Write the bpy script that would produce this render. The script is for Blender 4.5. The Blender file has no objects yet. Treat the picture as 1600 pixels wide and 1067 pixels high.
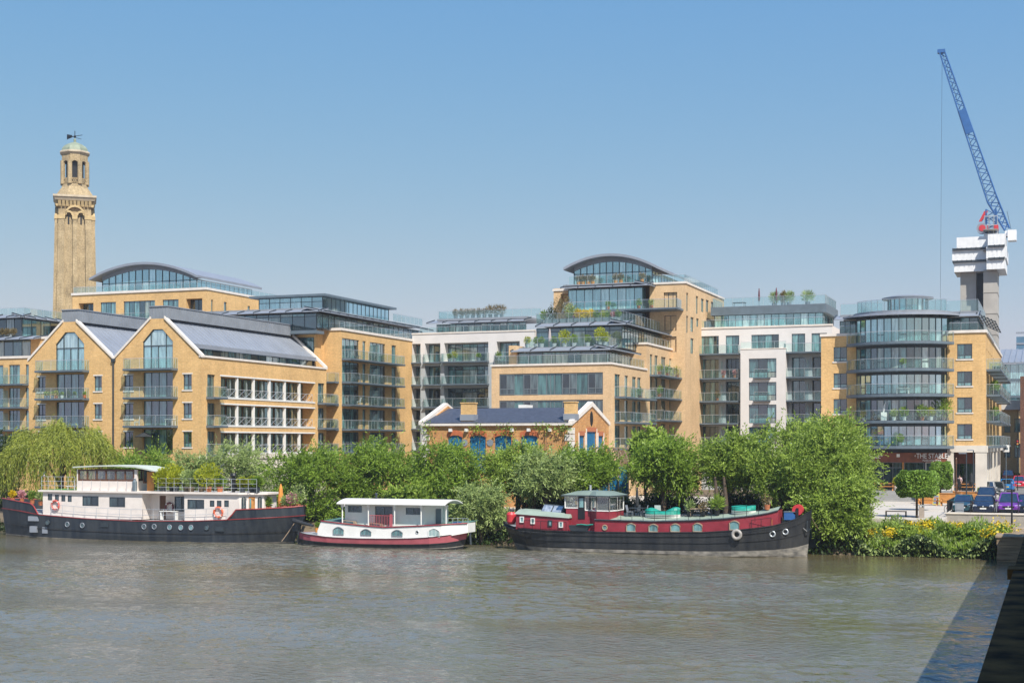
import bpy, math, random
import numpy as np
from mathutils import Vector, geometry
random.seed(7); RNG = np.random.default_rng(7)
SC = bpy.context.scene; COL = SC.collection
R = math.radians
# ------------------------------------------------------------------ camera, sky, sun
FPX, TH, EYE, HORIZ = 2222.0, R(20.9), 9.0, 690.0      # focal length in photo pixels, yaw, eye height, horizon row
SN, CS = math.sin(TH), math.cos(TH)
cd = bpy.data.cameras.new('camera'); cam = bpy.data.objects.new('camera', cd); COL.objects.link(cam)
cam.location = (0, 0, EYE); cam.rotation_euler = (R(90), 0, TH)
cd.sensor_width = 36; cd.lens = 36 * FPX / 1600; cd.shift_y = (HORIZ - 533.5) / 1600
cd.clip_start = 0.05; cd.clip_end = 20000
SC.camera = cam
SUN_EL, SUN_AZ = R(50), R(45)           # azimuth measured from -Y towards +X
w = bpy.data.worlds.new('World'); SC.world = w; w.use_nodes = True
nt = w.node_tree; bg = nt.nodes['Background']
sky = nt.nodes.new('ShaderNodeTexSky'); sky.sky_type = 'NISHITA'; sky.sun_disc = False
sky.sun_elevation = SUN_EL; sky.sun_rotation = R(135); sky.altitude = 0
sky.air_density = 1.0; sky.dust_density = .5; sky.ozone_density = .8
hs = nt.nodes.new('ShaderNodeHueSaturation'); hs.inputs['Saturation'].default_value = 1.22; hs.inputs['Hue'].default_value = .492; nt.links.new(sky.outputs[0], hs.inputs['Color'])
# hazy summer sky: flatten the gradient towards the horizon, channel by channel
spx = nt.nodes.new('ShaderNodeSeparateColor'); cmx = nt.nodes.new('ShaderNodeCombineColor'); nt.links.new(hs.outputs[0], spx.inputs[0]); nt.links.new(cmx.outputs[0], bg.inputs[0])
for i_, (pw, gn) in enumerate(((.86, .912), (.518, 1.508), (.05, 4.15))):
    mm = [nt.nodes.new('ShaderNodeMath') for _ in range(3)]; mm[0].operation = 'MAXIMUM'; mm[1].operation = 'POWER'; mm[2].operation = 'MULTIPLY'
    nt.links.new(spx.outputs[i_], mm[0].inputs[0]); mm[0].inputs[1].default_value = .01; nt.links.new(mm[0].outputs[0], mm[1].inputs[0]); mm[1].inputs[1].default_value = pw; nt.links.new(mm[1].outputs[0], mm[2].inputs[0]); mm[2].inputs[1].default_value = gn; nt.links.new(mm[2].outputs[0], cmx.inputs[i_])
bg.inputs[1].default_value = 0.084
ld = bpy.data.lights.new('sun', 'SUN'); ld.energy = 3.6; ld.angle = R(0.5); ld.color = (1, .95, .86)
sun = bpy.data.objects.new('sun', ld); COL.objects.link(sun)
d_ = Vector((-math.sin(SUN_AZ) * math.cos(SUN_EL), math.cos(SUN_AZ) * math.cos(SUN_EL), -math.sin(SUN_EL)))
sun.rotation_euler = d_.to_track_quat('-Z', 'Y').to_euler(); sun.location = (40, -40, 80)
vs = SC.view_settings; vs.view_transform = 'Standard'; vs.look = 'None'; vs.exposure = 0.85; vs.gamma = 1

# photo pixel -> place on a real plane (used once, to work out the dimensions of the buildings)
def on_y(px, py, y):
    t = (px - 800) / FPX; l = y / (CS + t * SN)
    return l * (-SN + t * CS), EYE - l * (py - HORIZ) / FPX
def on_x(px, py, x):
    t = (px - 800) / FPX; l = x / (-SN + t * CS)
    return l * (CS + t * SN), EYE - l * (py - HORIZ) / FPX
def on_z(px, py, z):
    l = (EYE - z) * FPX / (py - HORIZ); t = (px - 800) / FPX
    return l * (-SN + t * CS), l * (CS + t * SN)
def XY(px, y): return on_y(px, 690, y)[0]
def ZY(px, py, y): return on_y(px, py, y)[1]
def YX(px, x): return on_x(px, 690, x)[0]
def ZX(px, py, x): return on_x(px, py, x)[1]

# ------------------------------------------------------------------ materials
def mat(name, color, rough=.6, var=.12, scale=2.0, metal=0.0, spec=.5, bump=0.0, bscale=20, coat=0, mix2=None, detail=4, stretch=None):
    m = bpy.data.materials.new(name); m.use_nodes = True; n = m.node_tree.nodes; L = m.node_tree.links
    b = n['Principled BSDF']; b.inputs['Roughness'].default_value = rough; b.inputs['Metallic'].default_value = metal
    b.inputs['Specular IOR Level'].default_value = spec; b.inputs['Coat Weight'].default_value = coat
    geo = n.new('ShaderNodeNewGeometry')
    nz = n.new('ShaderNodeTexNoise'); nz.inputs['Scale'].default_value = scale; nz.inputs['Detail'].default_value = detail
    if stretch:
        mp = n.new('ShaderNodeMapping'); mp.inputs['Scale'].default_value = stretch; L.new(geo.outputs['Position'], mp.inputs[0]); L.new(mp.outputs[0], nz.inputs['Vector'])
    else: L.new(geo.outputs['Position'], nz.inputs['Vector'])
    rp = n.new('ShaderNodeValToRGB'); rp.color_ramp.elements[0].position = .3; rp.color_ramp.elements[1].position = .7
    lo = [c * (1 - var) for c in color]; hi = [min(1, c * (1 + var)) for c in color]
    if mix2: lo = mix2
    rp.color_ramp.elements[0].color = (*lo, 1); rp.color_ramp.elements[1].color = (*hi, 1)
    L.new(nz.outputs['Fac'], rp.inputs[0]); L.new(rp.outputs[0], b.inputs['Base Color'])
    if bump:
        n2 = n.new('ShaderNodeTexNoise'); n2.inputs['Scale'].default_value = bscale; n2.inputs['Detail'].default_value = 5
        L.new(geo.outputs['Position'], n2.inputs['Vector'])
        bp = n.new('ShaderNodeBump'); bp.inputs['Strength'].default_value = bump; bp.inputs['Distance'].default_value = .05
        L.new(n2.outputs['Fac'], bp.inputs['Height']); L.new(bp.outputs[0], b.inputs['Normal'])
    return m

def brick(name, c1, c2, mortar, big=.1):
    m = bpy.data.materials.new(name); m.use_nodes = True; n = m.node_tree.nodes; L = m.node_tree.links
    b = n['Principled BSDF']; b.inputs['Roughness'].default_value = .85; b.inputs['Specular IOR Level'].default_value = .2
    geo = n.new('ShaderNodeNewGeometry'); sp = n.new('ShaderNodeSeparateXYZ'); L.new(geo.outputs['Position'], sp.inputs[0])
    ad = n.new('ShaderNodeMath'); ad.operation = 'ADD'; L.new(sp.outputs[0], ad.inputs[0]); L.new(sp.outputs[1], ad.inputs[1])
    cb = n.new('ShaderNodeCombineXYZ'); L.new(ad.outputs[0], cb.inputs[0]); L.new(sp.outputs[2], cb.inputs[1])
    bt = n.new('ShaderNodeTexBrick'); bt.inputs['Scale'].default_value = 1.0
    bt.inputs['Brick Width'].default_value = .46; bt.inputs['Row Height'].default_value = .15; bt.inputs['Mortar Size'].default_value = .012
    bt.inputs['Color1'].default_value = (*c1, 1); bt.inputs['Color2'].default_value = (*c2, 1); bt.inputs['Mortar'].default_value = (*mortar, 1)
    L.new(cb.outputs[0], bt.inputs['Vector'])
    nz = n.new('ShaderNodeTexNoise'); nz.inputs['Scale'].default_value = .35; nz.inputs['Detail'].default_value = 6; nz.inputs['Roughness'].default_value = .65
    L.new(geo.outputs['Position'], nz.inputs['Vector'])
    mr = n.new('ShaderNodeMapRange'); mr.inputs[1].default_value = .3; mr.inputs[2].default_value = .7
    mr.inputs[3].default_value = 1 - big; mr.inputs[4].default_value = 1 + big; L.new(nz.outputs['Fac'], mr.inputs[0])
    mp = n.new('ShaderNodeMapping'); mp.inputs['Scale'].default_value = (1.3, 1.3, .16); L.new(geo.outputs['Position'], mp.inputs[0])
    n2 = n.new('ShaderNodeTexNoise'); n2.inputs['Scale'].default_value = 1; n2.inputs['Detail'].default_value = 5; n2.inputs['Roughness'].default_value = .7; L.new(mp.outputs[0], n2.inputs['Vector'])
    n3 = n.new('ShaderNodeTexNoise'); n3.inputs['Scale'].default_value = 5; n3.inputs['Detail'].default_value = 3; L.new(geo.outputs['Position'], n3.inputs['Vector'])
    a2 = n.new('ShaderNodeMapRange'); a2.inputs[1].default_value = .3; a2.inputs[2].default_value = .7; a2.inputs[3].default_value = -big * .9; a2.inputs[4].default_value = big * .6; L.new(n2.outputs['Fac'], a2.inputs[0])
    a3 = n.new('ShaderNodeMapRange'); a3.inputs[1].default_value = .3; a3.inputs[2].default_value = .7; a3.inputs[3].default_value = -big; a3.inputs[4].default_value = big; L.new(n3.outputs['Fac'], a3.inputs[0])
    s1 = n.new('ShaderNodeMath'); L.new(mr.outputs[0], s1.inputs[0]); L.new(a2.outputs[0], s1.inputs[1]); s2 = n.new('ShaderNodeMath'); L.new(s1.outputs[0], s2.inputs[0]); L.new(a3.outputs[0], s2.inputs[1]); mr = s2
    mx = n.new('ShaderNodeMix'); mx.data_type = 'RGBA'; mx.blend_type = 'MULTIPLY'; mx.inputs[0].default_value = 1
    L.new(bt.outputs['Color'], mx.inputs[6]); L.new(mr.outputs[0], mx.inputs[7]); L.new(mx.outputs[2], b.inputs['Base Color'])
    return m

def pane_mat(name, cols, gloss=.35, rough=.03, tint=(.75, .88, .95)):
    """window glass: each pane shows a different room or curtain behind a reflecting surface"""
    m = bpy.data.materials.new(name); m.use_nodes = True; n = m.node_tree.nodes; L = m.node_tree.links
    b = n['Principled BSDF']; b.inputs['Roughness'].default_value = .5; b.inputs['Specular IOR Level'].default_value = 0
    g = n.new('ShaderNodeNewGeometry'); rp = n.new('ShaderNodeValToRGB'); rp.color_ramp.interpolation = 'CONSTANT'
    e = rp.color_ramp.elements
    while len(e) < len(cols): e.new(.5)
    for i, (p, c) in enumerate(cols): e[i].position = p; e[i].color = (*c, 1)
    L.new(g.outputs['Random Per Island'], rp.inputs[0])
    wv = n.new('ShaderNodeTexNoise'); wv.inputs['Scale'].default_value = 1.0; wv.inputs['Detail'].default_value = 3
    mp = n.new('ShaderNodeMapping'); mp.inputs['Scale'].default_value = (3.2, 3.2, .5)
    L.new(g.outputs['Position'], mp.inputs[0]); L.new(mp.outputs[0], wv.inputs['Vector'])
    mr = n.new('ShaderNodeMapRange'); mr.inputs[1].default_value = .35; mr.inputs[2].default_value = .65; mr.inputs[3].default_value = .45; mr.inputs[4].default_value = 1.4
    L.new(wv.outputs['Fac'], mr.inputs[0])
    mx = n.new('ShaderNodeMix'); mx.data_type = 'RGBA'; mx.blend_type = 'MULTIPLY'; mx.inputs[0].default_value = 1
    L.new(rp.outputs[0], mx.inputs[6]); L.new(mr.outputs[0], mx.inputs[7]); L.new(mx.outputs[2], b.inputs['Base Color'])
    gl = n.new('ShaderNodeBsdfGlossy'); gl.inputs['Roughness'].default_value = rough; gl.inputs['Color'].default_value = (*tint, 1)
    lw = n.new('ShaderNodeLayerWeight'); lw.inputs[0].default_value = .35
    m2 = n.new('ShaderNodeMapRange'); m2.inputs[3].default_value = gloss * .45; m2.inputs[4].default_value = gloss * 1.6
    L.new(lw.outputs['Facing'], m2.inputs[0])
    ms = n.new('ShaderNodeMixShader'); L.new(m2.outputs[0], ms.inputs[0]); L.new(b.outputs[0], ms.inputs[1]); L.new(gl.outputs[0], ms.inputs[2])
    L.new(ms.outputs[0], n['Material Output'].inputs[0])
    return m

def clear_glass(name, tint=(.90, .965, .955), gloss=.045, milky=.025, mcol=(.40, .58, .58)):
    m = bpy.data.materials.new(name); m.use_nodes = True; n = m.node_tree.nodes; L = m.node_tree.links
    n.remove(n['Principled BSDF'])
    tr = n.new('ShaderNodeBsdfTransparent'); tr.inputs[0].default_value = (*tint, 1)
    gl = n.new('ShaderNodeBsdfGlossy'); gl.inputs['Roughness'].default_value = .03
    df = n.new('ShaderNodeBsdfDiffuse'); df.inputs[0].default_value = (*mcol, 1)
    a = n.new('ShaderNodeMixShader'); a.inputs[0].default_value = milky; L.new(tr.outputs[0], a.inputs[1]); L.new(df.outputs[0], a.inputs[2])
    lw = n.new('ShaderNodeLayerWeight'); lw.inputs[0].default_value = .4
    mr = n.new('ShaderNodeMapRange'); mr.inputs[3].default_value = gloss * .6; mr.inputs[4].default_value = min(1, gloss * 5); L.new(lw.outputs['Facing'], mr.inputs[0])
    bm = n.new('ShaderNodeMixShader'); L.new(mr.outputs[0], bm.inputs[0]); L.new(a.outputs[0], bm.inputs[1]); L.new(gl.outputs[0], bm.inputs[2])
    L.new(bm.outputs[0], n['Material Output'].inputs[0])
    return m

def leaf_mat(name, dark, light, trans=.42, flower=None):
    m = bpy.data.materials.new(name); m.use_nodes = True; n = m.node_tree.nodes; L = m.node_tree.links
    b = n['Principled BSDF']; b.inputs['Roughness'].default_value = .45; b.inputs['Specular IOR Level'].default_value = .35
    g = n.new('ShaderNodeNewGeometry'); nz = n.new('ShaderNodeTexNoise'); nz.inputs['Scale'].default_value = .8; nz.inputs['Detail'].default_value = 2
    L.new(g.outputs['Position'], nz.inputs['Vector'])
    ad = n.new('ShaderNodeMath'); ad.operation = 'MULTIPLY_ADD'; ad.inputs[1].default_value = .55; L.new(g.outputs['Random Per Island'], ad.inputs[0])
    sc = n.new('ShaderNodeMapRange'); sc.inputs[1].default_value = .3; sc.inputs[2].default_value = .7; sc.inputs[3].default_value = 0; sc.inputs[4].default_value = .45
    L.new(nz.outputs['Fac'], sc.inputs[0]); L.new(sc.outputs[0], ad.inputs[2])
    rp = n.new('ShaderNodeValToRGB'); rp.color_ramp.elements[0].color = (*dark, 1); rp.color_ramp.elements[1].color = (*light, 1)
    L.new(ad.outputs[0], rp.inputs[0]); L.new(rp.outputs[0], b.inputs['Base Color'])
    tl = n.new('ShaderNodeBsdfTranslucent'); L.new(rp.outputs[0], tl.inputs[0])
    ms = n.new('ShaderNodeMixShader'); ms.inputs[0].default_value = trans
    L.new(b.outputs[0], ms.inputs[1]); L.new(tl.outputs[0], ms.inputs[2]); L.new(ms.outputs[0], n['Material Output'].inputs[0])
    return m

M = {}
M['brick'] = brick('yellow_brick', (.68, .43, .185), (.60, .37, .155), (.62, .44, .23), .11)
M['brick_pale'] = brick('pale_brick', (.66, .45, .25), (.60, .40, .22), (.61, .46, .30), .10)
M['brick_orange'] = brick('orange_brick', (.56, .29, .10), (.46, .21, .075), (.50, .34, .2), .14)
M['brick_stock'] = brick('tower_brick', (.42, .325, .19), (.35, .265, .15), (.40, .32, .21), .25)
M['brick_red'] = brick('red_brick', (.16, .07, .045), (.12, .055, .04), (.2, .14, .1), .15)
M['white'] = mat('white_render', (.68, .65, .63), .7, .05, .6)
M['stone'] = mat('pale_stone', (.66, .60, .52), .8, .10, .8)
M['coping'] = mat('coping_stone', (.70, .64, .58), .8, .08, 1.5)
M['steel'] = mat('grey_blue_steel', (.115, .15, .18), .45, .12, 1.2)
M['steel_dark'] = mat('dark_steel', (.035, .045, .055), .45, .2, 2)
M['frame'] = mat('window_frame_grey', (.055, .07, .08), .4, .1, 2)
M['frame_mid'] = mat('window_frame_mid_grey', (.16, .185, .2), .4, .1, 2)
M['frame_brown'] = mat('wood_frame', (.12, .055, .03), .5, .2, 2)
M['zinc'] = mat('zinc_roof', (.29, .315, .36), .5, .08, .5, metal=.25)
M['zinc_dark'] = mat('zinc_dark', (.235, .255, .285), .5, .12, .7)
M['grey_pier'] = mat('grey_pier', (.38, .41, .43), .6, .1, 1)
M['slate'] = mat('slate_roof', (.055, .062, .085), .55, .3, 3)
M['rail'] = mat('steel_rail', (.55, .58, .6), .35, .05, 3, metal=.5)
M['white_paint'] = mat('white_paint', (.76, .75, .72), .45, .05, 1.5)
M['cream_paint'] = mat('cream_boat_paint', (.72, .65, .60), .5, .06, 1.5)
M['blue_paint'] = mat('blue_door_paint', (.010, .13, .27), .45, .15, 3)
M['pane'] = pane_mat('window_glass', [(0, (.02, .045, .05)), (.24, (.05, .12, .125)), (.46, (.14, .28, .28)), (.64, (.012, .02, .022)), (.76, (.46, .53, .50)), (.92, (.26, .30, .25))], .42)
M['pane_teal'] = pane_mat('teal_glass', [(0, (.08, .20, .22)), (.28, (.15, .33, .34)), (.52, (.26, .45, .46)), (.76, (.03, .055, .065)), (.86, (.48, .58, .57))], .95, .03, (.70, .92, .95))
M['pane_dark'] = pane_mat('dark_glass', [(0, (.016, .022, .025)), (.35, (.045, .07, .075)), (.62, (.09, .12, .125)), (.84, (.28, .30, .28))], .28)
M['pane_panel'] = pane_mat('spandrel_glass', [(0, (.045, .115, .115)), (.5, (.065, .15, .15))], .28)
M['glass'] = clear_glass('balustrade_glass')
M['glass_sky'] = clear_glass('roof_screen_glass', (.87, .945, .95), .07, .08, (.42, .60, .64))
M['concrete'] = mat('concrete', (.40, .375, .34), .85, .14, .35)
M['sheet'] = mat('white_sheeting', (.78, .78, .78), .6, .06, 1, bump=.6, bscale=1.5)
M['crane_blue'] = mat('crane_blue', (.03, .12, .33), .45, .1, 1)
M['red_paint'] = mat('red_paint', (.55, .04, .05), .45, .1, 2)
M['copper'] = mat('green_lead_dome', (.25, .29, .21), .6, .18, 1.2)
M['wood'] = mat('warm_timber', (.50, .22, .055), .55, .2, 4)
M['wood_sign'] = mat('sign_timber', (.19, .055, .025), .5, .35, 1.3)
M['wood_old'] = mat('weathered_timber', (.30, .22, .15), .75, .25, 4)
M['bark'] = mat('bark', (.085, .06, .042), .9, .35, 5)
M['black'] = mat('black_metal', (.012, .013, .016), .4, .2, 4)
M['dark_fabric'] = mat('dark_fabric', (.025, .028, .03), .8, .2, 4)
M['tan_fabric'] = mat('orange_fabric', (.62, .25, .05), .8, .15, 4)
M['grey_fabric'] = mat('grey_fabric', (.42, .36, .36), .8, .1, 4)
M['green_tarp'] = mat('green_tarpaulin', (.01, .27, .20), .5, .25, 2.5, bump=.6, bscale=4)
M['terracotta'] = mat('terracotta', (.42, .14, .06), .8, .15, 6)
M['lilac'] = mat('deck_grey', (.32, .34, .36), .7, .15, 2)
LEAF = dict(
 mid=leaf_mat('leaf_mid', (.065, .135, .012), (.38, .54, .075)),
 light=leaf_mat('leaf_light', (.10, .18, .02), (.46, .60, .11)),
 willow=leaf_mat('leaf_willow', (.12, .17, .02), (.48, .52, .09)),
 silver=leaf_mat('leaf_silver', (.13, .20, .05), (.55, .66, .25)),
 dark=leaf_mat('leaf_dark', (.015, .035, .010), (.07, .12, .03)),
 hedge=leaf_mat('leaf_hedge', (.055, .12, .014), (.30, .47, .07), .2),
 lime=leaf_mat('leaf_lime', (.22, .27, .015), (.60, .62, .05)),
 dry=leaf_mat('leaf_dry', (.16, .12, .05), (.36, .28, .13)),
 flower=leaf_mat('yellow_flower', (.55, .38, .01), (.75, .58, .02), .2),
 pink=leaf_mat('pink_flower', (.5, .12, .15), (.7, .45, .45), .2))

# ------------------------------------------------------------------ mesh helpers
ORG = {}
class MB:
    def __init__(s): s.v = []; s.f = []
    def quad(s, *p):
        k = len(s.v); s.v += [tuple(q) for q in p]; s.f.append(tuple(range(k, k + len(p)))); return s
    def hexa(s, p):                                     # 8 points: bottom ring 0-3, top ring 4-7
        k = len(s.v); s.v += [tuple(q) for q in p]
        for a in ((3, 2, 1, 0), (4, 5, 6, 7), (0, 1, 5, 4), (1, 2, 6, 5), (2, 3, 7, 6), (3, 0, 4, 7)): s.f.append(tuple(k + i for i in a))
        return s
    def box(s, x0, x1, y0, y1, z0, z1):
        return s.hexa([(x0, y0, z0), (x1, y0, z0), (x1, y1, z0), (x0, y1, z0), (x0, y0, z1), (x1, y0, z1), (x1, y1, z1), (x0, y1, z1)])
    def fbox(s, f, s0, s1, z0, z1, d0, d1, n=1):        # a box in a facade's own (along, height, inward) frame
        for i in range(n):
            a = s0 + (s1 - s0) * i / n; b = s0 + (s1 - s0) * (i + 1) / n
            s.hexa([f(a, z0, d0), f(b, z0, d0), f(b, z0, d1), f(a, z0, d1), f(a, z1, d0), f(b, z1, d0), f(b, z1, d1), f(a, z1, d1)])
        return s
    def prism(s, poly, e):                              # polygon (3-D points) extruded by vector e
        k = len(s.v); n = len(poly); e = Vector(e)
        s.v += [tuple(p) for p in poly] + [tuple(Vector(p) + e) for p in poly]
        s.f.append(tuple(range(k, k + n))); s.f.append(tuple(range(k + 2 * n - 1, k + n - 1, -1)))
        for i in range(n): j = (i + 1) % n; s.f.append((k + i, k + j, k + n + j, k + n + i))
        return s
    def tube(s, pts, r, n=6, cap=True):
        pts = [Vector(p) for p in pts]; rs = r if isinstance(r, (list, tuple)) else [r] * len(pts); k = len(s.v)
        for i, p in enumerate(pts):
            t = (pts[min(i + 1, len(pts) - 1)] - pts[max(i - 1, 0)]).normalized()
            u = t.cross(Vector((0, 0, 1)) if abs(t.z) < .9 else Vector((1, 0, 0))).normalized(); v = t.cross(u)
            for j in range(n):
                a = 2 * math.pi * j / n; s.v.append(tuple(p + (u * math.cos(a) + v * math.sin(a)) * rs[i]))
        for i in range(len(pts) - 1):
            for j in range(n): s.f.append((k + i * n + j, k + i * n + (j + 1) % n, k + (i + 1) * n + (j + 1) % n, k + (i + 1) * n + j))
        if cap:
            s.f.append(tuple(k + j for j in range(n))[::-1]); s.f.append(tuple(k + (len(pts) - 1) * n + j for j in range(n)))
        return s
    def lathe(s, c, prof, n=16, a0=0.0):                # profile of (radius, z) turned round a vertical axis
        k = len(s.v)
        for r, z in prof:
            for j in range(n): a = a0 + 2 * math.pi * j / n; s.v.append((c[0] + r * math.cos(a), c[1] + r * math.sin(a), c[2] + z))
        for i in range(len(prof) - 1):
            for j in range(n): s.f.append((k + i * n + j, k + i * n + (j + 1) % n, k + (i + 1) * n + (j + 1) % n, k + (i + 1) * n + j))
        s.f.append(tuple(k + j for j in range(n))[::-1]); s.f.append(tuple(k + (len(prof) - 1) * n + j for j in range(n)))
        return s
    def ring(s, c, r, t, axis='y', n=20, m=8):          # a torus
        k = len(s.v)
        for i in range(n):
            a = 2 * math.pi * i / n
            for j in range(m):
                b = 2 * math.pi * j / m; q = r + t * math.cos(b); h = t * math.sin(b)
                if axis == 'y': s.v.append((c[0] + q * math.cos(a), c[1] + h, c[2] + q * math.sin(a)))
                else: s.v.append((c[0] + q * math.cos(a), c[1] + q * math.sin(a), c[2] + h))
        for i in range(n):
            for j in range(m): s.f.append((k + i * m + j, k + ((i + 1) % n) * m + j, k + ((i + 1) % n) * m + (j + 1) % m, k + i * m + (j + 1) % m))
        return s
    def disc(s, c, r, n=16, th=.04, axis='y'):
        if axis == 'y': return s.prism([(c[0] + r * math.cos(2 * math.pi * i / n), c[1], c[2] + r * math.sin(2 * math.pi * i / n)) for i in range(n)], (0, th, 0))
        return s.prism([(c[0], c[1] + r * math.cos(2 * math.pi * i / n), c[2] + r * math.sin(2 * math.pi * i / n)) for i in range(n)], (th, 0, 0))
    def build(s, name, m, parent=None, smooth=False, label=None):
        o0 = ORG.get(parent.name, (0, 0, 0)) if parent else (0, 0, 0)
        me = bpy.data.meshes.new(name)
        me.from_pydata([(a - o0[0], b - o0[1], c - o0[2]) for a, b, c in s.v], [], s.f); me.materials.append(M[m] if isinstance(m, str) else m)
        if smooth: me.polygons.foreach_set('use_smooth', [True] * len(me.polygons))
        ob = bpy.data.objects.new(name, me); COL.objects.link(ob)
        if parent: ob.parent = parent
        ORG[ob.name] = o0
        if label: ob['label'] = label
        return ob

def tag(o, label=None, cat=None, group=None, kind=None):
    if label: o['label'] = label
    if cat: o['category'] = cat
    if group: o['group'] = group
    if kind: o['kind'] = kind
    return o
def thing(name, label, cat, loc=(0, 0, 0), group=None):
    o = bpy.data.objects.new(name, None); COL.objects.link(o); o.location = loc; o.empty_display_size = .3
    ORG[o.name] = tuple(loc); return tag(o, label, cat, group)
def struct(mb, name, m): return tag(mb.build(name, m), kind='structure')
def copy_tree(o, parent=None):
    c = o.copy(); COL.objects.link(c); c.parent = parent; ORG[c.name] = ORG.get(o.name, (0, 0, 0))
    for ch in list(o.children): copy_tree(ch, c)
    return c

# facade frames: (along, height, inward) -> world
def front(b): return lambda s, z, d: (s, b + d, z)
def right(a): return lambda s, z, d: (a - d, s, z)
def leftf(a): return lambda s, z, d: (a + d, s, z)
def drum(cx, cy, r): return lambda s, z, d: (cx + (r - d) * math.sin(s / r), cy - (r - d) * math.cos(s / r), z)

def facade(mb, f, s0, s1, z0, z1, ops=(), depth=.25):
    """wall sheet with openings (s0,s1,z0,z1[,depth]) that get reveals and a back face"""
    ss = sorted({s0, s1, *[min(max(v, s0), s1) for o in ops for v in o[:2]]}); zz = sorted({z0, z1, *[min(max(v, z0), z1) for o in ops for v in o[2:4]]})
    for i in range(len(ss) - 1):
        for j in range(len(zz) - 1):
            cs, cz = (ss[i] + ss[i + 1]) / 2, (zz[j] + zz[j + 1]) / 2
            if any(o[0] < cs < o[1] and o[2] < cz < o[3] for o in ops): continue
            mb.quad(f(ss[i], zz[j], 0), f(ss[i + 1], zz[j], 0), f(ss[i + 1], zz[j + 1], 0), f(ss[i], zz[j + 1], 0))
    for o in ops:
        a, b, c, d = o[:4]; e = o[4] if len(o) > 4 else depth
        mb.quad(f(a, c, 0), f(a, c, e), f(a, d, e), f(a, d, 0)); mb.quad(f(b, c, 0), f(b, d, 0), f(b, d, e), f(b, c, e))
        mb.quad(f(a, c, 0), f(b, c, 0), f(b, c, e), f(a, c, e)); mb.quad(f(a, d, 0), f(a, d, e), f(b, d, e), f(b, d, 0))
        mb.quad(f(a, c, e), f(b, c, e), f(b, d, e), f(a, d, e))
    return mb
def shell(mb, x0, x1, y0, y1, z0, z1, faces='lbt'):     # plain sides of a block: l left, r right, b back, t top, f front
    if 'l' in faces: mb.quad((x0, y0, z0), (x0, y1, z0), (x0, y1, z1), (x0, y0, z1))
    if 'r' in faces: mb.quad((x1, y0, z0), (x1, y1, z0), (x1, y1, z1), (x1, y0, z1))
    if 'b' in faces: mb.quad((x0, y1, z0), (x1, y1, z0), (x1, y1, z1), (x0, y1, z1))
    if 'f' in faces: mb.quad((x0, y0, z0), (x1, y0, z0), (x1, y0, z1), (x0, y0, z1))
    if 't' in faces: mb.quad((x0, y0, z1), (x1, y0, z1), (x1, y1, z1), (x0, y1, z1))
    return mb

def window(f, s0, s1, z0, z1, par, n=2, transom=None, depth=.2, fm='frame', pm='pane', bw=.07, sill=None, lintel=None, n3=1, name='window'):
    fr = MB(); pn = MB(); d0, d1 = depth - .08, depth - .005
    fr.fbox(f, s0, s1, z0, z0 + bw, d0, d1, n3); fr.fbox(f, s0, s1, z1 - bw, z1, d0, d1, n3)
    fr.fbox(f, s0, s0 + bw, z0 + bw, z1 - bw, d0, d1); fr.fbox(f, s1 - bw, s1, z0 + bw, z1 - bw, d0, d1)
    rows = [z0 + bw, z1 - bw] if transom is None else [z0 + bw, z0 + (z1 - z0) * transom, z1 - bw]
    ws = [s0 + (s1 - s0) * i / n for i in range(n + 1)]
    for i in range(1, n): fr.fbox(f, ws[i] - bw / 2, ws[i] + bw / 2, z0 + bw, z1 - bw, d0 + .004, d1)
    if transom is not None: fr.fbox(f, s0 + bw, s1 - bw, rows[1] - bw / 2, rows[1] + bw / 2, d0 + .008, d1, n3)
    for i in range(n):
        for j in range(len(rows) - 1):
            pn.quad(f(ws[i], rows[j], d1 - .03), f(ws[i + 1], rows[j], d1 - .03), f(ws[i + 1], rows[j + 1], d1 - .03), f(ws[i], rows[j + 1], d1 - .03))
    w_ = fr.build(name, fm, par); pn.build('pane', pm, w_)
    if sill: MB().fbox(f, s0 - .12, s1 + .12, z0 - .14, z0 + .01, -.07, depth - .1, n3).build('sill', sill, w_)
    if lintel: MB().fbox(f, s0 - .12, s1 + .12, z1 - .01, z1 + .13, -.02, depth - .1, n3).build('lintel', lintel, w_)
    return w_
def rail_along(f, pts, z, h, gl, hr, n=3, r=.025):      # pts: (s, d) corners of a balustrade run
    for (a, da), (b, db) in zip(pts, pts[1:]):
        seg = max(1, int(math.dist((a, da), (b, db)) / 1.3)) if n == 0 else n
        for i in range(seg):
            s0, s1 = a + (b - a) * i / seg, a + (b - a) * (i + 1) / seg; e0, e1 = da + (db - da) * i / seg, da + (db - da) * (i + 1) / seg
            t = .008
            if gl is not None:
                ns = (t, 0) if abs(b - a) < 1e-6 else (0, t)
                P = [(s0, e0), (s1, e1), (s1 + ns[0], e1 + ns[1]), (s0 + ns[0], e0 + ns[1])]
                gl.hexa([f(p, z + .06, q) for p, q in P] + [f(p, z + h - .06, q) for p, q in P])
            hr.tube([f(s0, z + h, e0), f(s1, z + h, e1)], r, 4)
            hr.tube([f(s0, z, e0), f(s0, z + h, e0)], r * .8, 4)
        hr.tube([f(b, z, db), f(b, z + h, db)], r * .8, 4)
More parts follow.
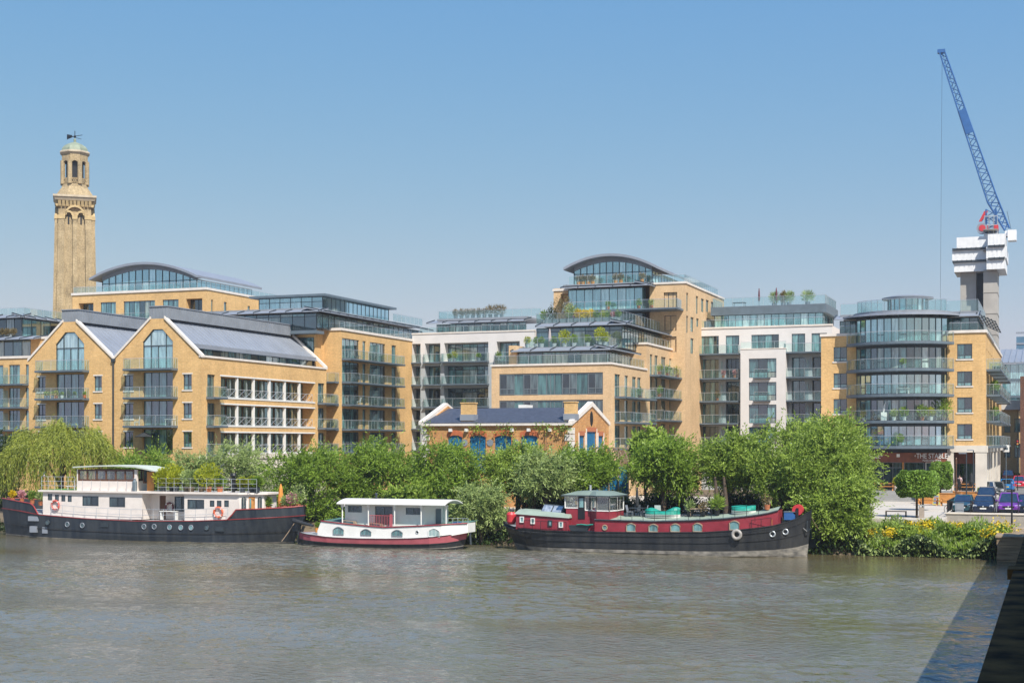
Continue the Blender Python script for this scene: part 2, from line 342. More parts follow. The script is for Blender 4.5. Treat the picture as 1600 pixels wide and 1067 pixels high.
def balcony(f, s0, s1, z, proj, par, h=1.1, th=.24, n3=1, slab='steel', glass='glass', inner=0.0, seg=0, name='balcony'):
    sl = MB(); sl.fbox(f, s0, s1, z - th, z, -proj, inner, n3); sl.fbox(f, s0 - .04, s1 + .04, z - th + .05, z - .03, -proj - .05, -proj, n3)
    b = sl.build(name, slab, par); g = MB(); hr = MB()
    p = -proj + .06
    if n3 > 1:
        pts = [(s0 + .05, -.02), (s0 + .05, p)] + [(s0 + .05 + (s1 - s0 - .1) * i / n3, p) for i in range(1, n3 + 1)] + [(s1 - .05, -.02)]
        rail_along(f, pts, z, h, g, hr, 1)
    else: rail_along(f, [(s0 + .05, -.02), (s0 + .05, p), (s1 - .05, p), (s1 - .05, -.02)] if proj > .3 else [(s0 + .05, p), (s1 - .05, p)], z, h, g, hr, seg)
    g.build('balustrade', glass, b); hr.build('handrail', 'rail', b)
    return b
def screen(f, pts, z, h, par, glass='glass_sky', name='glass_screen'):
    g = MB(); hr = MB(); rail_along(f, pts, z, h, g, hr, 0, .02)
    o = g.build(name, glass, par); hr.build('handrail', 'rail', o); return o
def canopy(f, s0, s1, z, proj, par, back=.6, th=.12, n=0, ret=None, mat_='zinc', name='canopy', rise=.55):
    """sloping metal eave carried by brackets standing on its upper face"""
    o = MB().hexa([f(s0, z, -proj), f(s1, z, -proj), f(s1, z + rise, back), f(s0, z + rise, back), f(s0, z + th, -proj), f(s1, z + th, -proj), f(s1, z + rise + th, back), f(s0, z + rise + th, back)]).build(name, mat_, par)
    k = n or max(2, int(abs(s1 - s0) / 2.2))
    for i in range(k + 1):
        s = s0 + .08 + (s1 - s0 - .16) * i / k
        MB().hexa([f(s - .05, z + th - .02, -proj - .05), f(s + .05, z + th - .02, -proj - .05), f(s + .05, z + rise + th, back - .1), f(s - .05, z + rise + th, back - .1), f(s - .05, z + th + .1, -proj - .05), f(s + .05, z + th + .1, -proj - .05), f(s + .05, z + rise + th + .14, back - .1), f(s - .05, z + rise + th + .14, back - .1)]).build('bracket', 'steel_dark', o)
    return o
JIT = [0]
def coping(f, s0, s1, z, par, th=.3, out=.12, inn=.35, m='coping', n3=1):
    JIT[0] += 1; j = (JIT[0] % 4) * .005; out += j; return MB().fbox(f, s0 - out, s1 + out, z - j, z + th + j, -out, inn + j, n3).build('coping', m, par)
# ------------------------------------------------------------------ setting: water, ground, road
def water_material():
    m = bpy.data.materials.new('river_water'); m.use_nodes = True; n = m.node_tree.nodes; L = m.node_tree.links
    b = n['Principled BSDF']; b.inputs['Roughness'].default_value = .06; b.inputs['IOR'].default_value = 1.5; b.inputs['Specular IOR Level'].default_value = .85
    g = n.new('ShaderNodeNewGeometry')
    def noise(scale, sx, sy, det=3, rot=0):
        mp = n.new('ShaderNodeMapping'); mp.inputs['Scale'].default_value = (sx, sy, 1); mp.inputs['Rotation'].default_value = (0, 0, rot)
        t = n.new('ShaderNodeTexNoise'); t.inputs['Scale'].default_value = scale; t.inputs['Detail'].default_value = det
        L.new(g.outputs['Position'], mp.inputs[0]); L.new(mp.outputs[0], t.inputs['Vector']); return t
    big = noise(.05, .5, 1.3, 4, .15); n1 = noise(3.0, .8, 1.0, 4, .3); n2 = noise(.6, .7, 1.1, 3, -.2)
    rp = n.new('ShaderNodeValToRGB'); rp.color_ramp.elements[0].position = .35; rp.color_ramp.elements[1].position = .65
    rp.color_ramp.elements[0].color = (.125, .102, .052, 1); rp.color_ramp.elements[1].color = (.150, .148, .122, 1)
    L.new(big.outputs['Fac'], rp.inputs[0]); L.new(rp.outputs[0], b.inputs['Base Color'])
    st = n.new('ShaderNodeMapRange'); st.inputs[1].default_value = .4; st.inputs[2].default_value = .62; st.inputs[3].default_value = .35; st.inputs[4].default_value = 1.0
    L.new(big.outputs['Fac'], st.inputs[0])
    b1 = n.new('ShaderNodeBump'); b1.inputs['Distance'].default_value = .15; L.new(st.outputs[0], b1.inputs['Strength']); L.new(n1.outputs['Fac'], b1.inputs['Height'])
    b2 = n.new('ShaderNodeBump'); b2.inputs['Distance'].default_value = .05; b2.inputs['Strength'].default_value = .6; L.new(n2.outputs['Fac'], b2.inputs['Height'])
    L.new(b1.outputs[0], b2.inputs['Normal']); L.new(b2.outputs[0], b.inputs['Normal'])
    return m
def river():
    """open water: a wide flat sheet, with real ripples modelled in the reach in front of the boats"""
    x0, x1, y0, y1, h = -78.0, 46.0, 34.0, 117.0, .17
    xs = np.arange(x0, x1 + h / 2, h); ys = np.arange(y0, y1 + h / 2, h); nx, ny = len(xs), len(ys); X, Y = np.meshgrid(xs, ys)
    Z = np.zeros_like(X); calm = np.zeros_like(X); fine = np.zeros_like(X)
    for i in range(14):
        th = RNG.uniform(0, 2 * math.pi); k = 2 * math.pi / RNG.uniform(9, 42); calm += np.sin(k * (X * math.cos(th) * .55 + Y * math.sin(th) * 1.5) + RNG.uniform(0, 6.3))
    calm = .5 + .5 * np.tanh(calm / 2.6)
    for i in range(70):
        lam = math.exp(RNG.uniform(math.log(.5), math.log(2.6))); th = RNG.normal(1.9, .75); k = 2 * math.pi / lam
        w_ = np.sin(k * (X * math.cos(th) + Y * math.sin(th)) + RNG.uniform(0, 6.3) + .8 * np.sin(X * .21 + i) + .8 * np.sin(Y * .17 + i * 2)); fine += w_ * lam
    fine *= .0036; Z = fine * (.12 + 1.25 * calm ** 1.4)
    ed = np.clip(np.minimum.reduce([X - x0, x1 - X, Y - y0, y1 - Y]) / 3.0, 0, 1); Z *= ed
    co = np.stack([X, Y, Z], -1).reshape(-1, 3); idx = np.arange(nx * ny).reshape(ny, nx)
    q = np.stack([idx[:-1, :-1], idx[:-1, 1:], idx[1:, 1:], idx[1:, :-1]], -1).reshape(-1, 4); xe, ye = xs[-1], ys[-1]
    ext = np.array([(-3000, -400, 0), (3000, -400, 0), (3000, y0, 0), (-3000, y0, 0), (-3000, ye + .5, 0), (x0, y0, 0), (x0, ye + .5, 0), (xe, y0, 0), (3000, ye + .5, 0), (xe, ye + .5, 0)], float); n0 = len(co)
    co = np.vstack([co, ext]); q = np.vstack([q, np.array([(0, 1, 2, 3), (3, 5, 6, 4), (7, 2, 8, 9)]) + n0]); n = len(q)
    me = bpy.data.meshes.new('river_water'); me.vertices.add(len(co)); me.loops.add(n * 4); me.polygons.add(n)
    me.vertices.foreach_set('co', co.reshape(-1).astype(np.float32)); me.loops.foreach_set('vertex_index', q.reshape(-1).astype(np.int32)); me.polygons.foreach_set('loop_start', np.arange(0, n * 4, 4, dtype=np.int32))
    me.polygons.foreach_set('use_smooth', [True] * n); me.update(calc_edges=True); me.materials.append(water_material()); o = bpy.data.objects.new('river_water', me); COL.objects.link(o); tag(o, kind='structure')
river()
M['ground'] = mat('bank_soil', (.13, .10, .065), .95, .4, .6, bump=.5, bscale=3)
g = MB(); prof = [(111, -2), (115.2, -.1), (117.6, 1.2), (119.5, 1.72), (127.5, 1.75), (128.5, 2.45), (160, 2.5), (6000, 2.5)]
xs = [-4000, -400, -100, -60, -30, -8, 10, 60, 400, 4000]
for (ya, za), (yb, zb) in zip(prof, prof[1:]):
    for xa, xb in zip(xs, xs[1:]): g.quad((xa, ya, za), (xb, ya, za), (xb, yb, zb), (xa, yb, zb))
struct(g, 'ground', 'ground')
M['paving'] = mat('pale_paving', (.50, .455, .40), .85, .07, .5)
M['asphalt'] = mat('asphalt', (.17, .165, .16), .9, .15, .5)
struct(MB().box(-70, -8.6, 121.2, 163, 1.6, 2.6), 'plaza', 'paving')
st = MB()
for i in range(6): st.box(-30, -8.0, 157.0 + i * .42, 163, 2.6 if i == 0 else 2.604 + i * .178, 2.6 + (i + 1) * .178)
struct(st, 'steps', mat('step_granite', (.30, .295, .285), .8, .08, 1))
struct(MB().box(-8.6, 60, 127.1, 900, 1.7, 2.86), 'road', 'asphalt')
struct(MB().box(-7.0, -5.9, 163, 600, 2.8, 3.0), 'pavement', 'paving')
struct(MB().box(-8.6, 30, 119.4, 126.7, 1.5, 1.8), 'riverside_path', 'paving')
mk = MB()
for i in range(9): mk.box(-8.2 + i * 2.6, -8.1 + i * 2.6, 127.6, 132.4, 2.861, 2.864)
for i in range(14): mk.box(1.0, 1.12, 136 + i * 9, 140 + i * 9, 2.861, 2.864)
struct(mk, 'road_markings', mat('worn_line_paint', (.62, .61, .57), .8, .2, 3))

# ------------------------------------------------------------------ bridge the photograph is taken from
M['ledge'] = mat('blackened_stone', (.10, .055, .018), .95, .7, 1.6, bump=.5, bscale=9, mix2=(.004, .003, .003), spec=.1)
M['granite'] = mat('granite', (.36, .33, .29), .8, .15, .7, bump=.25, bscale=6)
br = thing('stone_bridge', 'granite road bridge with blackened cornice along the right edge of the river', 'bridge', (2, 20, 0))
def arch_side(mb, x, th):
    spans = [(-44, -4), (1.5, 44), (49, 108)]
    poly = [(x, -60, -1)]; 
    for a, b in spans:
        poly += [(x, a, -1), (x, a, 1.0)]
        for i in range(1, 16): u = i / 16; poly.append((x, a + (b - a) * u, 1.0 + 4.6 * math.sin(math.pi * u)))
        poly += [(x, b, 1.0), (x, b, -1)]
    poly += [(x, 113, -1), (x, 113, 6.6), (x, -60, 6.6)]
    k = len(mb.v); tris = geometry.tessellate_polygon([[Vector(p) for p in poly]])
    mb.v += poly; mb.f += [tuple(k + i for i in t) for t in tris]
    for a, b in spans:
        pr = [(a + (b - a) * i / 16, 1.0 + 4.6 * math.sin(math.pi * i / 16)) for i in range(17)]
        for (y0, z0), (y1, z1) in zip(pr, pr[1:]): mb.quad((x, y0, z0), (x, y1, z1), (x + th, y1, z1), (x + th, y0, z0))
m_ = MB(); arch_side(m_, -.22, 16); arch_side(m_, 15.8, -.1)
m_.build('arch_wall', 'granite', br)
MB().box(.5, 15.7, -60, 113, 6.61, 7.0).build('deck', 'asphalt', br)
MB().box(-.66, .4, -60, 112.5, 6.55, 6.82).box(-.5, .4, -60, 112.5, 6.3, 6.56).build('cornice', 'ledge', br)
for x0 in (-.04, 15.6): MB().box(x0, x0 + .45, -60, 112.5, 6.83, 7.95).box(x0 - .0, x0 + .5, -60, 112.5, 7.93, 8.1).build('parapet', 'granite', br)
MB().box(-.76, -.2, 25.6, 26.4, 6.66, 6.835).build('corbel', 'ledge', br)
ab = thing('abutment_wall', 'coursed pale stone river wall at the foot of the bridge', 'wall', (-2, 114, 0))
M['ab_cap'] = mat('worn_stone', (.27, .20, .13), .9, .25, 1.5)
m_ = MB()
for i in range(5): m_.box(-4.1 + .03 * (i % 2), 24, 112.9 + .04 * (i % 2), 124, -1 + i * .56, -1 + (i + 1) * .56 - .02)
m_.build('wall', mat('stone_courses', (.30, .215, .13), .9, .4, 1, stretch=(.5, .5, 6), bump=.4, bscale=8), ab); MB().box(-4.2, 24, 112.8, 124.2, 1.8, 1.92).build('coping', 'ab_cap', ab)
rw = thing('retaining_wall', 'low grey concrete wall below the parked cars', 'wall', (-3, 126.8, 1.8))
MB().box(-8.7, 30, 126.7, 127.1, 1.6, 2.86).build('wall', mat('wall_concrete', (.30, .275, .24), .9, .2, 1.2), rw)
MB().box(-8.8, 30.1, 126.62, 127.25, 2.86, 2.98).build('coping', 'stone', rw)
# ------------------------------------------------------------------ gabled block
def gabled_block():
    Y0, XR, YB = 131.0, -85.75, 159.0; XL, XM = XY(45, Y0), XY(178, Y0); EV = 18.1
    b = thing('gabled_apartment_block', 'yellow brick apartment block with twin gables and zinc roofs', 'apartment block', (-97, 145, 2.5))
    f = front(Y0); wl = MB(); zl = [16.95, 13.85, 10.75, 7.65]
    ops = []; wins = []
    for (pl, pr, cl, cr, dl, dr) in ((59, 71, 147, 159, 87, 131.5), (194, 208, 286, 299.5, 223, 270)):
        for k, zf in enumerate(zl[1:]):
            for a, c in ((pl, pr), (cl, cr)):
                r = (XY(a, Y0), XY(c, Y0), zf + .75, zf + 2.45); ops.append(r); wins.append((r, 's'))
            r = (XY(dl, Y0), XY(dr, Y0), zf, zf + 2.72); ops.append((*r, .35)); wins.append((r, 'd'))
        r = (XY(pl, Y0), XY(pr, Y0), 5.3, 7.0); ops.append(r); wins.append((r, 's'))
    ztop = zl[0] - .24
    facade(wl, f, XL, XR, 2.3, ztop, ops)
    cx = []
    for (a, c, pl, pr) in ((XL, XM, 87, 131.5), (XM, XR, 223, 270)):
        mid = (XY(pl, Y0) + XY(pr, Y0)) / 2; cx.append(mid); q0, q1 = XY(pl, Y0), XY(pr, Y0); hw = .95
        outer = [(a, ztop), (c, ztop), (c, EV), (mid + hw, 22.4), (mid - hw, 22.4), (a, EV)]
        hole = [(q0, zl[0]), (q1, zl[0]), (q1, 19.9), (mid + .62, 21.25), (mid - .62, 21.25), (q0, 19.9)]
        hole3 = [Vector((s, 0, z)) for s, z in hole]; out3 = [Vector((s, 0, z)) for s, z in outer]
        k = len(wl.v); wl.v += [f(v.x, v.z, 0) for v in out3 + hole3]
        for t in geometry.tessellate_polygon([out3, hole3]): wl.f.append(tuple(k + i for i in t))
        for i in range(6):
            p, q = hole[i], hole[(i + 1) % 6]; wl.quad(f(*p, 0), f(*q, 0), f(*q, .3), f(*p, .3))
        wl.quad(f(a, 22.4, .01), f(a, 22.4, .01), f(a, 22.4, .01))
        # tall gable window
        fr = MB(); pn = MB(); d = .2
        for i in range(6):
            p, q = hole[i], hole[(i + 1) % 6]; L_ = math.dist(p, q); nx, nz = -(q[1] - p[1]) / L_ * .09, (q[0] - p[0]) / L_ * .09
            fr.hexa([f(p[0], p[1], d - .1), f(q[0], q[1], d - .1), f(q[0], q[1], d), f(p[0], p[1], d), f(p[0] + nx, p[1] + nz, d - .1), f(q[0] + nx, q[1] + nz, d - .1), f(q[0] + nx, q[1] + nz, d), f(p[0] + nx, p[1] + nz, d)])
        zt = zl[0] + 2.5; ms = [q0 + (q1 - q0) * u for u in (.26, .5, .76)]
        fr.fbox(f, q0, q1, zt - .06, zt + .06, d - .1, d)
        for i, s in enumerate(ms): fr.fbox(f, s - .04, s + .04, zl[0], zt if i == 1 else min(21.2, 19.9 + 1.2), d - .095, d)
        for s0, s1 in zip([q0] + ms, ms + [q1]): pn.quad(f(s0, zl[0], d - .02), f(s1, zl[0], d - .02), f(s1, zt, d - .02), f(s0, zt, d - .02))
        pn.quad(f(q0, zt, d - .02), f(ms[0], zt, d - .02), f(ms[0], 20.75, d - .02), f(q0, 19.9, d - .02))
        pn.quad(f(ms[2], zt, d - .02), f(q1, zt, d - .02), f(q1, 19.9, d - .02), f(ms[2], 20.75, d - .02))
        pn.quad(f(ms[0], zt, d - .02), f(ms[2], zt, d - .02), f(ms[2], 20.75, d - .02), f(mid + .62, 21.25, d - .02), f(mid - .62, 21.25, d - .02), f(ms[0], 20.75, d - .02))
        fw = fr.build('gable_window', 'frame', b); pn.build('pane', 'pane_teal', fw)
        for sgn, e in ((-1, a), (1, c)):
            o_ = .1 if (sgn, e) not in ((1, XM), (-1, XM)) else 0
            P = [(mid + sgn * (hw - .05), 22.35), (e + sgn * o_, EV - .05)]; 
            MB().hexa([f(P[0][0], P[0][1], -.14), f(P[1][0], P[1][1], -.14), f(P[1][0], P[1][1], .4), f(P[0][0], P[0][1], .4), f(P[0][0], P[0][1] + .3, -.14), f(P[1][0], P[1][1] + .3, -.14), f(P[1][0], P[1][1] + .3, .4), f(P[0][0], P[0][1] + .3, .4)]).build('gable_coping', 'coping', b)
        for k, zf in enumerate(zl[:3]): balcony(f, XY(66 if mid < -95 else 203, Y0), XY(139.5 if mid < -95 else 278, Y0), zf, 1.25, b, seg=3)
    # right-hand side: loggias with white columns
    g = right(XR); sops = []; yl = [YX(p, XR) for p in (345, 491)]; rows = []
    ya, yb = yl
    for zf in (13.85, 10.75, 7.65):
        sops.append((ya, yb, zf + .05, zf + 2.35, 1.8)); rows.append(zf)
        sops.append((YX(324, XR), YX(336, XR), zf, zf + 2.45, .3)); sops.append((YX(497, XR), YX(507, XR), zf, zf + 2.45, .3))
    facade(wl, g, Y0, YB, 7.35, EV, sops); shell(wl, XL, XR, Y0, YB, 2.3, EV, 'lb')
    for zf in rows:
        gi = right(XR - 1.45)
        for i in range(6):
            s0 = ya + (yb - ya) * i / 6; s1 = ya + (yb - ya) * (i + 1) / 6
            window(gi, s0 + .15, s1 - .15, zf + .1, zf + 2.3, b, 3, None, .2)
            if i: MB().fbox(g, s0 - .14, s0 + .14, zf + .06, zf + 2.34, .03, .3).build('column', 'white_paint', b)
            rl = MB(); q0, q1 = s0 + .16, s1 - .16
            for zz in (.12, 1.0): rl.tube([g(q0, zf + zz, .15), g(q1, zf + zz, .15)], .03, 4)
            for u0, u1 in ((0, .5), (.5, 1)):
                A, B_ = q0 + (q1 - q0) * u0, q0 + (q1 - q0) * u1
                rl.tube([g(A, zf + .12, .15), g(B_, zf + 1, .15)], .025, 4); rl.tube([g(A, zf + 1, .15), g(B_, zf + .12, .15)], .025, 4); rl.tube([g(B_, zf + .12, .15), g(B_, zf + 1, .15)], .02, 4)
            rl.build('railing', 'rail', b)
        for zz in (zf + 2.35, zf - .1): MB().fbox(g, ya - .15, yb + .15, zz, zz + .16, -.06, .2).build('string_course', 'white_paint', b)
        for p, q, c, d in ((324, 336, 322, 343), (497, 507, 496, 517)):
            window(g, YX(p, XR), YX(q, XR), zf, zf + 2.45, b, 2, None, .25); balcony(g, YX(c, XR), YX(d, XR) - .1, zf, 1.1, b, seg=1)
    MB().fbox(g, Y0, YB, 2.3, 7.35, .003, .6).build('ground_floor', 'stone', b); MB().fbox(g, Y0 - .1, YB, 7.1, 7.5, -.12, .3).build('band', 'stone', b)
    for i in range(7):
        s = 134 + i * 3.6; window(g, s, s + 2.2, 2.6, 6.3, b, 2, .75, .02 - .0, 'frame', 'pane_dark') if False else None
    MB().fbox(g, Y0 - .1, YB + .1, EV, EV + .22, -.12, .3).build('coping', 'coping', b); MB().box(XR - 1.8, XR - .3, Y0 + .3, YB - .3, EV - .3, EV - .1).build('terrace_floor', 'zinc', b)
    # clerestory strip, roof slopes and standing-seam crests
    window(right(XR - 1.8), Y0 + .05, YB - .2, EV - .3, 19.55, b, 17, None, .1)
    wl.build('wall', 'brick', b)
    for i, mid in enumerate(cx):
        hi, xe = 22.35, (XR - 1.55 if i else XM)
        ye = YB
        rf = MB(); z_e = 19.66 if i else 18.4
        rf.hexa([(mid + .5, Y0 + .12, hi - .2), (xe, Y0 + .12, z_e - .15), (xe, ye, z_e - .15), (mid + .5, ye, hi - .2), (mid + .5, Y0 + .12, hi), (xe, Y0 + .12, z_e), (xe, ye, z_e), (mid + .5, ye, hi)])
        xl = XL if i == 0 else XM
        rf.hexa([(xl, Y0 + .4, 18.2), (mid - .5, Y0 + .4, hi - .2), (mid - .5, ye, hi - .2), (xl, ye, 18.2), (xl, Y0 + .4, 18.4), (mid - .5, Y0 + .4, hi), (mid - .5, ye, hi), (xl, ye, 18.4)])
        for k in range(int((ye - Y0) / .9)):
            y = Y0 + .8 + k * .9; rf.hexa([(mid + .5, y, hi), (xe, y, z_e), (xe, y + .06, z_e), (mid + .5, y + .06, hi), (mid + .5, y, hi + .06), (xe, y, z_e + .06), (xe, y + .06, z_e + .06), (mid + .5, y + .06, hi + .06)])
        rf.build('roof', 'zinc', b)
        cr = MB(); cr.box(mid - 1.12, mid + 1.12, Y0 + .05, ye - 1, 22.38, 23.7); 
        for k in range(6): cr.box(mid - 1.1 + k * .43, mid - 1.06 + k * .43, Y0 + .01, Y0 + .05, 22.4, 23.7)
        for k in range(56): cr.box(mid + 1.12, mid + 1.16, Y0 + .3 + k * .47, Y0 + .35 + k * .47, 22.4, 23.7)
        cr.build('roof_crest', 'zinc_dark', b); MB().box(mid - 1.2, mid + 1.2, Y0 - .05, ye - 1, 23.7, 23.8).build('crest_cap', 'zinc', b)
        if i: MB().box(xe - .02, xe + .3, Y0 + .4, ye, z_e - .5, z_e - .05).build('eave_gutter', 'zinc', b)
    # far gable coping
    MB().hexa([(cx[1] + .9, YB - .3, 22.3), (XR + .1, YB - .3, EV), (XR + .1, YB + .15, EV), (cx[1] + .9, YB + .15, 22.3), (cx[1] + .9, YB - .3, 22.65), (XR + .1, YB - .3, EV + .35), (XR + .1, YB + .15, EV + .35), (cx[1] + .9, YB + .15, 22.65)]).build('gable_coping', 'coping', b)
    # dark dormer in the valley
    MB().box(XM - 2.3, XM + 2.0, 137, 150, 20.2, 20.75).build('dormer_roof', 'zinc_dark', b); window(front(137.2), XM - 2, XM + 1.8, 18.4, 20.2, b, 4, None, .1)
    d = MB(); d.tube([(XM, Y0 - .12, 2.5), (XM, Y0 - .12, EV - .1)], .09, 8); d.box(XM - .22, XM + .22, Y0 - .25, Y0, EV - .3, EV + .05); d.build('downpipe', 'steel_dark', b)
    for r, t in wins: window(f, *r, b, 2 if t == 's' else 4, .3 if t == 's' else None, .22 if t == 's' else .32, sill='coping' if t == 's' else None, lintel='coping' if t == 's' else None)
    return b
gabled_block()

# ------------------------------------------------------------------ terrace block at far left
def far_left():
    Y0 = 153.0; XL, XE, XR = XY(-190, Y0), XY(46, Y0) + 2, XY(100, Y0); f = front(Y0); zt = ZY(20, 560, Y0); zf = [ZY(20, p, Y0) for p in (600, 636, 671)]
    b = thing('terraced_apartment_block', 'stepped brick and glass apartment block cut by the left edge of the photo', 'apartment block', (-135, 160, 2.5))
    wl = MB(); ops = []; wn = []
    for z in zf + [zf[-1] - 3.1]:
        for p, q, n in ((-150, -110, 4), (-90, -45, 4), (-30, 5, 3), (14, 31, 3), (40, 45, 1)):
            r = (XY(p, Y0), XY(q, Y0), z, z + 2.55); ops.append(r); wn.append((r, n))
        balcony(f, XY(-35, Y0), XY(45, Y0), z, 1.3, b, seg=4)
        MB().fbox(f, XY(13, Y0), XY(13, Y0) + .03, z, z + 2.2, -1.2, -.1).build('privacy_screen', 'glass_sky', b)
    facade(wl, f, XL, XE, 2.3, zt, ops); shell(wl, XL, XE, Y0, Y0 + 30, 2.3, zt, 'rlt')
    for r, n in wn: window(f, *r, b, n, None, .2)
    coping(f, XL, XE, zt, b)
    # first setback storey
    z1 = ZY(20, 530, Y0 + 2); window(front(Y0 + 2.5), XL, XY(48, Y0 + 2.5), zt + .3, z1 - .1, b, 16, None, .1, pm='pane')
    canopy(front(Y0 + 2), XL, XY(50, Y0), z1 - .2, 1.5, b, 1.2); MB().box(XL, XE + 8, Y0 + 2.6, Y0 + 30, z1, z1 + .35).build('roof', 'zinc_dark', b)
    xb = XY(48, Y0 + 2); wl.box(xb, xb + 9, Y0 + 2, Y0 + 4, zt - 1, ZY(55, 530, Y0 + 2)); coping(front(Y0 + 2), xb, xb + 9, ZY(55, 530, Y0 + 2), b)
    # second setback storey
    Y2 = Y0 + 7; z2 = ZY(20, 498, Y2); xr = XY(34, Y2); window(front(Y2), XL, xr, z1 + .3, z2, b, 14, None, .1, pm='pane_dark'); window(right(xr), Y2 + .1, Y2 + 20, z1 + .3, z2, b, 10, None, .1, pm='pane')
    canopy(front(Y2), XL, xr + .9, z2, 1.2, b, 1.0); canopy(right(xr), Y2 - 1, Y2 + 22, z2, 1.2, b, 1.0)
    MB().box(XL, xr - .4, Y2 + .4, Y2 + 22, z2 + .15, z2 + .55).build('roof', 'zinc_dark', b)
    screen(front(Y2), [(XL, 1.2), (xr - .6, 1.2), (xr - .6, 20)], z2 + .55, 1.1, b); wl.build('wall', 'brick', b)
    return b
far_left()

# ------------------------------------------------------------------ curved-roof block behind the gables
def arch_roof(b, f, s0, s1, zl, zr, zp, zbase, y_len, npan, wall_s, over=1.2, m_='zinc'):
    """segmental vault between s0 and s1 (left and right spring heights) on a glazed front"""
    def zc(s):
        u = (s - s0) / (s1 - s0); base = zl + (zr - zl) * u; return base + (zp - (zl + zr) / 2) * (1 - (2 * u - 1) ** 2)
    rf = MB(); n = 28
    for i in range(n):
        a, c = s0 + (s1 - s0) * i / n, s0 + (s1 - s0) * (i + 1) / n
        rf.hexa([f(a, zc(a) - .34, -over), f(c, zc(c) - .34, -over), f(c, zc(c) - .34, y_len), f(a, zc(a) - .34, y_len), f(a, zc(a), -over), f(c, zc(c), -over), f(c, zc(c), y_len), f(a, zc(a), y_len)])
    rf.build('curved_roof', m_, b)
    fr = MB(); pn = MB(); w0, w1 = wall_s; ws = [w0 + (w1 - w0) * i / npan for i in range(npan + 1)]; dk = MB()
    for i, s in enumerate(ws): fr.fbox(f, s - .05, s + .05, zbase, zc(s) - .35, -.02, .12)
    zm = zbase + (min(zc(w0), zc(w1)) - zbase) * .62
    fr.fbox(f, w0, w1, zbase, zbase + .12, -.03, .12); fr.fbox(f, w0, w1, zm - .04, zm + .04, -.01, .12)
    for i in range(npan):
        a, c = ws[i], ws[i + 1]; m2 = (a + c) / 2
        pn.quad(f(a, zbase, .05), f(c, zbase, .05), f(c, zm, .05), f(a, zm, .05))
        pn.quad(f(a, zm, .052), f(c, zm, .052), f(c, zc(c) - .95, .052), f(a, zc(a) - .95, .052))
        dk.hexa([f(a, zc(a) - .95, -.05), f(c, zc(c) - .95, -.05), f(c, zc(c) - .95, .1), f(a, zc(a) - .95, .1), f(a, zc(a) - .34, -.05), f(c, zc(c) - .34, -.05), f(c, zc(c) - .34, .1), f(a, zc(a) - .34, .1)])
    w_ = fr.build('arched_window', 'frame', b); pn.build('pane', 'pane_teal', w_); dk.build('fascia', 'zinc_dark', b)
    return zc
def arch_left():
    Y0 = 170.0; f = front(Y0); XL, XR = XY(113, Y0), XY(322, Y0); zt = 30.2; YB = 190.0
    b = thing('curved_roof_block', 'brick block with a glazed curved-roof penthouse behind the twin gables', 'apartment block', (-121, 180, 2.5))
    wl = MB(); ops = []; zo = ZY(220, 470, Y0)
    for p, q, n, dp in ((123, 146, 2, 1.2), (157, 181, 3, .25), (193, 242, 6, .25), (254, 279, 3, .25), (291, 316, 2, 1.2)):
        for k in range(2):
            r = (XY(p, Y0), XY(q, Y0), zo - 2.7 - 3.1 * k, zo - 3.1 * k); ops.append((*r, dp)); window(f, *r, b, n, None, dp - .05, pm='pane' if dp < 1 else 'pane_dark')
    for k in range(2): screen(f, [(XY(121, Y0), -.1), (XY(318, Y0), -.1)], zo - 2.8 - 3.1 * k, 1.1, b, 'glass', 'balustrade')
    facade(wl, f, XL, XR, 2.3, zt, ops); so = []
    g = right(XR)
    for p, q in ((330, 333), (350, 354.5), (387, 391)):
        r = (YX(p, XR), YX(q, XR), zo - 2.4, zo - .1); so.append(r); window(g, *r, b, 1, None, .2)
    facade(wl, g, Y0, YB, 2.3, zt, so); shell(wl, XL, XR, Y0, YB, 2.3, zt, 'lbt'); wl.build('wall', 'brick', b)
    coping(f, XL, XR, zt, b); coping(g, Y0, YB, zt, b)
    Y1 = Y0 + 1.5; f1 = front(Y1); sl, sr = XY(147, Y1), XY(314, Y1)
    zc = arch_roof(b, f1, sl, sr, ZY(147, 436, Y1), ZY(314, 431, Y1), ZY(228, 411, Y1), zt + .3, 16.5, 14, (XY(160, Y1), XY(313, Y1) - .6))
    window(right(sr - .8), Y1 + .2, Y1 + 15, zt + .3, zc(sr) - .4, b, 12, .75, .1, pm='pane_teal'); shell(MB(), sl + 1, sr - 1, Y1, Y1 + 15, zt, zc(sr) - .5, 'b').build('back_wall', 'zinc_dark', b)
    screen(f, [(XL, .3), (XR - .3, .3), (XR - .3, 20)], zt + .3, .9, b)
arch_left()

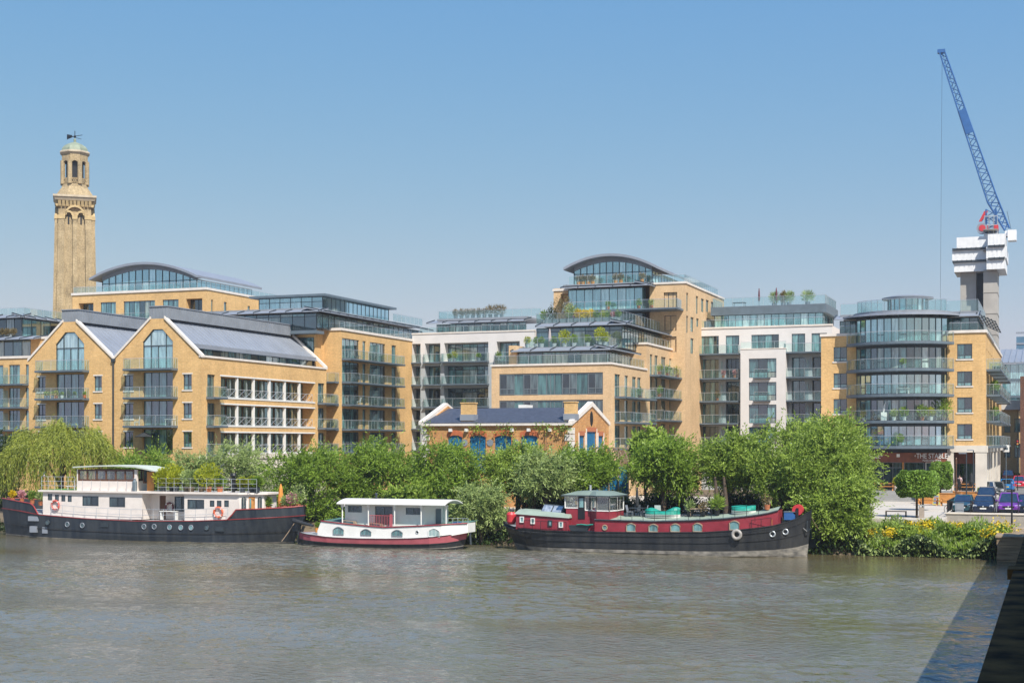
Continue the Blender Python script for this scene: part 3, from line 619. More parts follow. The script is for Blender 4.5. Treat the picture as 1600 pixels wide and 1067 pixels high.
# ------------------------------------------------------------------ side wing on the left of the courtyard
def side_wing():
    X0 = -85.0; g = right(X0); YA, YB = YX(533, X0), 183.0; zt = 23.2
    b = thing('courtyard_wing', 'brick wing with paired balconies under two dark glass penthouse floors', 'apartment block', (-90, 172, 2.5))
    wl = MB(); ops = []; wn = []; zf = [20.3, 17.1, 13.9, 10.7, 7.5]
    zf = [ZX(545, p, X0) for p in (561, 597, 632, 670)]; zf.append(zf[-1] - 3)
    for z in zf:
        for p, q, n in ((534.5, 561, 4), (566.5, 571.5, 1), (578, 602, 4), (612, 619, 1)):
            r = (YX(p, X0), YX(q, X0), z, z + 2.6); ops.append(r); wn.append((r, n))
        balcony(g, YX(534, X0), YX(576, X0), z, 1.35, b, seg=3); balcony(g, YX(577, X0), YX(619, X0), z, 1.35, b, seg=3)
        MB().fbox(g, YX(577, X0) - .05, YX(577, X0), z, z + 2.0, -1.25, 0).build('privacy_screen', 'glass_sky', b)
    facade(wl, g, YA, YB, 2.3, zt, ops); wl.quad((X0 - 2.6, YA, 2.3), (X0, YA, 2.3), (X0, YA, zt), (X0 - 2.6, YA, zt)); shell(wl, X0 - 14, X0 - 2.6, YA - 2, YB, 2.3, zt, 'lrbft')
    wl.quad((X0 - 14, YA, zt), (X0, YA, zt), (X0, YB, zt), (X0 - 14, YB, zt)); wl.build('wall', 'brick', b)
    for r, n in wn: window(g, *r, b, n, None, .2)
    for k, z in enumerate(zf): window(front(YA - 2), X0 - 6, X0 - 2.8, z, z + 2.6, b, 3, None, .02); balcony(front(YA), X0 - 2.5, X0 - .3, z, 1.0, b, seg=2) if k else None
    coping(g, YA, YB, zt, b); coping(front(YA), X0 - 2.6, X0, zt, b)
    # penthouse floor 1
    XA = -86.6; YF = 158.0; za = ZX(497, 489, XA); ga = right(XA); fa = front(YF)
    window(fa, -104, XA, 23.0, za, b, 10, .8, .1); window(ga, YF + .1, 190, 23.3, za, b, 20, .8, .1)
    canopy(fa, -109, XA + 1.1, za, 1.3, b, 1.2); canopy(ga, YF - 1.2, 191, za, 1.3, b, 1.2, n=14)
    MB().box(-109, XA - .3, YF + .3, 190, za + .45, za + .7).build('roof', 'zinc_dark', b); MB().box(-104, XA, YF - .2, YF + 2, 22.6, 23.0).build('floor_edge', 'steel', b)
    screen(g, [(YA, .2), (YB, .2)], zt + .3, .9, b); screen(ga, [(YF + 22, 0), (190, 0)], za + .7, 1.1, b)
    # penthouse floor 2
    XB = -88.6; Y2 = YX(504, XB); zb = ZX(504, 463, XB); YE = YX(608, XB)
    window(front(Y2), XB - 9.5, XB, za + .5, zb, b, 6, .7, .1, pm='pane_teal'); window(right(XB), Y2 + .1, YE, za + .5, zb, b, 16, None, .1, pm='pane_teal')
    MB().box(XB - 10.5, XB + .8, Y2 - .8, YE + .8, zb, zb + .28).build('roof', 'steel', b); MB().box(XB - 4, XB - 1.5, Y2 + 10, Y2 + 12, zb + .28, zb + .7).build('roof_hatch', 'zinc', b)
    sb = MB()
side_wing()

# ------------------------------------------------------------------ white block, left of centre
def white_left():
    Y0 = 183.0; f = front(Y0); XL, XR = -85.0, XY(835, Y0); zt = 24.15
    b = thing('white_balcony_block', 'white rendered courtyard block with wide recessed balconies', 'apartment block', (-75, 190, 2.5))
    zf = [ZY(700, p, Y0) for p in (565, 600, 635, 669)]; zf.append(zf[-1] - 3.05)
    bays = [(631, 657, 3, 'frame_brown'), (664, 688, 3, 'frame'), (694, 763, 6, 'frame'), (776, 812, 4, 'frame')]
    wt = MB(); gp = MB(); ot = []; og = []
    for i, z in enumerate(zf):
        for p, q, n, fm in bays:
            r = (XY(p, Y0), XY(q, Y0), z, z + 2.62, 1.5); (ot if i == 0 else og).append(r)
            window(f, r[0] + .02, r[1] - .02, z + .02, z + 2.5, b, n, .8 if n == 6 else None, 1.45, fm, 'pane' if i in (0, 1) else 'pane_dark')
            balcony(f, r[0] - .15, r[1] + .15, z, .35 if p != 694 else .8, b, seg=n // 2 + 1, inner=.0)
    facade(wt, f, XL, XR, zf[0] - .26, zt, ot); facade(gp, f, XL, XR, 2.3, zf[0] - .26, og); shell(wt, XL, XR, Y0, Y0 + 14, 2.3, zt, 'lrbt')
    wt.build('upper_wall', 'white', b); gp.build('lower_wall', 'grey_pier', b); coping(f, XL, XR, zt, b, .18, .06)
    Y1 = Y0 + 2.2; f1 = front(Y1); a, c = XY(682, Y1), XY(822, Y1); z1 = ZY(720, 506, Y1)
    window(f1, a, c, zt + .1, z1, b, 14, .75, .1); canopy(f1, a - 1, c + .3, z1, 1.3, b, 1.5); MB().box(a, c, Y1 + .2, Y1 + 9, z1 + .5, z1 + .8).build('roof', 'zinc_dark', b)
    screen(f1, [(a, 8), (a, .8), (XY(842, Y1), .8)], z1 + .8, 1.15, b); screen(f, [(XY(655, Y0), .2), (XY(822, Y0), .2)], zt + .2, .8, b, 'glass')
white_left()
# ------------------------------------------------------------------ stepped centre block and its tower
def center_block():
    Y0 = 154.0; X0 = XY(955, Y0); f = front(Y0); g = right(X0); XL = XY(768, Y0); zt = 17.75
    b = thing('stepped_centre_block', 'pale brick block stepping up in planted glass terraces to a tower with curved roof', 'apartment block', (-54, 170, 2.5))
    wl = MB(); ops = []; zr = [(ZY(860, 617, Y0), ZY(860, 583, Y0)), (ZY(860, 659, Y0), ZY(860, 625, Y0)), (ZY(860, 701, Y0), ZY(860, 667, Y0))]
    s0, s1 = XY(780, Y0), XY(942, Y0)
    for a, c in zr:
        ops.append((s0, s1, a, c)); L_ = s1 - s0
        fr = window(f, s0, s1, a, c, b, 2, None, .2, 'frame_mid', 'pane_panel', name='window_band')
        for u0, u1, n in ((.0, .15, 2), (.235, .38, 2), (.61, .755, 2), (.855, 1.0, 2)):
            window(f, s0 + L_ * u0 + .03, s0 + L_ * u1 - .03, a + .08, c - .08, b, n, .28, .14, 'frame_mid', 'pane_dark')
        mu = MB()
        for u in (.46, .535): mu.fbox(f, s0 + L_ * u - .03, s0 + L_ * u + .03, a + .06, c - .06, .11, .19)
        mu.build('mullion', 'frame_mid', fr)
    facade(wl, f, XL, X0, 2.3, zt, ops)
    YS, YE = 168.8, 190.0; sop = []; zt2 = 20.95
    zf = [ZX(960, p, X0) for p in (619, 658.5)]; zf = [zf[0], zf[1], zf[1] - 3.0]
    for z in zf:
        for p, q in ((960.5, 969), (976, 981.5), (988, 994), (996, 1001.5)):
            r = (YX(p, X0), YX(q, X0), z, z + 2.55); sop.append(r); window(g, *r, b, 1 if q - p < 7 else 2, None, .2)
        balcony(g, YX(960, X0), YX(986, X0) - .1, z, 1.4, b, seg=2); balcony(g, YX(986, X0), YS - .5, z, 1.4, b, seg=2)
    facade(wl, g, Y0, YS, 2.3, zt, sop); shell(wl, XL, X0, Y0, YS, 2.3, zt, 'lt')
    sop = []; zf2 = [ZX(1016, p, X0) for p in (585, 620, 655)]
    for z in zf2 + [zf2[-1] - 3]:
        for p, q in ((1015.5, 1019.5), (1023, 1028), (1033, 1040), (1046, 1050.5), (1054, 1058.5)):
            r = (YX(p, X0), YX(q, X0), z, z + 2.5); sop.append(r); window(g, *r, b, 1 if q - p < 6 else 2, None, .2)
        balcony(g, YX(1015, X0), YX(1036, X0) - .1, z, 1.4, b, seg=3); balcony(g, YX(1036, X0), YX(1066, X0), z, 1.4, b, seg=3)
    facade(wl, g, YS, YE, 2.3, zt2, sop); shell(wl, X0 - 2.6, X0, YS, YE, 2.3, zt2, 'lft'); shell(wl, XL, X0 - 2.6, YS, YE, 2.3, 22, 'lt')
    coping(f, XL, X0, zt, b, .22); coping(g, Y0, YS, zt, b, .22); coping(g, YS, YE, zt2, b, .22); coping(front(YS), X0 - 2.6, X0, zt2, b, .22)
    # terrace 1
    def setback(y, px0, px1, pyg0, x_r, y_e, pye, npan, ez, scr, xw, proj=1.3):
        z1 = ZY(900, pye, y); zb = pyg0; fa = front(y); a = XY(px0, y)
        window(fa, a, x_r, zb, z1, b, npan, .8, .12); window(right(x_r), y + .1, y_e, zb, z1, b, max(2, int((y_e - y) / 1.2)), .8, .12)
        canopy(fa, XY(xw, y - proj), x_r + 1, z1, proj, b, 1.2); canopy(right(x_r), y - proj + .2, y_e, z1, proj, b, 1.2)
        MB().box(XY(xw, y) + .3, x_r - .2, y + .5, y_e + 3, z1 + .3, z1 + .62).build('roof', 'zinc_dark', b); return z1 + .62
    za = setback(157.5, 808, 948, zt + .2, XY(948, 157.5), 167.5, 549, 7, 0, 0, 797)
    wl.box(XY(795, 157), XY(806, 157), 157, 160, zt, zt + 2.6)
    screen(f, [(XL + .3, 8), (XL + .3, .2), (X0 - .2, .2), (X0 - .2, YS - Y0 - .3)], zt + .22, 1.0, b, 'glass', 'balustrade')
    zb = setback(162.5, 838, 972, za, XY(972, 162.5), 186, 511, 7, 0, 0, 836)
    screen(front(158), [(XY(820, 158), 3), (XY(820, 158), .3), (XY(950, 158), .3), (XY(950, 158), 9)], za, 1.05, b, 'glass', 'balustrade')
    screen(g, [(YS + .3, .3), (YE - 3, .3)], zt2 + .2, 1.0, b, 'glass', 'balustrade')
    # planted terrace above
    y3 = 164.0; a, c = XY(838, y3), XY(974, y3)
    screen(front(y3), [(a, 8), (a, 0), (c, 0), (c, 19)], zb, 1.25, b, 'glass', 'balustrade')
    tr = MB()
    for i in range(10): s = a + 1 + (c - a - 2) * i / 10; tr.box(s, s + 1.0, y3 + .3, y3 + .9, zb, zb + .62)
    tr.build('planter', 'zinc_dark', b)
    # tower
    T0 = 181.0; ft = front(T0); TX = XY(1071, T0); gt = right(TX); TE = 204.0; TL = XY(865, T0); ztw = 29.6; zs = ZY(980, 486, T0)
    tops = []
    for p, q, u, v, n in ((1037, 1058, 457, 484, 3), (1038, 1057, 493, 517, 2), (1038, 1057, 526, 550, 2)):
        r = (XY(p, T0), XY(q, T0), ZY(1040, v, T0), ZY(1040, u, T0)); tops.append(r); window(ft, *r, b, n, None, .3)
    xg = XY(1015, T0); xl2 = XY(892, T0)
    facade(wl, ft, xg, TX, 2.3, ztw, tops); lo = (XY(876, T0), XY(890, T0), zs, zs + 2.6, 1.0); facade(wl, ft, TL, xl2, 20, ztw, [lo])
    so = []
    for p, q, u, v in ((1072.5, 1075.5, 457, 486), (1087.5, 1091, 462, 490), (1095.5, 1100, 466, 487), (1103, 1107.5, 468, 487), (1111, 1115, 471, 487), (1072.5, 1075.5, 493, 520), (1079, 1084, 495, 518), (1088, 1092, 497, 510), (1079, 1084, 528, 552)):
        r = (YX(p, TX), YX(q, TX), ZX(p, v, TX), ZX(p, u, TX)); so.append(r); window(gt, *r, b, 1, None, .2)
    facade(wl, gt, T0, TE, 2.3, ztw, so); shell(wl, TL, TX, T0, TE, 20, ztw, 'lbt'); wl.build('wall', 'brick_pale', b)
    coping(ft, xg, TX, ztw, b, .25); coping(gt, T0, TE, ztw, b, .25); coping(ft, TL, xl2, ztw - .35, b, .25)
    for z0_, z1_, pm in ((zs + .05, zs + 3.0, 'pane_teal'), (zb - .3, zs - .4, 'pane_dark')):
        window(front(T0 - 1.2), xl2, xg - .6, z0_, z1_, b, 9, None, .1, pm=pm); window(right(xg - .6), T0 - 1.1, T0 + .5, z0_, z1_, b, 2, None, .1)
    balcony(front(T0 - 1.0), XY(890, T0), XY(1068, T0), zs, 2.2, b, inner=1.2, seg=10)
    canopy(front(T0 - 1.4), XY(885, T0), XY(1022, T0), zs + 3.0, 1.2, b, 1.4); canopy(right(xg - .4), T0 - 2.4, T0, zs + 3.0, 1.2, b, 1)
    zc0 = zs + 3.55; MB().box(xl2 - .4, xg, T0 - 2, T0 + 2, zc0 - .15, zc0).build('terrace_floor', 'zinc_dark', b)
    screen(front(T0 - 2), [(XY(896, T0), 0), (XY(1016, T0), 0)], zc0, 1.1, b, 'glass', 'balustrade')
    screen(ft, [(XY(1016, T0), .3), (TX - .2, .3), (TX - .2, 20)], ztw + .25, 1.0, b)
    ya = T0 + .8; fa = front(ya); sl, sr = XY(885, ya), XY(1030, ya)
    zc = arch_roof(b, fa, sl, sr, ZY(885, 420, ya), ZY(1030, 417, ya), ZY(965, 397.5, ya), zc0, 20, 12, (XY(897, ya), XY(1027, ya) - .7), 1.3)
    window(right(sr - .9), ya + .2, ya + 18.5, ztw + .3, zc(sr) - .42, b, 12, None, .1, pm='pane_teal'); shell(MB(), sl + 1.2, sr - 1, ya, ya + 18, zc0, zc(sl) - .6, 'lb').build('back_wall', 'zinc_dark', b)
    return dict(zt=zt, za=za, zb=zb, zs=zs, zc0=zc0)
CB = center_block()

# ------------------------------------------------------------------ white block right of centre
def white_right():
    Y0 = 190.0; f = front(Y0); XL, XR = XY(1086, Y0), XY(1300, Y0); zt = 24.3; X1 = XY(1075, Y0)
    b = thing('white_frame_block', 'white rendered block with a projecting framed bay, left of the round corner block', 'apartment block', (-38, 197, 2.5))
    zf = [ZY(1120, p, Y0) for p in (553, 591, 626.5, 661)]; zf.append(zf[-1] - 3.05)
    wt = MB(); og = []; ot = []
    for p, q, n in ((1092, 1123, 4), (1134, 1155, 2), (1174, 1217, 4), (1237, 1258, 2), (1268, 1292, 2)):
        r = (XY(p, Y0), XY(q, Y0), zf[0], zf[0] + 2.45, .25); ot.append(r); window(f, *r[:4], b, n, None, .2)
    dk = MB()
    for z in zf[1:]:
        for p, q, n in ((1080, 1086.5, 1), (1092, 1123, 4), (1134, 1155, 3), (1237, 1258, 2), (1269, 1292, 2)):
            r = (XY(p, Y0), XY(q, Y0), z, z + 2.62, .9); og.append(r); window(f, *r[:4], b, n, None, .85, pm='pane' if random.random() < .4 else 'pane_dark')
        balcony(f, X1 + .2, XY(1156, Y0), z, 1.2, b, seg=6); balcony(f, XY(1228, Y0), XY(1290, Y0), z, 1.2, b, seg=4)
        [MB().fbox(f, XY(p, Y0), XY(p, Y0) + .05, z, z + 2.2, -1.1, -.1).build('privacy_screen', 'glass_sky', b) for p in (1129, 1263)]
    balcony(f, X1 + .1, XY(1157, Y0), zf[0], 1.3, b, seg=6); balcony(f, XY(1227, Y0), XY(1290, Y0), zf[0], 1.3, b, seg=4)
    facade(wt, f, XL, XR, zf[0] - .25, zt, ot); shell(wt, XL, XR, Y0, Y0 + 14, zf[0], zt, 'lrbt')
    gp = MB(); facade(gp, f, X1 - 2, XR, 2.3, zf[0] - .25, og); gp.build('lower_wall', 'grey_pier', b)
    # projecting frame
    Y2 = Y0 - 1.5; f2 = front(Y2); a, c = XY(1157, Y2), XY(1227.5, Y2); z2 = ZY(1190, 545.5, Y2); op = []
    for p, q in ((560, 590), (597, 625.5), (632, 661), (667, 695)):
        r = (XY(1170, Y2), XY(1213, Y2), ZY(1190, q, Y2), ZY(1190, p, Y2), .35); op.append(r); window(f2, *r[:4], b, 3, .3, .3, pm='pane'); balcony(f2, XY(1178, Y2), XY(1204, Y2), r[2] + .02, .25, b, seg=1, th=.18)
    facade(wt, f2, a, c, 2.3, z2, op); shell(wt, a, c, Y2, Y0, 2.3, z2, 'lrt'); wt.build('white_wall', 'white', b)
    coping(f, XL, XR, zt, b, .2, .08); coping(f2, a, c, z2, b, .12, .05); screen(f2, [(a, .2), (c, .2)], z2 + .12, .9, b, 'glass')
    # penthouse
    Y1 = Y0 + 2.5; f1 = front(Y1); p0, p1 = XY(1116, Y1), XY(1286, Y1); zw = ZY(1190, 491, Y1); zr = ZY(1190, 478, Y1)
    window(f1, p0, p1, zt + .1, zw, b, 15, None, .1, pm='pane_teal'); window(right(p1), Y1 + .1, Y1 + 10, zt + .1, zw, b, 7, None, .1)
    MB().box(p0 - .4, p1 + .5, Y1 - .4, Y1 + 10.5, zw, zr).build('roof_fascia', 'steel', b); MB().box(p0 - 6.4, p0 - .5, Y1 - 1, Y1 + 8, zw - 1.8, zw - .8).build('link_roof', 'steel', b)
    window(f1, p0 - 6, p0, zt - .5, zw - 1.9, b, 4, None, .3, pm='pane_dark')
    screen(f1, [(p0 - .2, 6), (p0 - .2, 0), (p1 + .3, 0), (p1 + .3, 10)], zr, 1.25, b); screen(f, [(XL + .2, .2), (XR - 1, .2)], zt + .2, 1.0, b, 'glass', 'balustrade')
    return zr, Y1
WR = white_right()

# ------------------------------------------------------------------ round-fronted corner block
def round_block():
    Y0 = 163.0; f = front(Y0); XL, XR = XY(1283, Y0), XY(1540, Y0); g = right(XR); YB = 212.0; zt = 20.9; zb = 8.35
    b = thing('round_corner_block', 'brick corner block with a glazed semicircular bay of curved balconies over a timber shopfront', 'apartment block', (-16, 180, 2.6))
    a, c = XY(1338, Y0), XY(1480, Y0); cx = (a + c) / 2; hw = (c - a) / 2; sag = 2.6; Rr = (hw * hw + sag * sag) / (2 * sag); cy = Y0 + (Rr - sag); fd = drum(cx, cy, Rr); sm = Rr * math.asin(hw / Rr)
    yv = Y0 - sag
    sl = [ZY(1408, p, yv - 1.3) for p in (532.5, 575, 615, 656.5, 696.5)]
    wl = MB(); ops = []; wn = []
    for p, q, rows in ((1302.5, 1323.5, ((542, 565), (583, 606), (623, 646.5), (662, 686))), (1495.5, 1519, ((537, 561), (580, 603), (620.5, 644.5), (662, 686)))):
        for u, v in rows:
            r = (XY(p, Y0), XY(q, Y0), ZY((p + q) / 2, v, Y0), ZY((p + q) / 2, u, Y0)); ops.append(r); window(f, *r, b, 2, .25, .15, sill='coping', lintel='brick', fm='frame')
    facade(wl, f, XL, a, zb, zt, [o for o in ops if o[0] < a]); facade(wl, f, c, XR, zb, zt, [o for o in ops if o[0] > c]); so = []
    stz = sl[1:] ; yw = [YX(p, XR) for p in (1541.5, 1549.5, 1555.5, 1560)]
    for z in [sl[0]] + stz:
        for i, y in enumerate((165.5, 169.5, 173.5, 178, 183, 188, 194, 200)):
            r = (y, y + 1.7, z + .02, z + 2.3); so.append(r)
            if z < sl[0] - 1: window(g, *r, b, 2, None, .25)
            else: so[-1] = (y, y + 1.7, z + .02, zt - .5); 
    so = [s for s in so if s[2] < zt - 2]
    facade(wl, g, Y0, YB, zb, zt, so); shell(wl, XL, XR, Y0 + 4, YB, zb, zt, 'lbt'); wl.build('wall', 'brick', b)
    for z in stz:
        for y0, y1 in ((164.6, 171.8), (173, 179.8), (182, 189.8), (193, 201.8)): balcony(g, y0, y1, z, 1.5, b, seg=2)
    coping(f, XL, a, zt, b, .28); coping(f, c, XR, zt, b, .28); coping(g, Y0, YB, zt, b, .28)
    # drum of glass
    npn = 14; dk = MB(); zs = sl[::-1] + [ZY(1408, 492, yv)]
    for i in range(5):
        z0, z1 = zs[i], zs[i + 1] - (.55 if i < 4 else .25)
        fr = MB(); pn = MB()
        for k in range(npn):
            s0, s1 = -sm + 2 * sm * k / npn, -sm + 2 * sm * (k + 1) / npn
            fr.fbox(fd, s0 - .04, s0 + .04, z0, z1, 0, .12); pn.quad(fd(s0, z0, .06), fd(s1, z0, .06), fd(s1, z1, .06), fd(s0, z1, .06))
            if k % 3 == 1: fr.fbox(fd, s0 + .06, s1 - .06, z0 + .75, z0 + .85, .0, .1)
        fr.fbox(fd, -sm, sm, z0, z0 + .1, -.01, .11, npn); fr.fbox(fd, -sm, sm, z1 - .1, z1, -.01, .11, npn)
        w_ = fr.build('curved_window', 'frame', b); pn.build('pane', 'pane' if i in (1, 3) else 'pane_teal', w_)
        dk.fbox(fd, -sm, sm, z1, zs[i + 1] + .02, -.02, .3, npn)
    dk.build('spandrel', 'steel_dark', b)
    # curved balconies
    aa, cc = XY(1323, Y0 - .6), XY(1490, Y0 - .6); hb = (cc - aa) / 2; cb = (aa + cc) / 2; sg = 3.5; R2 = (hb * hb + sg * sg) / (2 * sg); fb = drum(cb, Y0 - .5 + R2 - sg, R2); s2 = R2 * math.asin(hb / R2)
    for z in sl: balcony(fb, -s2, s2, z, .0, b, inner=2.0, n3=16, th=.34)
    # ground floor
    st = MB(); x1 = XY(1480, Y0); zg = 2.9
    st.box(x1, XY(1490, Y0), Y0 - .1, Y0 + 1, zg, zb - .5); st.box(XY(1524, Y0), XR + .1, Y0 - .1, Y0 + 1.2, zg, zb - .5); st.box(x1, XR + .15, Y0 - .15, Y0 + .8, zb - .5, zb + .25)
    for i in range(8): st.box(XR - .8, XR + .12, Y0 + 3.0 + i * 5.2, Y0 + 4.6 + i * 5.2, zg, zb - .5)
    st.box(XR - .9, XR + .18, Y0 + .8, YB, zb - .52, zb + .2); st.build('stone_colonnade', 'stone', b)
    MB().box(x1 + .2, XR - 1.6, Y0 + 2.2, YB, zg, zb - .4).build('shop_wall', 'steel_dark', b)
    window(front(Y0 + 2), XY(1491, Y0 + 2), XY(1523, Y0 + 2), 3.0, 6.6, b, 4, None, .1, pm='pane_dark'); MB().box(XY(1490, Y0), XY(1524, Y0), Y0 + 1.7, Y0 + 2.05, 6.6, zb - .5).build('timber_fascia', 'wood_sign', b)
    window(right(XR - 1.6), Y0 + 3, YB, 3.0, 7.4, b, 24, None, .1, pm='pane_dark')
    # timber shop front
    yf = Y0 - 1.4; z_s0, z_s1 = ZY(1408, 722, yf), ZY(1408, 707, yf); xa, xc = XY(1322, yf), x1 - .05
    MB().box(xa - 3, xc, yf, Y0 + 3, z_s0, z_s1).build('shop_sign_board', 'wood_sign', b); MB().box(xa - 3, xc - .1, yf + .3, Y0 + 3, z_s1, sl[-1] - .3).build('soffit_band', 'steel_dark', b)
    ff = front(yf + .6); sp = [(xa - 3 + (xc - xa + 3) * i / 6) for i in range(7)]
    for i in range(6):
        window(ff, sp[i] + .1, sp[i + 1] - .05, 3.68, z_s0, b, 2 if i % 2 else 1, .8 if i % 3 == 0 else None, .12, 'frame_mid' if i != 5 else 'white_paint', 'pane_dark')
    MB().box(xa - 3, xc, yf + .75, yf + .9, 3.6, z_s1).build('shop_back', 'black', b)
    for i in (1, 4): MB().box(sp[i] - .1, sp[i] + .1, yf + .5, yf + .72, 3.68, z_s0).build('timber_post', 'wood', b)
    def text(s, x, z, size, m='white_paint', al='CENTER'):
        cu = bpy.data.curves.new('t', 'FONT'); cu.body = s; cu.size = size; cu.extrude = .02; cu.align_x = al; cu.align_y = 'CENTER'
        t = bpy.data.objects.new('t', cu); COL.objects.link(t); dg = bpy.context.evaluated_depsgraph_get(); me = bpy.data.meshes.new_from_object(t.evaluated_get(dg)); bpy.data.objects.remove(t)
        me.materials.append(M[m]); o = bpy.data.objects.new('lettering', me); COL.objects.link(o); o.parent = b; o.location = (x - b.location.x, yf - .03 - b.location.y, z - b.location.z); o.rotation_euler = (R(90), 0, 0); o.scale = (.78, 1, 1)
    for px in (1456, 1352.5):
        xt = XY(px, yf); zm = ZY(px, 712.5, yf); text('THE STABLE', xt, zm, .78); text('PIZZA AND CIDER', xt, ZY(px, 719.3, yf), .3)
        for dx in (-1.75, 1.75): text('+', xt + dx, zm, .5)
    MB().box(XY(1401, yf), XY(1406, yf), yf - .04, yf + .02, ZY(1403, 714, yf), ZY(1403, 709, yf)).build('notice', 'white_paint', b)
    # roof: ring canopy, screens, little drum
    fc = drum(cx, cy, Rr + 1.6); n = 20; sc_ = (Rr + 1.6) * math.asin(min(.98, (hw + 1.4) / (Rr + 1.6))); zc = zs[-1] - .1; cn = MB()
    for k in range(n):
        s0, s1 = -sc_ + 2 * sc_ * k / n, -sc_ + 2 * sc_ * (k + 1) / n
        cn.hexa([fc(s0, zc, 0), fc(s1, zc, 0), fc(s1, zc + .5, 3.2), fc(s0, zc + .5, 3.2), fc(s0, zc + .16, 0), fc(s1, zc + .16, 0), fc(s1, zc + .66, 3.2), fc(s0, zc + .66, 3.2)])
    o = cn.build('ring_canopy', 'zinc', b); bk = MB()
    for k in range(n // 2 + 1): s = -sc_ + .1 + (2 * sc_ - .2) * k / (n // 2); bk.hexa([fc(s - .05, zc - .1, .1), fc(s + .05, zc - .1, .1), fc(s + .05, zc - .05, 3), fc(s - .05, zc - .05, 3), fc(s - .05, zc, .1), fc(s + .05, zc, .1), fc(s + .05, zc + .5, 3), fc(s - .05, zc + .5, 3)])
    bk.build('bracket', 'steel_dark', o)
    MB().lathe((cx, cy - 1, zc + .3), [(Rr - .4, 0), (Rr - .4, .3)], 40).build('roof', 'zinc_dark', b)
    f3 = drum(cx, cy, Rr - .2); s3 = sm * .98; zq = zc + .62; pts = [(-s3, 3)] + [(-s3 + 2 * s3 * i / 14, 0) for i in range(15)] + [(s3, 3)]; gl = MB(); hr = MB(); rail_along(f3, pts, zq, 1.3, gl, hr, 1, .025); q_ = gl.build('glass_screen', 'glass_sky', b); hr.build('handrail', 'rail', q_)
    ccx = XY(1417, Y0 + 3); rd = (XY(1448, Y0 + 3) - XY(1385, Y0 + 3)) / 2; z5 = ZY(1417, 465, Y0 + 1)
    fs = drum(ccx, Y0 + 3 + rd * .4, rd); fr = MB(); pn = MB()
    for k in range(20):
        s0, s1 = rd * (-math.pi + 2 * math.pi * k / 20), rd * (-math.pi + 2 * math.pi * (k + 1) / 20)
        fr.fbox(fs, s0 - .04, s0 + .04, zq, z5, -.03, .1); pn.quad(fs(s0, zq, .05), fs(s1, zq, .05), fs(s1, z5, .05), fs(s0, z5, .05))
    w_ = fr.build('roof_drum_window', 'frame', b); pn.build('pane', 'pane_teal', w_)
    MB().lathe((ccx, Y0 + 3 + rd * .4, z5), [(rd * .9, -.05), (rd * 1.28, .05), (rd * 1.3, .2), (rd * .9, .42), (rd * .2, .5)], 36).build('disc_roof', 'zinc_dark', b)
    # setback floors either side of the drum
    y4 = Y0 + 2.2; z4 = ZY(1500, 496, y4)
    for p, q in ((1312, 1345), (1475, 1528)):
        window(front(y4), XY(p, y4), XY(q, y4), zt + .1, z4, b, 4, None, .1); canopy(front(y4), XY(p, y4) - .6, XY(q, y4) + .3, z4, 1.0, b, 1.2); MB().box(XY(p, y4), XY(q, y4), y4 + .3, y4 + 20, z4 + .3, z4 + .7).build('roof', 'zinc_dark', b)
        screen(front(y4), [(XY(p, y4), .6), (XY(q, y4), .6), (XY(q, y4), 18)], z4 + .7, 1.3, b); screen(f, [(XY(p, Y0), .2), (min(XY(q, Y0), XR - .2), .2)], zt + .28, .85, b, 'glass', 'balustrade')
    screen(g, [(Y0 + .3, .2), (YB, .2)], zt + .28, .9, b, 'glass', 'balustrade')
    window(right(XY(1528, y4)), y4 + .2, 200, zt + .1, z4, b, 20, None, .1)
    xr = XY(1528, y4)
    for k in range(6):
        u = k / 5; x_, z_ = xr - .1 + 1.9 * u, z4 + .42 - 1.0 * u; MB().box(x_ - .05, x_ + .05, y4 - .4, y4 + 17, z_, z_ + .09).build('sunshade_slat', 'steel_dark', b)
    for k in range(5): y = y4 - .2 + k * 4; MB().hexa([(xr - .2, y, z4 + .33), (xr + 1.9, y, z4 - .72), (xr + 1.9, y + .08, z4 - .72), (xr - .2, y + .08, z4 + .33), (xr - .2, y, z4 + .42), (xr + 1.9, y, z4 - .6), (xr + 1.9, y + .08, z4 - .6), (xr - .2, y + .08, z4 + .42)]).build('sunshade_arm', 'steel_dark', b)
    return dict(fb=fb, s2=s2, sl=sl, XR=XR, yf=yf)
RB = round_block()

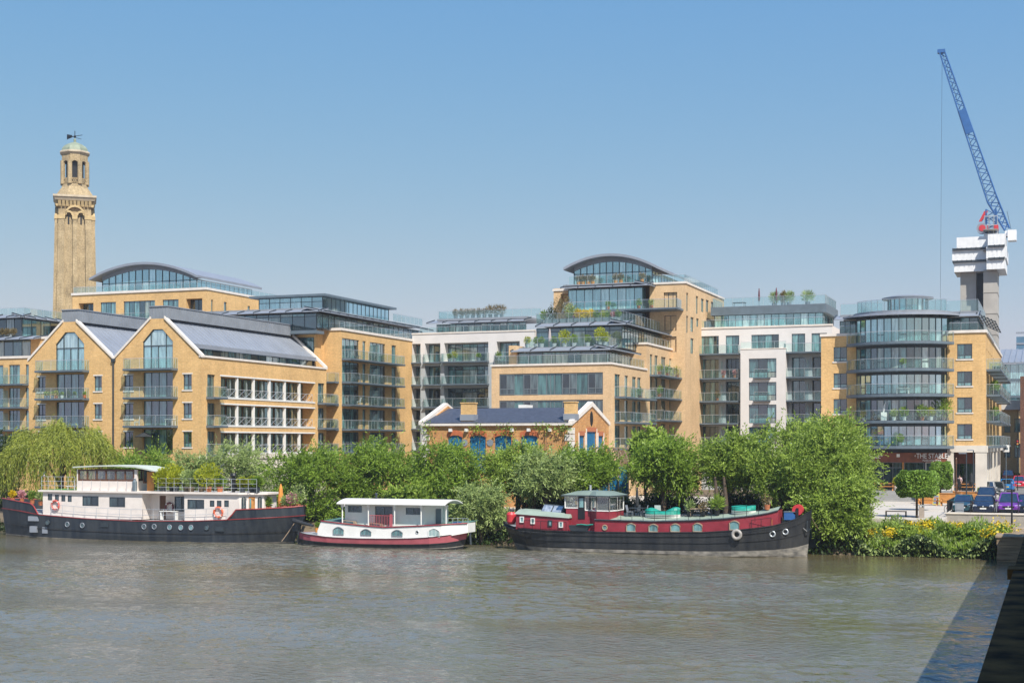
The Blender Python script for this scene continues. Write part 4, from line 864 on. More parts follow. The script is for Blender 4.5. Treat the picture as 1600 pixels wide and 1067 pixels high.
# ------------------------------------------------------------------ old brick pub with slate roof
def pub():
    Y0, Y1 = 130.0, 141.8; XL, XR = XY(660, Y0), XY(895, Y0); ze, zr = 10.7, 12.3; ym = (Y0 + Y1) / 2; f = front(Y0); g = right(XR)
    b = thing('brick_pub', 'old orange brick pub with slate roof, two chimneys and blue doors', 'pub', (-51, 136, 2.5))
    wl = MB(); ops = []; doors = []
    for px0, px1 in ((734, 759), (773, 799), (814, 840), (700, 722)):
        r = (XY(px0, Y0), XY(px1, Y0), 5.9, ZY(800, 680.5, Y0)); ops.append(r); doors.append(r)
    facade(wl, f, XL, XR, 2.3, ze, ops); facade(wl, f, XL, XR, 1.9, 2.35)
    for r in doors:
        d = MB().fbox(f, r[0], r[1], r[2], r[3], .12, .2).build('shutter_door', 'blue_paint', b); gl = MB()
        W = r[1] - r[0]
        for u in (.2, .66): 
            for i in range(2):
                for j in range(3): gl.fbox(f, r[0] + W * u - .1 + i * .27, r[0] + W * u + .12 + i * .27, r[2] + .6 + j * .36, r[2] + .88 + j * .36, .09, .125)
        gl.build('pane', 'pane_dark', d)
        ar = MB(); n = 8
        for i in range(n):
            u0, u1 = i / n, (i + 1) / n; h = lambda u: .25 * (1 - (2 * u - 1) ** 2)
            ar.hexa([f(r[0] - .1 + (W + .2) * u0, r[3] - .2 + h(u0), -.03), f(r[0] - .1 + (W + .2) * u1, r[3] - .2 + h(u1), -.03), f(r[0] - .1 + (W + .2) * u1, r[3] - .2 + h(u1), .13), f(r[0] - .1 + (W + .2) * u0, r[3] - .2 + h(u0), .13)] + [f(r[0] - .1 + (W + .2) * u, r[3] + .3 + h(u), d_) for u, d_ in ((u0, -.03), (u1, -.03), (u1, .13), (u0, .13))])
        ar.build('brick_arch', mat('red_arch', (.45, .13, .05), .85, .15, 3), b)
    gops = [(YX(907, XR), YX(918, XR), 5.0, 8.0), (YX(919.5, XR), YX(931, XR), 4.8, 8.6), (YX(937, XR), YX(943, XR), 5.0, 8.0)]
    gops = [(132.0, 133.6, 6.2, 9.6), (134.4, 137.4, 5.8, 10.0), (138.2, 139.8, 6.2, 9.6)]
    facade(wl, g, Y0, Y1, 2.3, ze, gops)
    for x, s in ((XR, 1), (XL, -1)): wl.prism([(x, Y0, ze), (x, Y1, ze), (x, ym, zr + .4)], (-.3 * s, 0, 0))
    shell(wl, XL, XR, Y0, Y1, 2.3, ze, 'lb'); wl.build('wall', 'brick_orange', b)
    for i, r in enumerate(gops):
        MB().fbox(g, r[0], r[1], r[2], r[3], .1, .2).build('shutter_door', 'blue_paint', b); MB().fbox(g, r[0] - .15, r[1] + .15, r[3], r[3] + .45, -.03, .1).build('brick_arch', 'terracotta', b)
        MB().fbox(g, r[0] - .28, r[0] - .1, r[2], r[3] + .3, -.05, .1).fbox(g, r[1] + .1, r[1] + .28, r[2], r[3] + .3, -.05, .1).build('pilaster', 'coping', b)
    ov = MB().prism([(XR + .02, ym + .5 * math.cos(a), 11.3 + .75 * math.sin(a)) for a in [2 * math.pi * i / 16 for i in range(16)]], (-.03, 0, 0)).prism([(XR + .06, ym + .02 * math.cos(a), 12.35 + .05 * math.sin(a)) for a in [2 * math.pi * i / 8 for i in range(8)]], (-.03, 0, 0))
    ov.build('oval_vent', 'black', b)
    rf = MB()
    for ya, yb in ((Y0 - .15, ym), (Y1 + .15, ym)): rf.hexa([(XL + .1, ya, ze + .05), (XR - .1, ya, ze + .05), (XR - .1, yb, zr), (XL + .1, yb, zr), (XL + .1, ya, ze + .2), (XR - .1, ya, ze + .2), (XR - .1, yb, zr + .15), (XL + .1, yb, zr + .15)])
    rf.build('roof', 'slate', b)
    for x in (XL + .05, XR):
        for ya in (Y0 - .2, Y1 + .2): MB().hexa([(x - .38, ya, ze - .02), (x + .12, ya, ze - .02), (x + .12, ym, zr + .25), (x - .38, ym, zr + .25), (x - .38, ya, ze + .32), (x + .12, ya, ze + .32), (x + .12, ym, zr + .72), (x - .38, ym, zr + .72)]).build('gable_coping', 'coping', b)
    MB().box(XL, XR, Y0 - .28, Y0, ze - .12, ze + .1).build('cornice', 'coping', b)
    q = MB(); q2 = MB()
    for i in range(12): q.box(XR - (.5 if i % 2 else .8), XR + .05, Y0 - .05, Y0 + .5, 2.5 + i * .66, 3.1 + i * .66); q2.box(XL - .03, XL + (.5 if i % 2 else .8), Y0 - .05, Y0 + .4, 2.5 + i * .66, 3.1 + i * .66)
    q.build('quoins', 'coping', b); q2.build('quoins', 'coping', b)
    for px0, px1 in ((720, 739.5), (881.5, 898)):
        yc = Y0 + .35; x0, x1 = XY(px0, yc), XY(px1, yc); ztp = ZY(730, 630.5, yc); ch = MB().box(x0, x1, yc, yc + 1.0, ze + .3, ztp).box(x0 - .06, x1 + .06, yc - .06, yc + 1.06, ztp, ztp + .12)
        c_ = ch.build('chimney', 'brick', b); MB().box(x0 - .06, x1 + .06, yc - .1, yc + 1.1, ze + .4, ze + 1.0).build('flashing', 'zinc', c_)
    for px in (730, 801, 827, 705, 860): MB().box(XY(px, Y0) - .14, XY(px, Y0) + .14, Y0 - .35, Y0, 10.0, 10.3).build('wall_lamp', 'white_paint', b)
    for px in (726, 766, 806): MB().disc((XY(px, Y0), Y0 - .06, 8.9), .34).build('tie_plate', 'zinc_dark', b)
    MB().box(XY(810, 137), XY(822, 137), 137, 139, zr - .2, zr + .5).build('skylight', 'white_paint', b)
pub()

# ------------------------------------------------------------------ standpipe tower
def standpipe():
    M['buff_cornice'] = mat('buff_cornice_stone', (.50, .42, .31), .85, .15, 1)
    yc = 245.0; xc = XY(117, yc); b = thing('standpipe_tower', 'tall buff brick Italianate water tower with lantern and domed top', 'tower', (xc, yc, 2.5))
    z = lambda p: ZY(117, p, yc); rot = R(20.9) + R(17)
    cr, sr = math.cos(rot), math.sin(rot)
    def P(u, v, zz): return (xc + u * cr - v * sr, yc + u * sr + v * cr, zz)
    sc = 297 / 2222.; zt = z(318); hb, ht = 4.2, 3.2
    k0 = 2.5
    def hz(zz): return hb + (ht - hb) * min(1, (zz - k0) / (zt - k0))
    sh = MB(); fr = MB(); dk = MB(); st = MB()
    h0, h1 = hz(k0), hz(zt); sh.hexa([P(-h0, -h0, k0), P(h0, -h0, k0), P(h0, h0, k0), P(-h0, h0, k0), P(-h1, -h1, zt), P(h1, -h1, zt), P(h1, h1, zt), P(-h1, h1, zt)])
    zs = z(347)
    def fc(side, s, zz, o): h = hz(zz) + o; return [P(s, -h, zz), P(h, s, zz), P(-s, h, zz), P(-h, -s, zz)][side]
    for sd in range(4):
        for u0, u1 in ((-1, -.62), (-.13, .13), (.62, 1)):
            q = lambda u, zz, o: fc(sd, u * hz(zz), zz, o)
            fr.hexa([q(u0, k0, 0), q(u1, k0, 0), q(u1, k0, .75), q(u0, k0, .75), q(u0, zs, 0), q(u1, zs, 0), q(u1, zs, .7), q(u0, zs, .7)])
            st.hexa([q(u0 - .03, zs, 0), q(u1 + .03, zs, 0), q(u1 + .03, zs, .8), q(u0 - .03, zs, .8), q(u0 - .03, zs + .8, 0), q(u1 + .03, zs + .8, 0), q(u1 + .03, zs + .8, .8), q(u0 - .03, zs + .8, .8)])
        for cu, rr in ((-.375, .3), (.375, .3), (0, .62)):
            z_ = zs + .8 if rr < .5 else zs + .9
            for i in range(10):
                a0, a1 = math.pi * i / 10, math.pi * (i + 1) / 10; W = 3.25
                pts = []
                for o in (.05, .72):
                    for a, r_ in ((a0, rr), (a1, rr), (a1, rr - .12), (a0, rr - .12)): pts.append(fc(sd, W * (cu + r_ * math.cos(a)), z_ + W * r_ * math.sin(a), o))
                st.hexa(pts)
        dk.prism([fc(sd, .45 * math.cos(2 * math.pi * i / 12), zs + 2.9 + .45 * math.sin(2 * math.pi * i / 12), .04) for i in range(12)], Vector(fc(sd, 0, zs, .1)) - Vector(fc(sd, 0, zs, 0)))
        for cu in (-.375, .375):
            for z0, z1, wd in ((zs - 1.0, zs + .9, .16), (zs - 28, zs - 25.6, .14)):
                dk.hexa([fc(sd, 3.3 * cu - wd, z0, 0), fc(sd, 3.3 * cu + wd, z0, 0), fc(sd, 3.3 * cu + wd, z0, .06), fc(sd, 3.3 * cu - wd, z0, .06), fc(sd, 3.3 * cu - wd, z1, 0), fc(sd, 3.3 * cu + wd, z1, 0), fc(sd, 3.3 * cu + wd, z1, .06), fc(sd, 3.3 * cu - wd, z1, .06)])
        for i in range(9):
            s = -3.0 + i * .75; e = .28
            st.hexa([fc(sd, s - e, zt - 1.2, .0), fc(sd, s + e, zt - 1.2, 0), fc(sd, s + e, zt - 1.2, .45), fc(sd, s - e, zt - 1.2, .45), fc(sd, s - e, zt - .1, 0), fc(sd, s + e, zt - .1, 0), fc(sd, s + e, zt - .1, .85), fc(sd, s - e, zt - .1, .85)])
    sh.build('shaft', 'brick_stock', b); fr.build('pilaster', 'brick_stock', b); st.build('arch_moulding', mat('buff_stone', (.50, .37, .19), .85, .15, 1.5), b); dk.build('slit_window', 'black', b)
    def sq(mb, zz0, zz1, h0, h1): mb.hexa([P(-h0, -h0, zz0), P(h0, -h0, zz0), P(h0, h0, zz0), P(-h0, h0, zz0), P(-h1, -h1, zz1), P(h1, -h1, zz1), P(h1, h1, zz1), P(-h1, h1, zz1)])
    c = MB(); sq(c, zt, zt + .7, 3.85, 4.2); sq(c, zt + .7, zt + 1.1, 4.3, 4.3); c.build('cornice', 'buff_cornice', b)
    o8 = rot + math.pi / 8
    z0, z1, z2, z3 = zt + 1.1, z(290), z(254), z(244)
    MB().lathe((xc, yc, 0), [(4.2, z0), (2.8, z0 + 2.0), (2.7, z1)], 8, o8).build('octagon_base', 'brick_stock', b)
    MB().lathe((xc, yc, 0), [(1.9, z1), (1.9, z3)], 8, o8).build('lantern_core', 'black', b)
    lt = MB(); ba = MB()
    for i in range(8):
        a = o8 + i * math.pi / 4; px_, py_ = xc + 2.6 * math.cos(a), yc + 2.6 * math.sin(a); lt.lathe((px_, py_, 0), [(.48, z1), (.48, z2)], 8)
        a2 = a + math.pi / 4; A = Vector((px_, py_, 0)); B = Vector((xc + 2.6 * math.cos(a2), yc + 2.6 * math.sin(a2), 0)); n_ = Vector((math.cos(a + math.pi / 8), math.sin(a + math.pi / 8), 0)) * .3
        for j in range(8):
            u0, u1 = j / 8, (j + 1) / 8; h0 = z2 - .9 + .9 * math.sin(math.pi * u0); h1 = z2 - .9 + .9 * math.sin(math.pi * u1)
            p0, p1 = A.lerp(B, u0), A.lerp(B, u1); lt.hexa([p0 - n_ + Vector((0, 0, h0)), p1 - n_ + Vector((0, 0, h1)), p1 + n_ * .6 + Vector((0, 0, h1)), p0 + n_ * .6 + Vector((0, 0, h0)), p0 - n_ + Vector((0, 0, z3)), p1 - n_ + Vector((0, 0, z3)), p1 + n_ * .6 + Vector((0, 0, z3)), p0 + n_ * .6 + Vector((0, 0, z3))])
        for j in range(3):
            for k in range(5):
                if (j + k) % 2 == 0: p = A.lerp(B, .3 + .1 * k); lt.box(p.x - .12, p.x + .12, p.y - .12, p.y + .12, z1 + .1 + j * .4, z1 + .45 + j * .4)
    lt.build('arcade', 'brick_stock', b); MB().lathe((xc, yc, 0), [(2.8, z3), (3.2, z3 + .4), (3.2, z3 + .65), (2.8, z3 + .85)], 8, o8).build('lantern_cornice', 'buff_cornice', b)
    zd = z3 + .85; zp = z(222.5); H_ = zp - zd; w8 = 0
    MB().lathe((xc, yc, 0), [(2.85, zd), (2.7, zd + H_ * .25), (2.3, zd + H_ * .5), (1.6, zd + H_ * .72), (.8, zd + H_ * .9), (.25, zp), (.3, zp + .5), (.08, zp + .8)], 8, o8).build('dome', 'copper', b)
    v = MB(); v.tube([(xc, yc, zp), (xc, yc, z(205))], .08, 6); zc = z(213)
    v.tube([P(-1.5, 1.5, zc), P(1.5, -1.5, zc)], .06, 4); v.tube([P(-1.3, -1.3, zc - .3), P(1.3, 1.3, zc - .3)], .05, 4); v.prism([P(-1.6, 1.6, zc - .5), P(-.6, .6, zc - .2), P(-.6, .6, zc + .3), P(-1.6, 1.6, zc + .6)], (.03, .03, 0)); v.lathe((xc, yc, zp + .9), [(.05, 0), (.3, .3), (.05, .6)], 8)
    v.build('weather_vane', 'black', b)
standpipe()

# ------------------------------------------------------------------ concrete core under construction + luffing crane
def core_and_crane():
    yc = 300.0; k = on_y(1535, 690, yc); sc = (k[0] ** 2 + yc ** 2) ** .5 / 2222 * .96
    X = lambda p, y=yc: XY(p, y); Z = lambda p, y=yc: ZY(1535, p, y)
    b = thing('concrete_core', 'bare concrete lift core wrapped in white sheeting at the top', 'tower', (X(1535), yc, 2.5))
    MB().box(X(1500), X(1525), yc + 1, yc + 6, 2, Z(423)).build('shaft', 'concrete', b); MB().box(X(1537), X(1566) - .9, yc - 1.5, yc + 8, 2, Z(423)).build('shaft', 'concrete', b)
    MB().box(X(1525), X(1537), yc + 3.5, yc + 4, 2, Z(423)).build('infill_wall', 'steel_dark', b); rc = MB()
    for i in range(12): rc.box(X(1537) - .06, X(1566) - .84, yc - 1.56, yc + 8.06, 5 + i * 4.2, 5.12 + i * 4.2)
    rc.build('pour_joint', mat('joint', (.25, .23, .2), .9, .1, 1), b)
    for p0, p1, q0, q1 in ((1495, 1578, 370, 388), (1488, 1580, 389.5, 407.5), (1491, 1578, 408.5, 424)):
        m_ = MB(); z0, z1 = Z(q1), Z(q0); xm = X((p0 + p1) / 2 + 8)
        nw = 14
        for (xa, xb, ya) in ((X(p0), xm, yc - .5), (xm, X(p1) - .8, yc - 3)):
            for i in range(nw):
                u0, u1 = xa + (xb - xa) * i / nw, xa + (xb - xa) * (i + 1) / nw; w0, w1 = .012 * math.sin(i * 2.1), .012 * math.sin((i + 1) * 2.1)
                m_.hexa([(u0, ya + w0, z0), (u1, ya + w1, z0), (u1, yc + 9.5, z0), (u0, yc + 9.5, z0), (u0, ya + w0, z1), (u1, ya + w1, z1), (u1, yc + 9.5, z1), (u0, yc + 9.5, z1)])
        m_.build('sheeting', 'sheet', b)
    d = MB()
    for q in (388.8, 408): 
        d.box(X(1489), X(1545), yc - .9, yc + 10, Z(q) - .2, Z(q) + .2); d.box(X(1545) + .01, X(1579) - 1, yc - 3.4, yc + 10, Z(q) - .2, Z(q) + .2)
        for i in range(12): d.tube([(X(1489) + i * .9, yc - (1.0 if i < 9 else 3.5), Z(q) - .22), (X(1489) + i * .9, yc - (1.0 if i < 9 else 3.5), Z(q) + .28)], .06, 4)
    d.build('scaffold_deck', 'steel_dark', b)
    c = thing('luffing_crane', 'blue luffing jib crane with red winch standing on the concrete core', 'crane', (X(1547), yc, Z(372)))
    yc2 = yc + 2
    def lattice(mb, A, B, w0, w1, n, r=.1, up=Vector((0, 1, 0))):
        A, B = Vector(A), Vector(B); t = (B - A).normalized(); u = t.cross(up).normalized(); v = t.cross(u)
        cs = []
        for i in range(n + 1):
            p = A.lerp(B, i / n); w_ = w0 + (w1 - w0) * i / n; cs.append([p + u * a * w_ + v * b_ * w_ for a, b_ in ((-1, -1), (1, -1), (1, 1), (-1, 1))])
        for j in range(4): mb.tube([cs[0][j], cs[n][j]], r, 5)
        for i in range(n):
            for j in range(4): mb.tube([cs[i][j], cs[i + 1][(j + 1) % 4]] if i % 2 else [cs[i][(j + 1) % 4], cs[i + 1][j]], r * .55, 4)
        return cs
    m_ = MB(); lattice(m_, (X(1548), yc2, Z(376)), (X(1548), yc2, Z(326)), .95, .95, 5, .14); m_.build('mast', 'crane_blue', c)
    piv = (X(1574), yc2, Z(361)); k1 = (X(1549.5), yc2, Z(310)); tip = (X(1471), yc2, Z(72))
    m_ = MB(); lattice(m_, k1, tip, 1.0, .5, 26, .15); lattice(m_, (X(1573), yc2, Z(358)), k1, .5, 1.0, 6, .17); m_.box(tip[0] - .9, tip[0] + .6, yc2 - .6, yc2 + .6, tip[2] - .2, tip[2] + .5); m_.build('jib', 'crane_blue', c)
    pnl = MB(); A, B = Vector(k1).lerp(Vector(tip), .44), Vector(k1).lerp(Vector(tip), .60); t = (B - A).normalized(); u = t.cross(Vector((0, 1, 0))).normalized()
    pnl.prism([A - u * .75 + Vector((0, -.95, 0)), A + u * .75 + Vector((0, -.95, 0)), B + u * .68 + Vector((0, -.9, 0)), B - u * .68 + Vector((0, -.9, 0))], (0, -.06, 0)); pnl.build('jib_panel', 'crane_blue', c)
    MB().box(X(1574.5), X(1588), yc2 - 1.6, yc2 + 1.6, Z(377), Z(361)).box(X(1570), X(1575), yc2 - 1.2, yc2 + 1.2, Z(370), Z(362)).build('counterweight', 'sheet', c)
    rd = MB(); A, B = Vector((X(1531), yc2 - 1, Z(345))), Vector((X(1540), yc2 - 1, Z(329))); rd.hexa([A + Vector((-.25, 0, 0)), A + Vector((.35, 0, 0)), A + Vector((.35, .4, 0)), A + Vector((-.25, .4, 0)), B + Vector((-.3, 0, 0)), B + Vector((.4, 0, 0)), B + Vector((.4, .4, 0)), B + Vector((-.3, .4, 0))])
    rd.build('red_strut', 'red_paint', c); MB().disc((X(1534), yc2 - 1.6, Z(356)), 1.05, 20, 1.6).build('winch_drum', 'zinc', c); MB().disc((X(1534.5), yc2 - 1.7, Z(356)), .65, 16, .08).box(X(1537), X(1543), yc2 - 1.5, yc2 + 1, Z(361), Z(352)).box(X(1553), X(1559.5), yc2 - 1.5, yc2 + 1, Z(360), Z(352)).build('winch_motor', 'red_paint', c)
    pl = MB()
    for q in (365, 352, 338): 
        for y in (-1.4, 1.4): pl.tube([(X(1538), yc2 + y, Z(q)), (X(1558), yc2 + y, Z(q))], .1, 4)
    for p in (1538, 1545, 1552, 1558):
        for y in (-1.4, 1.4): pl.tube([(X(p), yc2 + y, Z(368)), (X(p), yc2 + y, Z(337))], .07, 4)
    pl.box(X(1537), X(1559), yc2 - 1.5, yc2 + 1.5, Z(369), Z(365)); pl.build('platform', 'rail', c)
    cb = MB(); cb.tube([(X(1548), yc2, Z(326)), k1], .05, 4); cb.tube([(X(1548), yc2, Z(326)), tip], .035, 4); cb.tube([tip, (X(1471) - .4, yc2, Z(520))], .025, 4); cb.tube([(X(1573), yc2, Z(330)), (X(1580), yc2, Z(362))], .04, 4); cb.build('cable', 'steel_dark', c)
core_and_crane()

# ------------------------------------------------------------------ far street buildings
def far_buildings():
    y = 240.0; x0, x1 = XY(1559, y), XY(1590, y); b = thing('cream_street_building', 'buff building with pale parapet at the far end of the street', 'building', (x0, y, 2.9))
    wl = MB(); f = front(y); zt = ZY(1578, 640, y); op = []
    for z in (6.5, 10.5): 
        for i in range(3): r = (x0 + 1 + i * 1.5, x0 + 1.9 + i * 1.5, z, z + 2.2); op.append(r); window(f, *r, b, 1, None, .2)
    facade(wl, f, x0 - 5, x1, 2.5, zt, op); shell(wl, x0 - 5, x1, y, y + 20, 2.5, zt, 'lrbt'); wl.build('wall', 'brick', b); MB().box(x0 - 5.3, x1 + .5, y - .5, y + 20, zt, zt + 1.5).build('parapet', 'stone', b)
    y = 225.0; x0 = XY(1594, y); zt = ZY(1598, 588, y); b = thing('dark_brick_building', 'dark red brick building at the right edge of the street', 'building', (x0, y, 2.9))
    wl = MB(); f = front(y); op = []
    for z in (4, 8, 12, 16): r = (x0 + 1.5, x0 + 3.5, z, z + 2.4); op.append(r); window(f, *r, b, 2, None, .2)
    lf = leftf(x0); oq = []
    for z in (5, 9.5, 13.5): r = (y + 3, y + 6, z, z + 2.4); oq.append(r); window(lf, *r, b, 2, None, .2)
    facade(wl, f, x0, x0 + 18, 2.5, zt, op); facade(wl, lf, y, y + 20, 2.5, zt, oq); shell(wl, x0, x0 + 18, y, y + 20, 2.5, zt, 'rbt'); wl.build('wall', 'brick_red', b)
    y = 330.0; x0 = XY(1566, y); zt = ZY(1590, 569, y); b = thing('glass_office', 'blue glass office with a ribbed metal roof far behind the street', 'building', (x0, y, 2.9))
    window(front(y), x0, x0 + 50, 3, zt, b, 30, .5, .1, 'frame_mid', 'pane_teal'); bd = MB()
    for i in range(6): bd.box(x0, x0 + 50, y - .2, y, 4 + (zt - 4) * i / 6, 4.5 + (zt - 4) * i / 6)
    bd.build('floor_band', 'steel', b); rf = MB().hexa([(x0 - 1, y - 1, zt), (x0 + 51, y - 1, zt), (x0 + 51, y + 25, zt + 4.4), (x0 - 1, y + 25, zt + 4.4), (x0 - 1, y - 1, zt + .4), (x0 + 51, y - 1, zt + .4), (x0 + 51, y + 25, zt + 4.8), (x0 - 1, y + 25, zt + 4.8)])
    for i in range(40): rf.hexa([(x0 + i * 1.3, y - 1, zt + .4), (x0 + i * 1.3 + .15, y - 1, zt + .4), (x0 + i * 1.3 + .15, y + 25, zt + 4.8), (x0 + i * 1.3, y + 25, zt + 4.8), (x0 + i * 1.3, y - 1, zt + .6), (x0 + i * 1.3 + .15, y - 1, zt + .6), (x0 + i * 1.3 + .15, y + 25, zt + 5), (x0 + i * 1.3, y + 25, zt + 5)])
    rf.build('roof', 'zinc', b)
    y = 420.0; x0, x1 = XY(1588, y), XY(1620, y); b = thing('blue_tower_block', 'small blue clad tower block on the skyline at the right edge', 'building', (x0, y, 2.9))
    zt = ZY(1595, 526, y); MB().box(x0, x1, y, y + 14, 2.5, zt).build('wall', mat('blue_cladding', (.10, .20, .30), .4, .15, .4), b); bd = MB()
    for i in range(12): bd.box(x0 - .1, x1 + .1, y - .12, y, 6 + i * 3, 6.5 + i * 3)
    bd.build('floor_band', 'zinc', b)
    y = 215.0; x0 = XY(1581, y); b = thing('road_canopy', 'dark brown bridge deck spanning the far street', 'bridge', (x0, 280, 2.9))
    MB().box(x0 - 8, x0 + 40, 280, 290, 8.6, 10.6).build('deck', 'brick_red', b); MB().box(x0 - 8.2, x0 + 40, 279.7, 280, 10.4, 11.6).build('parapet', 'steel_dark', b)
far_buildings()
# ------------------------------------------------------------------ vegetation
def leaves(name, pts, dirs, L, W, m, parent=None):
    """many small folded leaf sprays: pts (n,3) positions, dirs (n,3) long axis"""
    n = len(pts); dirs = dirs / (np.linalg.norm(dirs, axis=1, keepdims=True) + 1e-9)
    rnd = RNG.normal(size=(n, 3)) * .75 + [.4, -.4, .8]; sd = np.cross(dirs, rnd); sd /= np.linalg.norm(sd, axis=1, keepdims=True) + 1e-9
    L = L * RNG.uniform(.6, 1.35, (n, 1)); W = W * RNG.uniform(.6, 1.3, (n, 1))
    v = np.empty((n, 4, 3)); nn = np.cross(dirs, sd) * W * .35
    v[:, 0] = pts - dirs * L * .5; v[:, 1] = pts + sd * W * .5 + nn; v[:, 2] = pts + dirs * L * .5; v[:, 3] = pts - sd * W * .5 + nn
    o0 = np.array(ORG.get(parent.name, (0, 0, 0)) if parent else (0, 0, 0)); v -= o0
    me = bpy.data.meshes.new(name); me.vertices.add(n * 4); me.loops.add(n * 4); me.polygons.add(n)
    me.vertices.foreach_set('co', v.reshape(-1).astype(np.float32)); me.loops.foreach_set('vertex_index', np.arange(n * 4, dtype=np.int32))
    me.polygons.foreach_set('loop_start', np.arange(0, n * 4, 4, dtype=np.int32)); me.update(calc_edges=True); me.materials.append(LEAF[m])
    ob = bpy.data.objects.new(name, me); COL.objects.link(ob); ORG[ob.name] = tuple(o0)
    if parent: ob.parent = parent
    return ob
def crown_points(lobes, n, shell=.5, up=.35, droop=0.0):
    vol = np.array([l[3] * l[4] * l[5] for l in lobes]) ** .8; k = RNG.choice(len(lobes), n, p=vol / vol.sum()); lb = np.array(lobes)[k]
    d = RNG.normal(size=(n, 3)); d /= np.linalg.norm(d, axis=1, keepdims=True); r = (shell + (1 - shell) * RNG.random(n) ** .6)[:, None]
    r *= 1 + .10 * RNG.normal(size=(n, 1)); p = lb[:, :3] + d * r * lb[:, 3:6]
    dr = d * .8 + RNG.normal(size=(n, 3)) * .55; dr[:, 2] += up - droop; return p, dr
def make_lobes(cx, cy, z0, z1, rx, ry, k=16, seed=0, sub=.36):
    r = random.Random(seed); cz, rz = (z0 + z1) / 2, (z1 - z0) / 2; out = [(cx, cy, cz - rz * .12, rx * .5, ry * .5, rz * .55)]
    for i in range(k):
        a = r.uniform(0, 2 * math.pi); e = math.asin(r.uniform(-.75, .95)); q = r.uniform(.58, .76); s = sub * r.uniform(.65, 1.3)
        out.append((cx + rx * q * math.cos(a) * math.cos(e), cy + ry * q * math.sin(a) * math.cos(e), cz + rz * q * math.sin(e), rx * s, ry * s, min(rx, rz) * s * r.uniform(.75, 1.05)))
    return out
def trunk(base, top, r0, lobes, par, seed=0, n=7):
    m_ = MB(); b, t = Vector(base), Vector(top); r = random.Random(seed); mid = b.lerp(t, .5) + Vector((r.uniform(-.25, .25), r.uniform(-.2, .2), 0))
    m_.tube([b, mid, t], [r0, r0 * .8, r0 * .5], 8)
    for l in lobes[1:n + 1]:
        s = b.lerp(t, r.uniform(.35, .8)); e = Vector(l[:3]); m_.tube([s, s.lerp(e, .5) + Vector((0, 0, .3)), e], [r0 * .4, r0 * .25, r0 * .08], 6)
    return m_.build('trunk', 'bark', par)
def sprays(p, d, k, ln):
    """turn twig origins and directions into k leaves strung along each gently arching twig"""
    n = len(p); d = d / (np.linalg.norm(d, axis=1, keepdims=True) + 1e-9); t = np.tile(np.linspace(.05, 1, k), n)[:, None]; P = np.repeat(p, k, 0); D = np.repeat(d, k, 0); l = np.repeat(ln * RNG.uniform(.5, 1.3, (n, 1)), k, 0)
    bend = np.repeat(RNG.normal(size=(n, 3)) * .25 + [.12, 0, -.12], k, 0); P = P + D * t * l + bend * t ** 2 * l + RNG.normal(size=P.shape) * .055; return P, D + bend * t * 1.4 + RNG.normal(size=P.shape) * .42
def tree(name, label, px0, px1, py0, py1, y, m, n, ry=None, L=.27, W=.11, k=34, seed=0, zb=1.9, sub=.27, group='trees along the river bank', up=.35, droop=0., twigs=True, shell=.62):
    x0, x1 = XY(px0, y), XY(px1, y); z1 = ZY((px0 + px1) / 2, py0, y) - .2; z0 = ZY((px0 + px1) / 2, py1, y); rx = (x1 - x0) / 2; cx = (x0 + x1) / 2
    ry = ry or rx * .8; t = thing(name, label, 'tree' if 'shrub' not in name else 'shrub', (cx, y, zb), group)
    lb = make_lobes(cx, y, z0, z1, rx, ry, k, seed, sub)
    trunk((cx, y, zb - .5), (cx, y, (z0 + z1) / 2), max(.1, min(.28, rx * .08)), lb, t, seed)
    K = 11; p, d = crown_points(lb, int(n * 1.7) // K, shell, up, droop); p -= d / np.linalg.norm(d, axis=1, keepdims=True) * .45
    if twigs:                                         # loose sprays standing out of the outline
        q, e = crown_points(lb, n // 9 // K, .95, up + .4, droop); p = np.vstack([p, q]); d = np.vstack([d, e])
    p, d = sprays(p, d, K, min(1.15, .28 * rx + .3))
    keep = p[:, 2] > zb - .2; leaves('crown', p[keep], d[keep], L, W, m, t); return t
def willow():
    y = 121.0; t = thing('weeping_willow', 'weeping willow with hanging yellow-green strands behind the stern of the long barge', 'tree', (XY(95, y), y, 1.9), 'trees along the river bank')
    cx, zt = XY(95, y), ZY(95, 668, y); rx = (XY(182, y) - XY(8, y)) / 2; P = []; D = []
    for i in range(1500):
        a = RNG.uniform(0, 2 * math.pi); q = math.sqrt(RNG.random()); px, py = cx + rx * q * math.cos(a), y + 4.2 * q * math.sin(a)
        top = zt - 2.6 * q ** 2.2 + RNG.normal() * .4 + 1.0 * math.sin(px * 1.3 + py) * .5; ln = RNG.uniform(1.2, 4.6) * (.5 + .8 * q); bot = max(2.4, top - ln); nseg = int((top - bot) / .17)
        sw = RNG.normal() * .12; ou = Vector((math.cos(a), math.sin(a), 0))
        for j in range(nseg):
            u = j / max(1, nseg); off = .9 * math.sin(u * 1.5) * (.3 + q * .4); P.append((px + ou.x * off + sw * u + RNG.normal() * .05, py + ou.y * off * .5 + RNG.normal() * .05, top - (top - bot) * u ** 1.25)); D.append((ou.x * (.7 - u) + RNG.normal() * .25, ou.y * (.5 - u * .5) + RNG.normal() * .25, -.25 - u * 1.2))
    lb = [(cx, y, zt - 2, rx * .6, 2, 1)] + [(cx + rx * .6 * math.cos(i), y + 2 * math.sin(i), zt - 1.2, 1, 1, 1) for i in range(6)]
    trunk((cx, y, 1.5), (cx + .3, y, zt - 1.5), .35, lb, t, 3); leaves('crown', np.array(P), np.array(D), .36, .085, 'willow', t)
willow()
T = tree
T('leafy_tree', 'dark green small tree left of the weeping willow below the far-left balconies', -30, 40, 646, 800, 126, 'dark', 6000, seed=1)
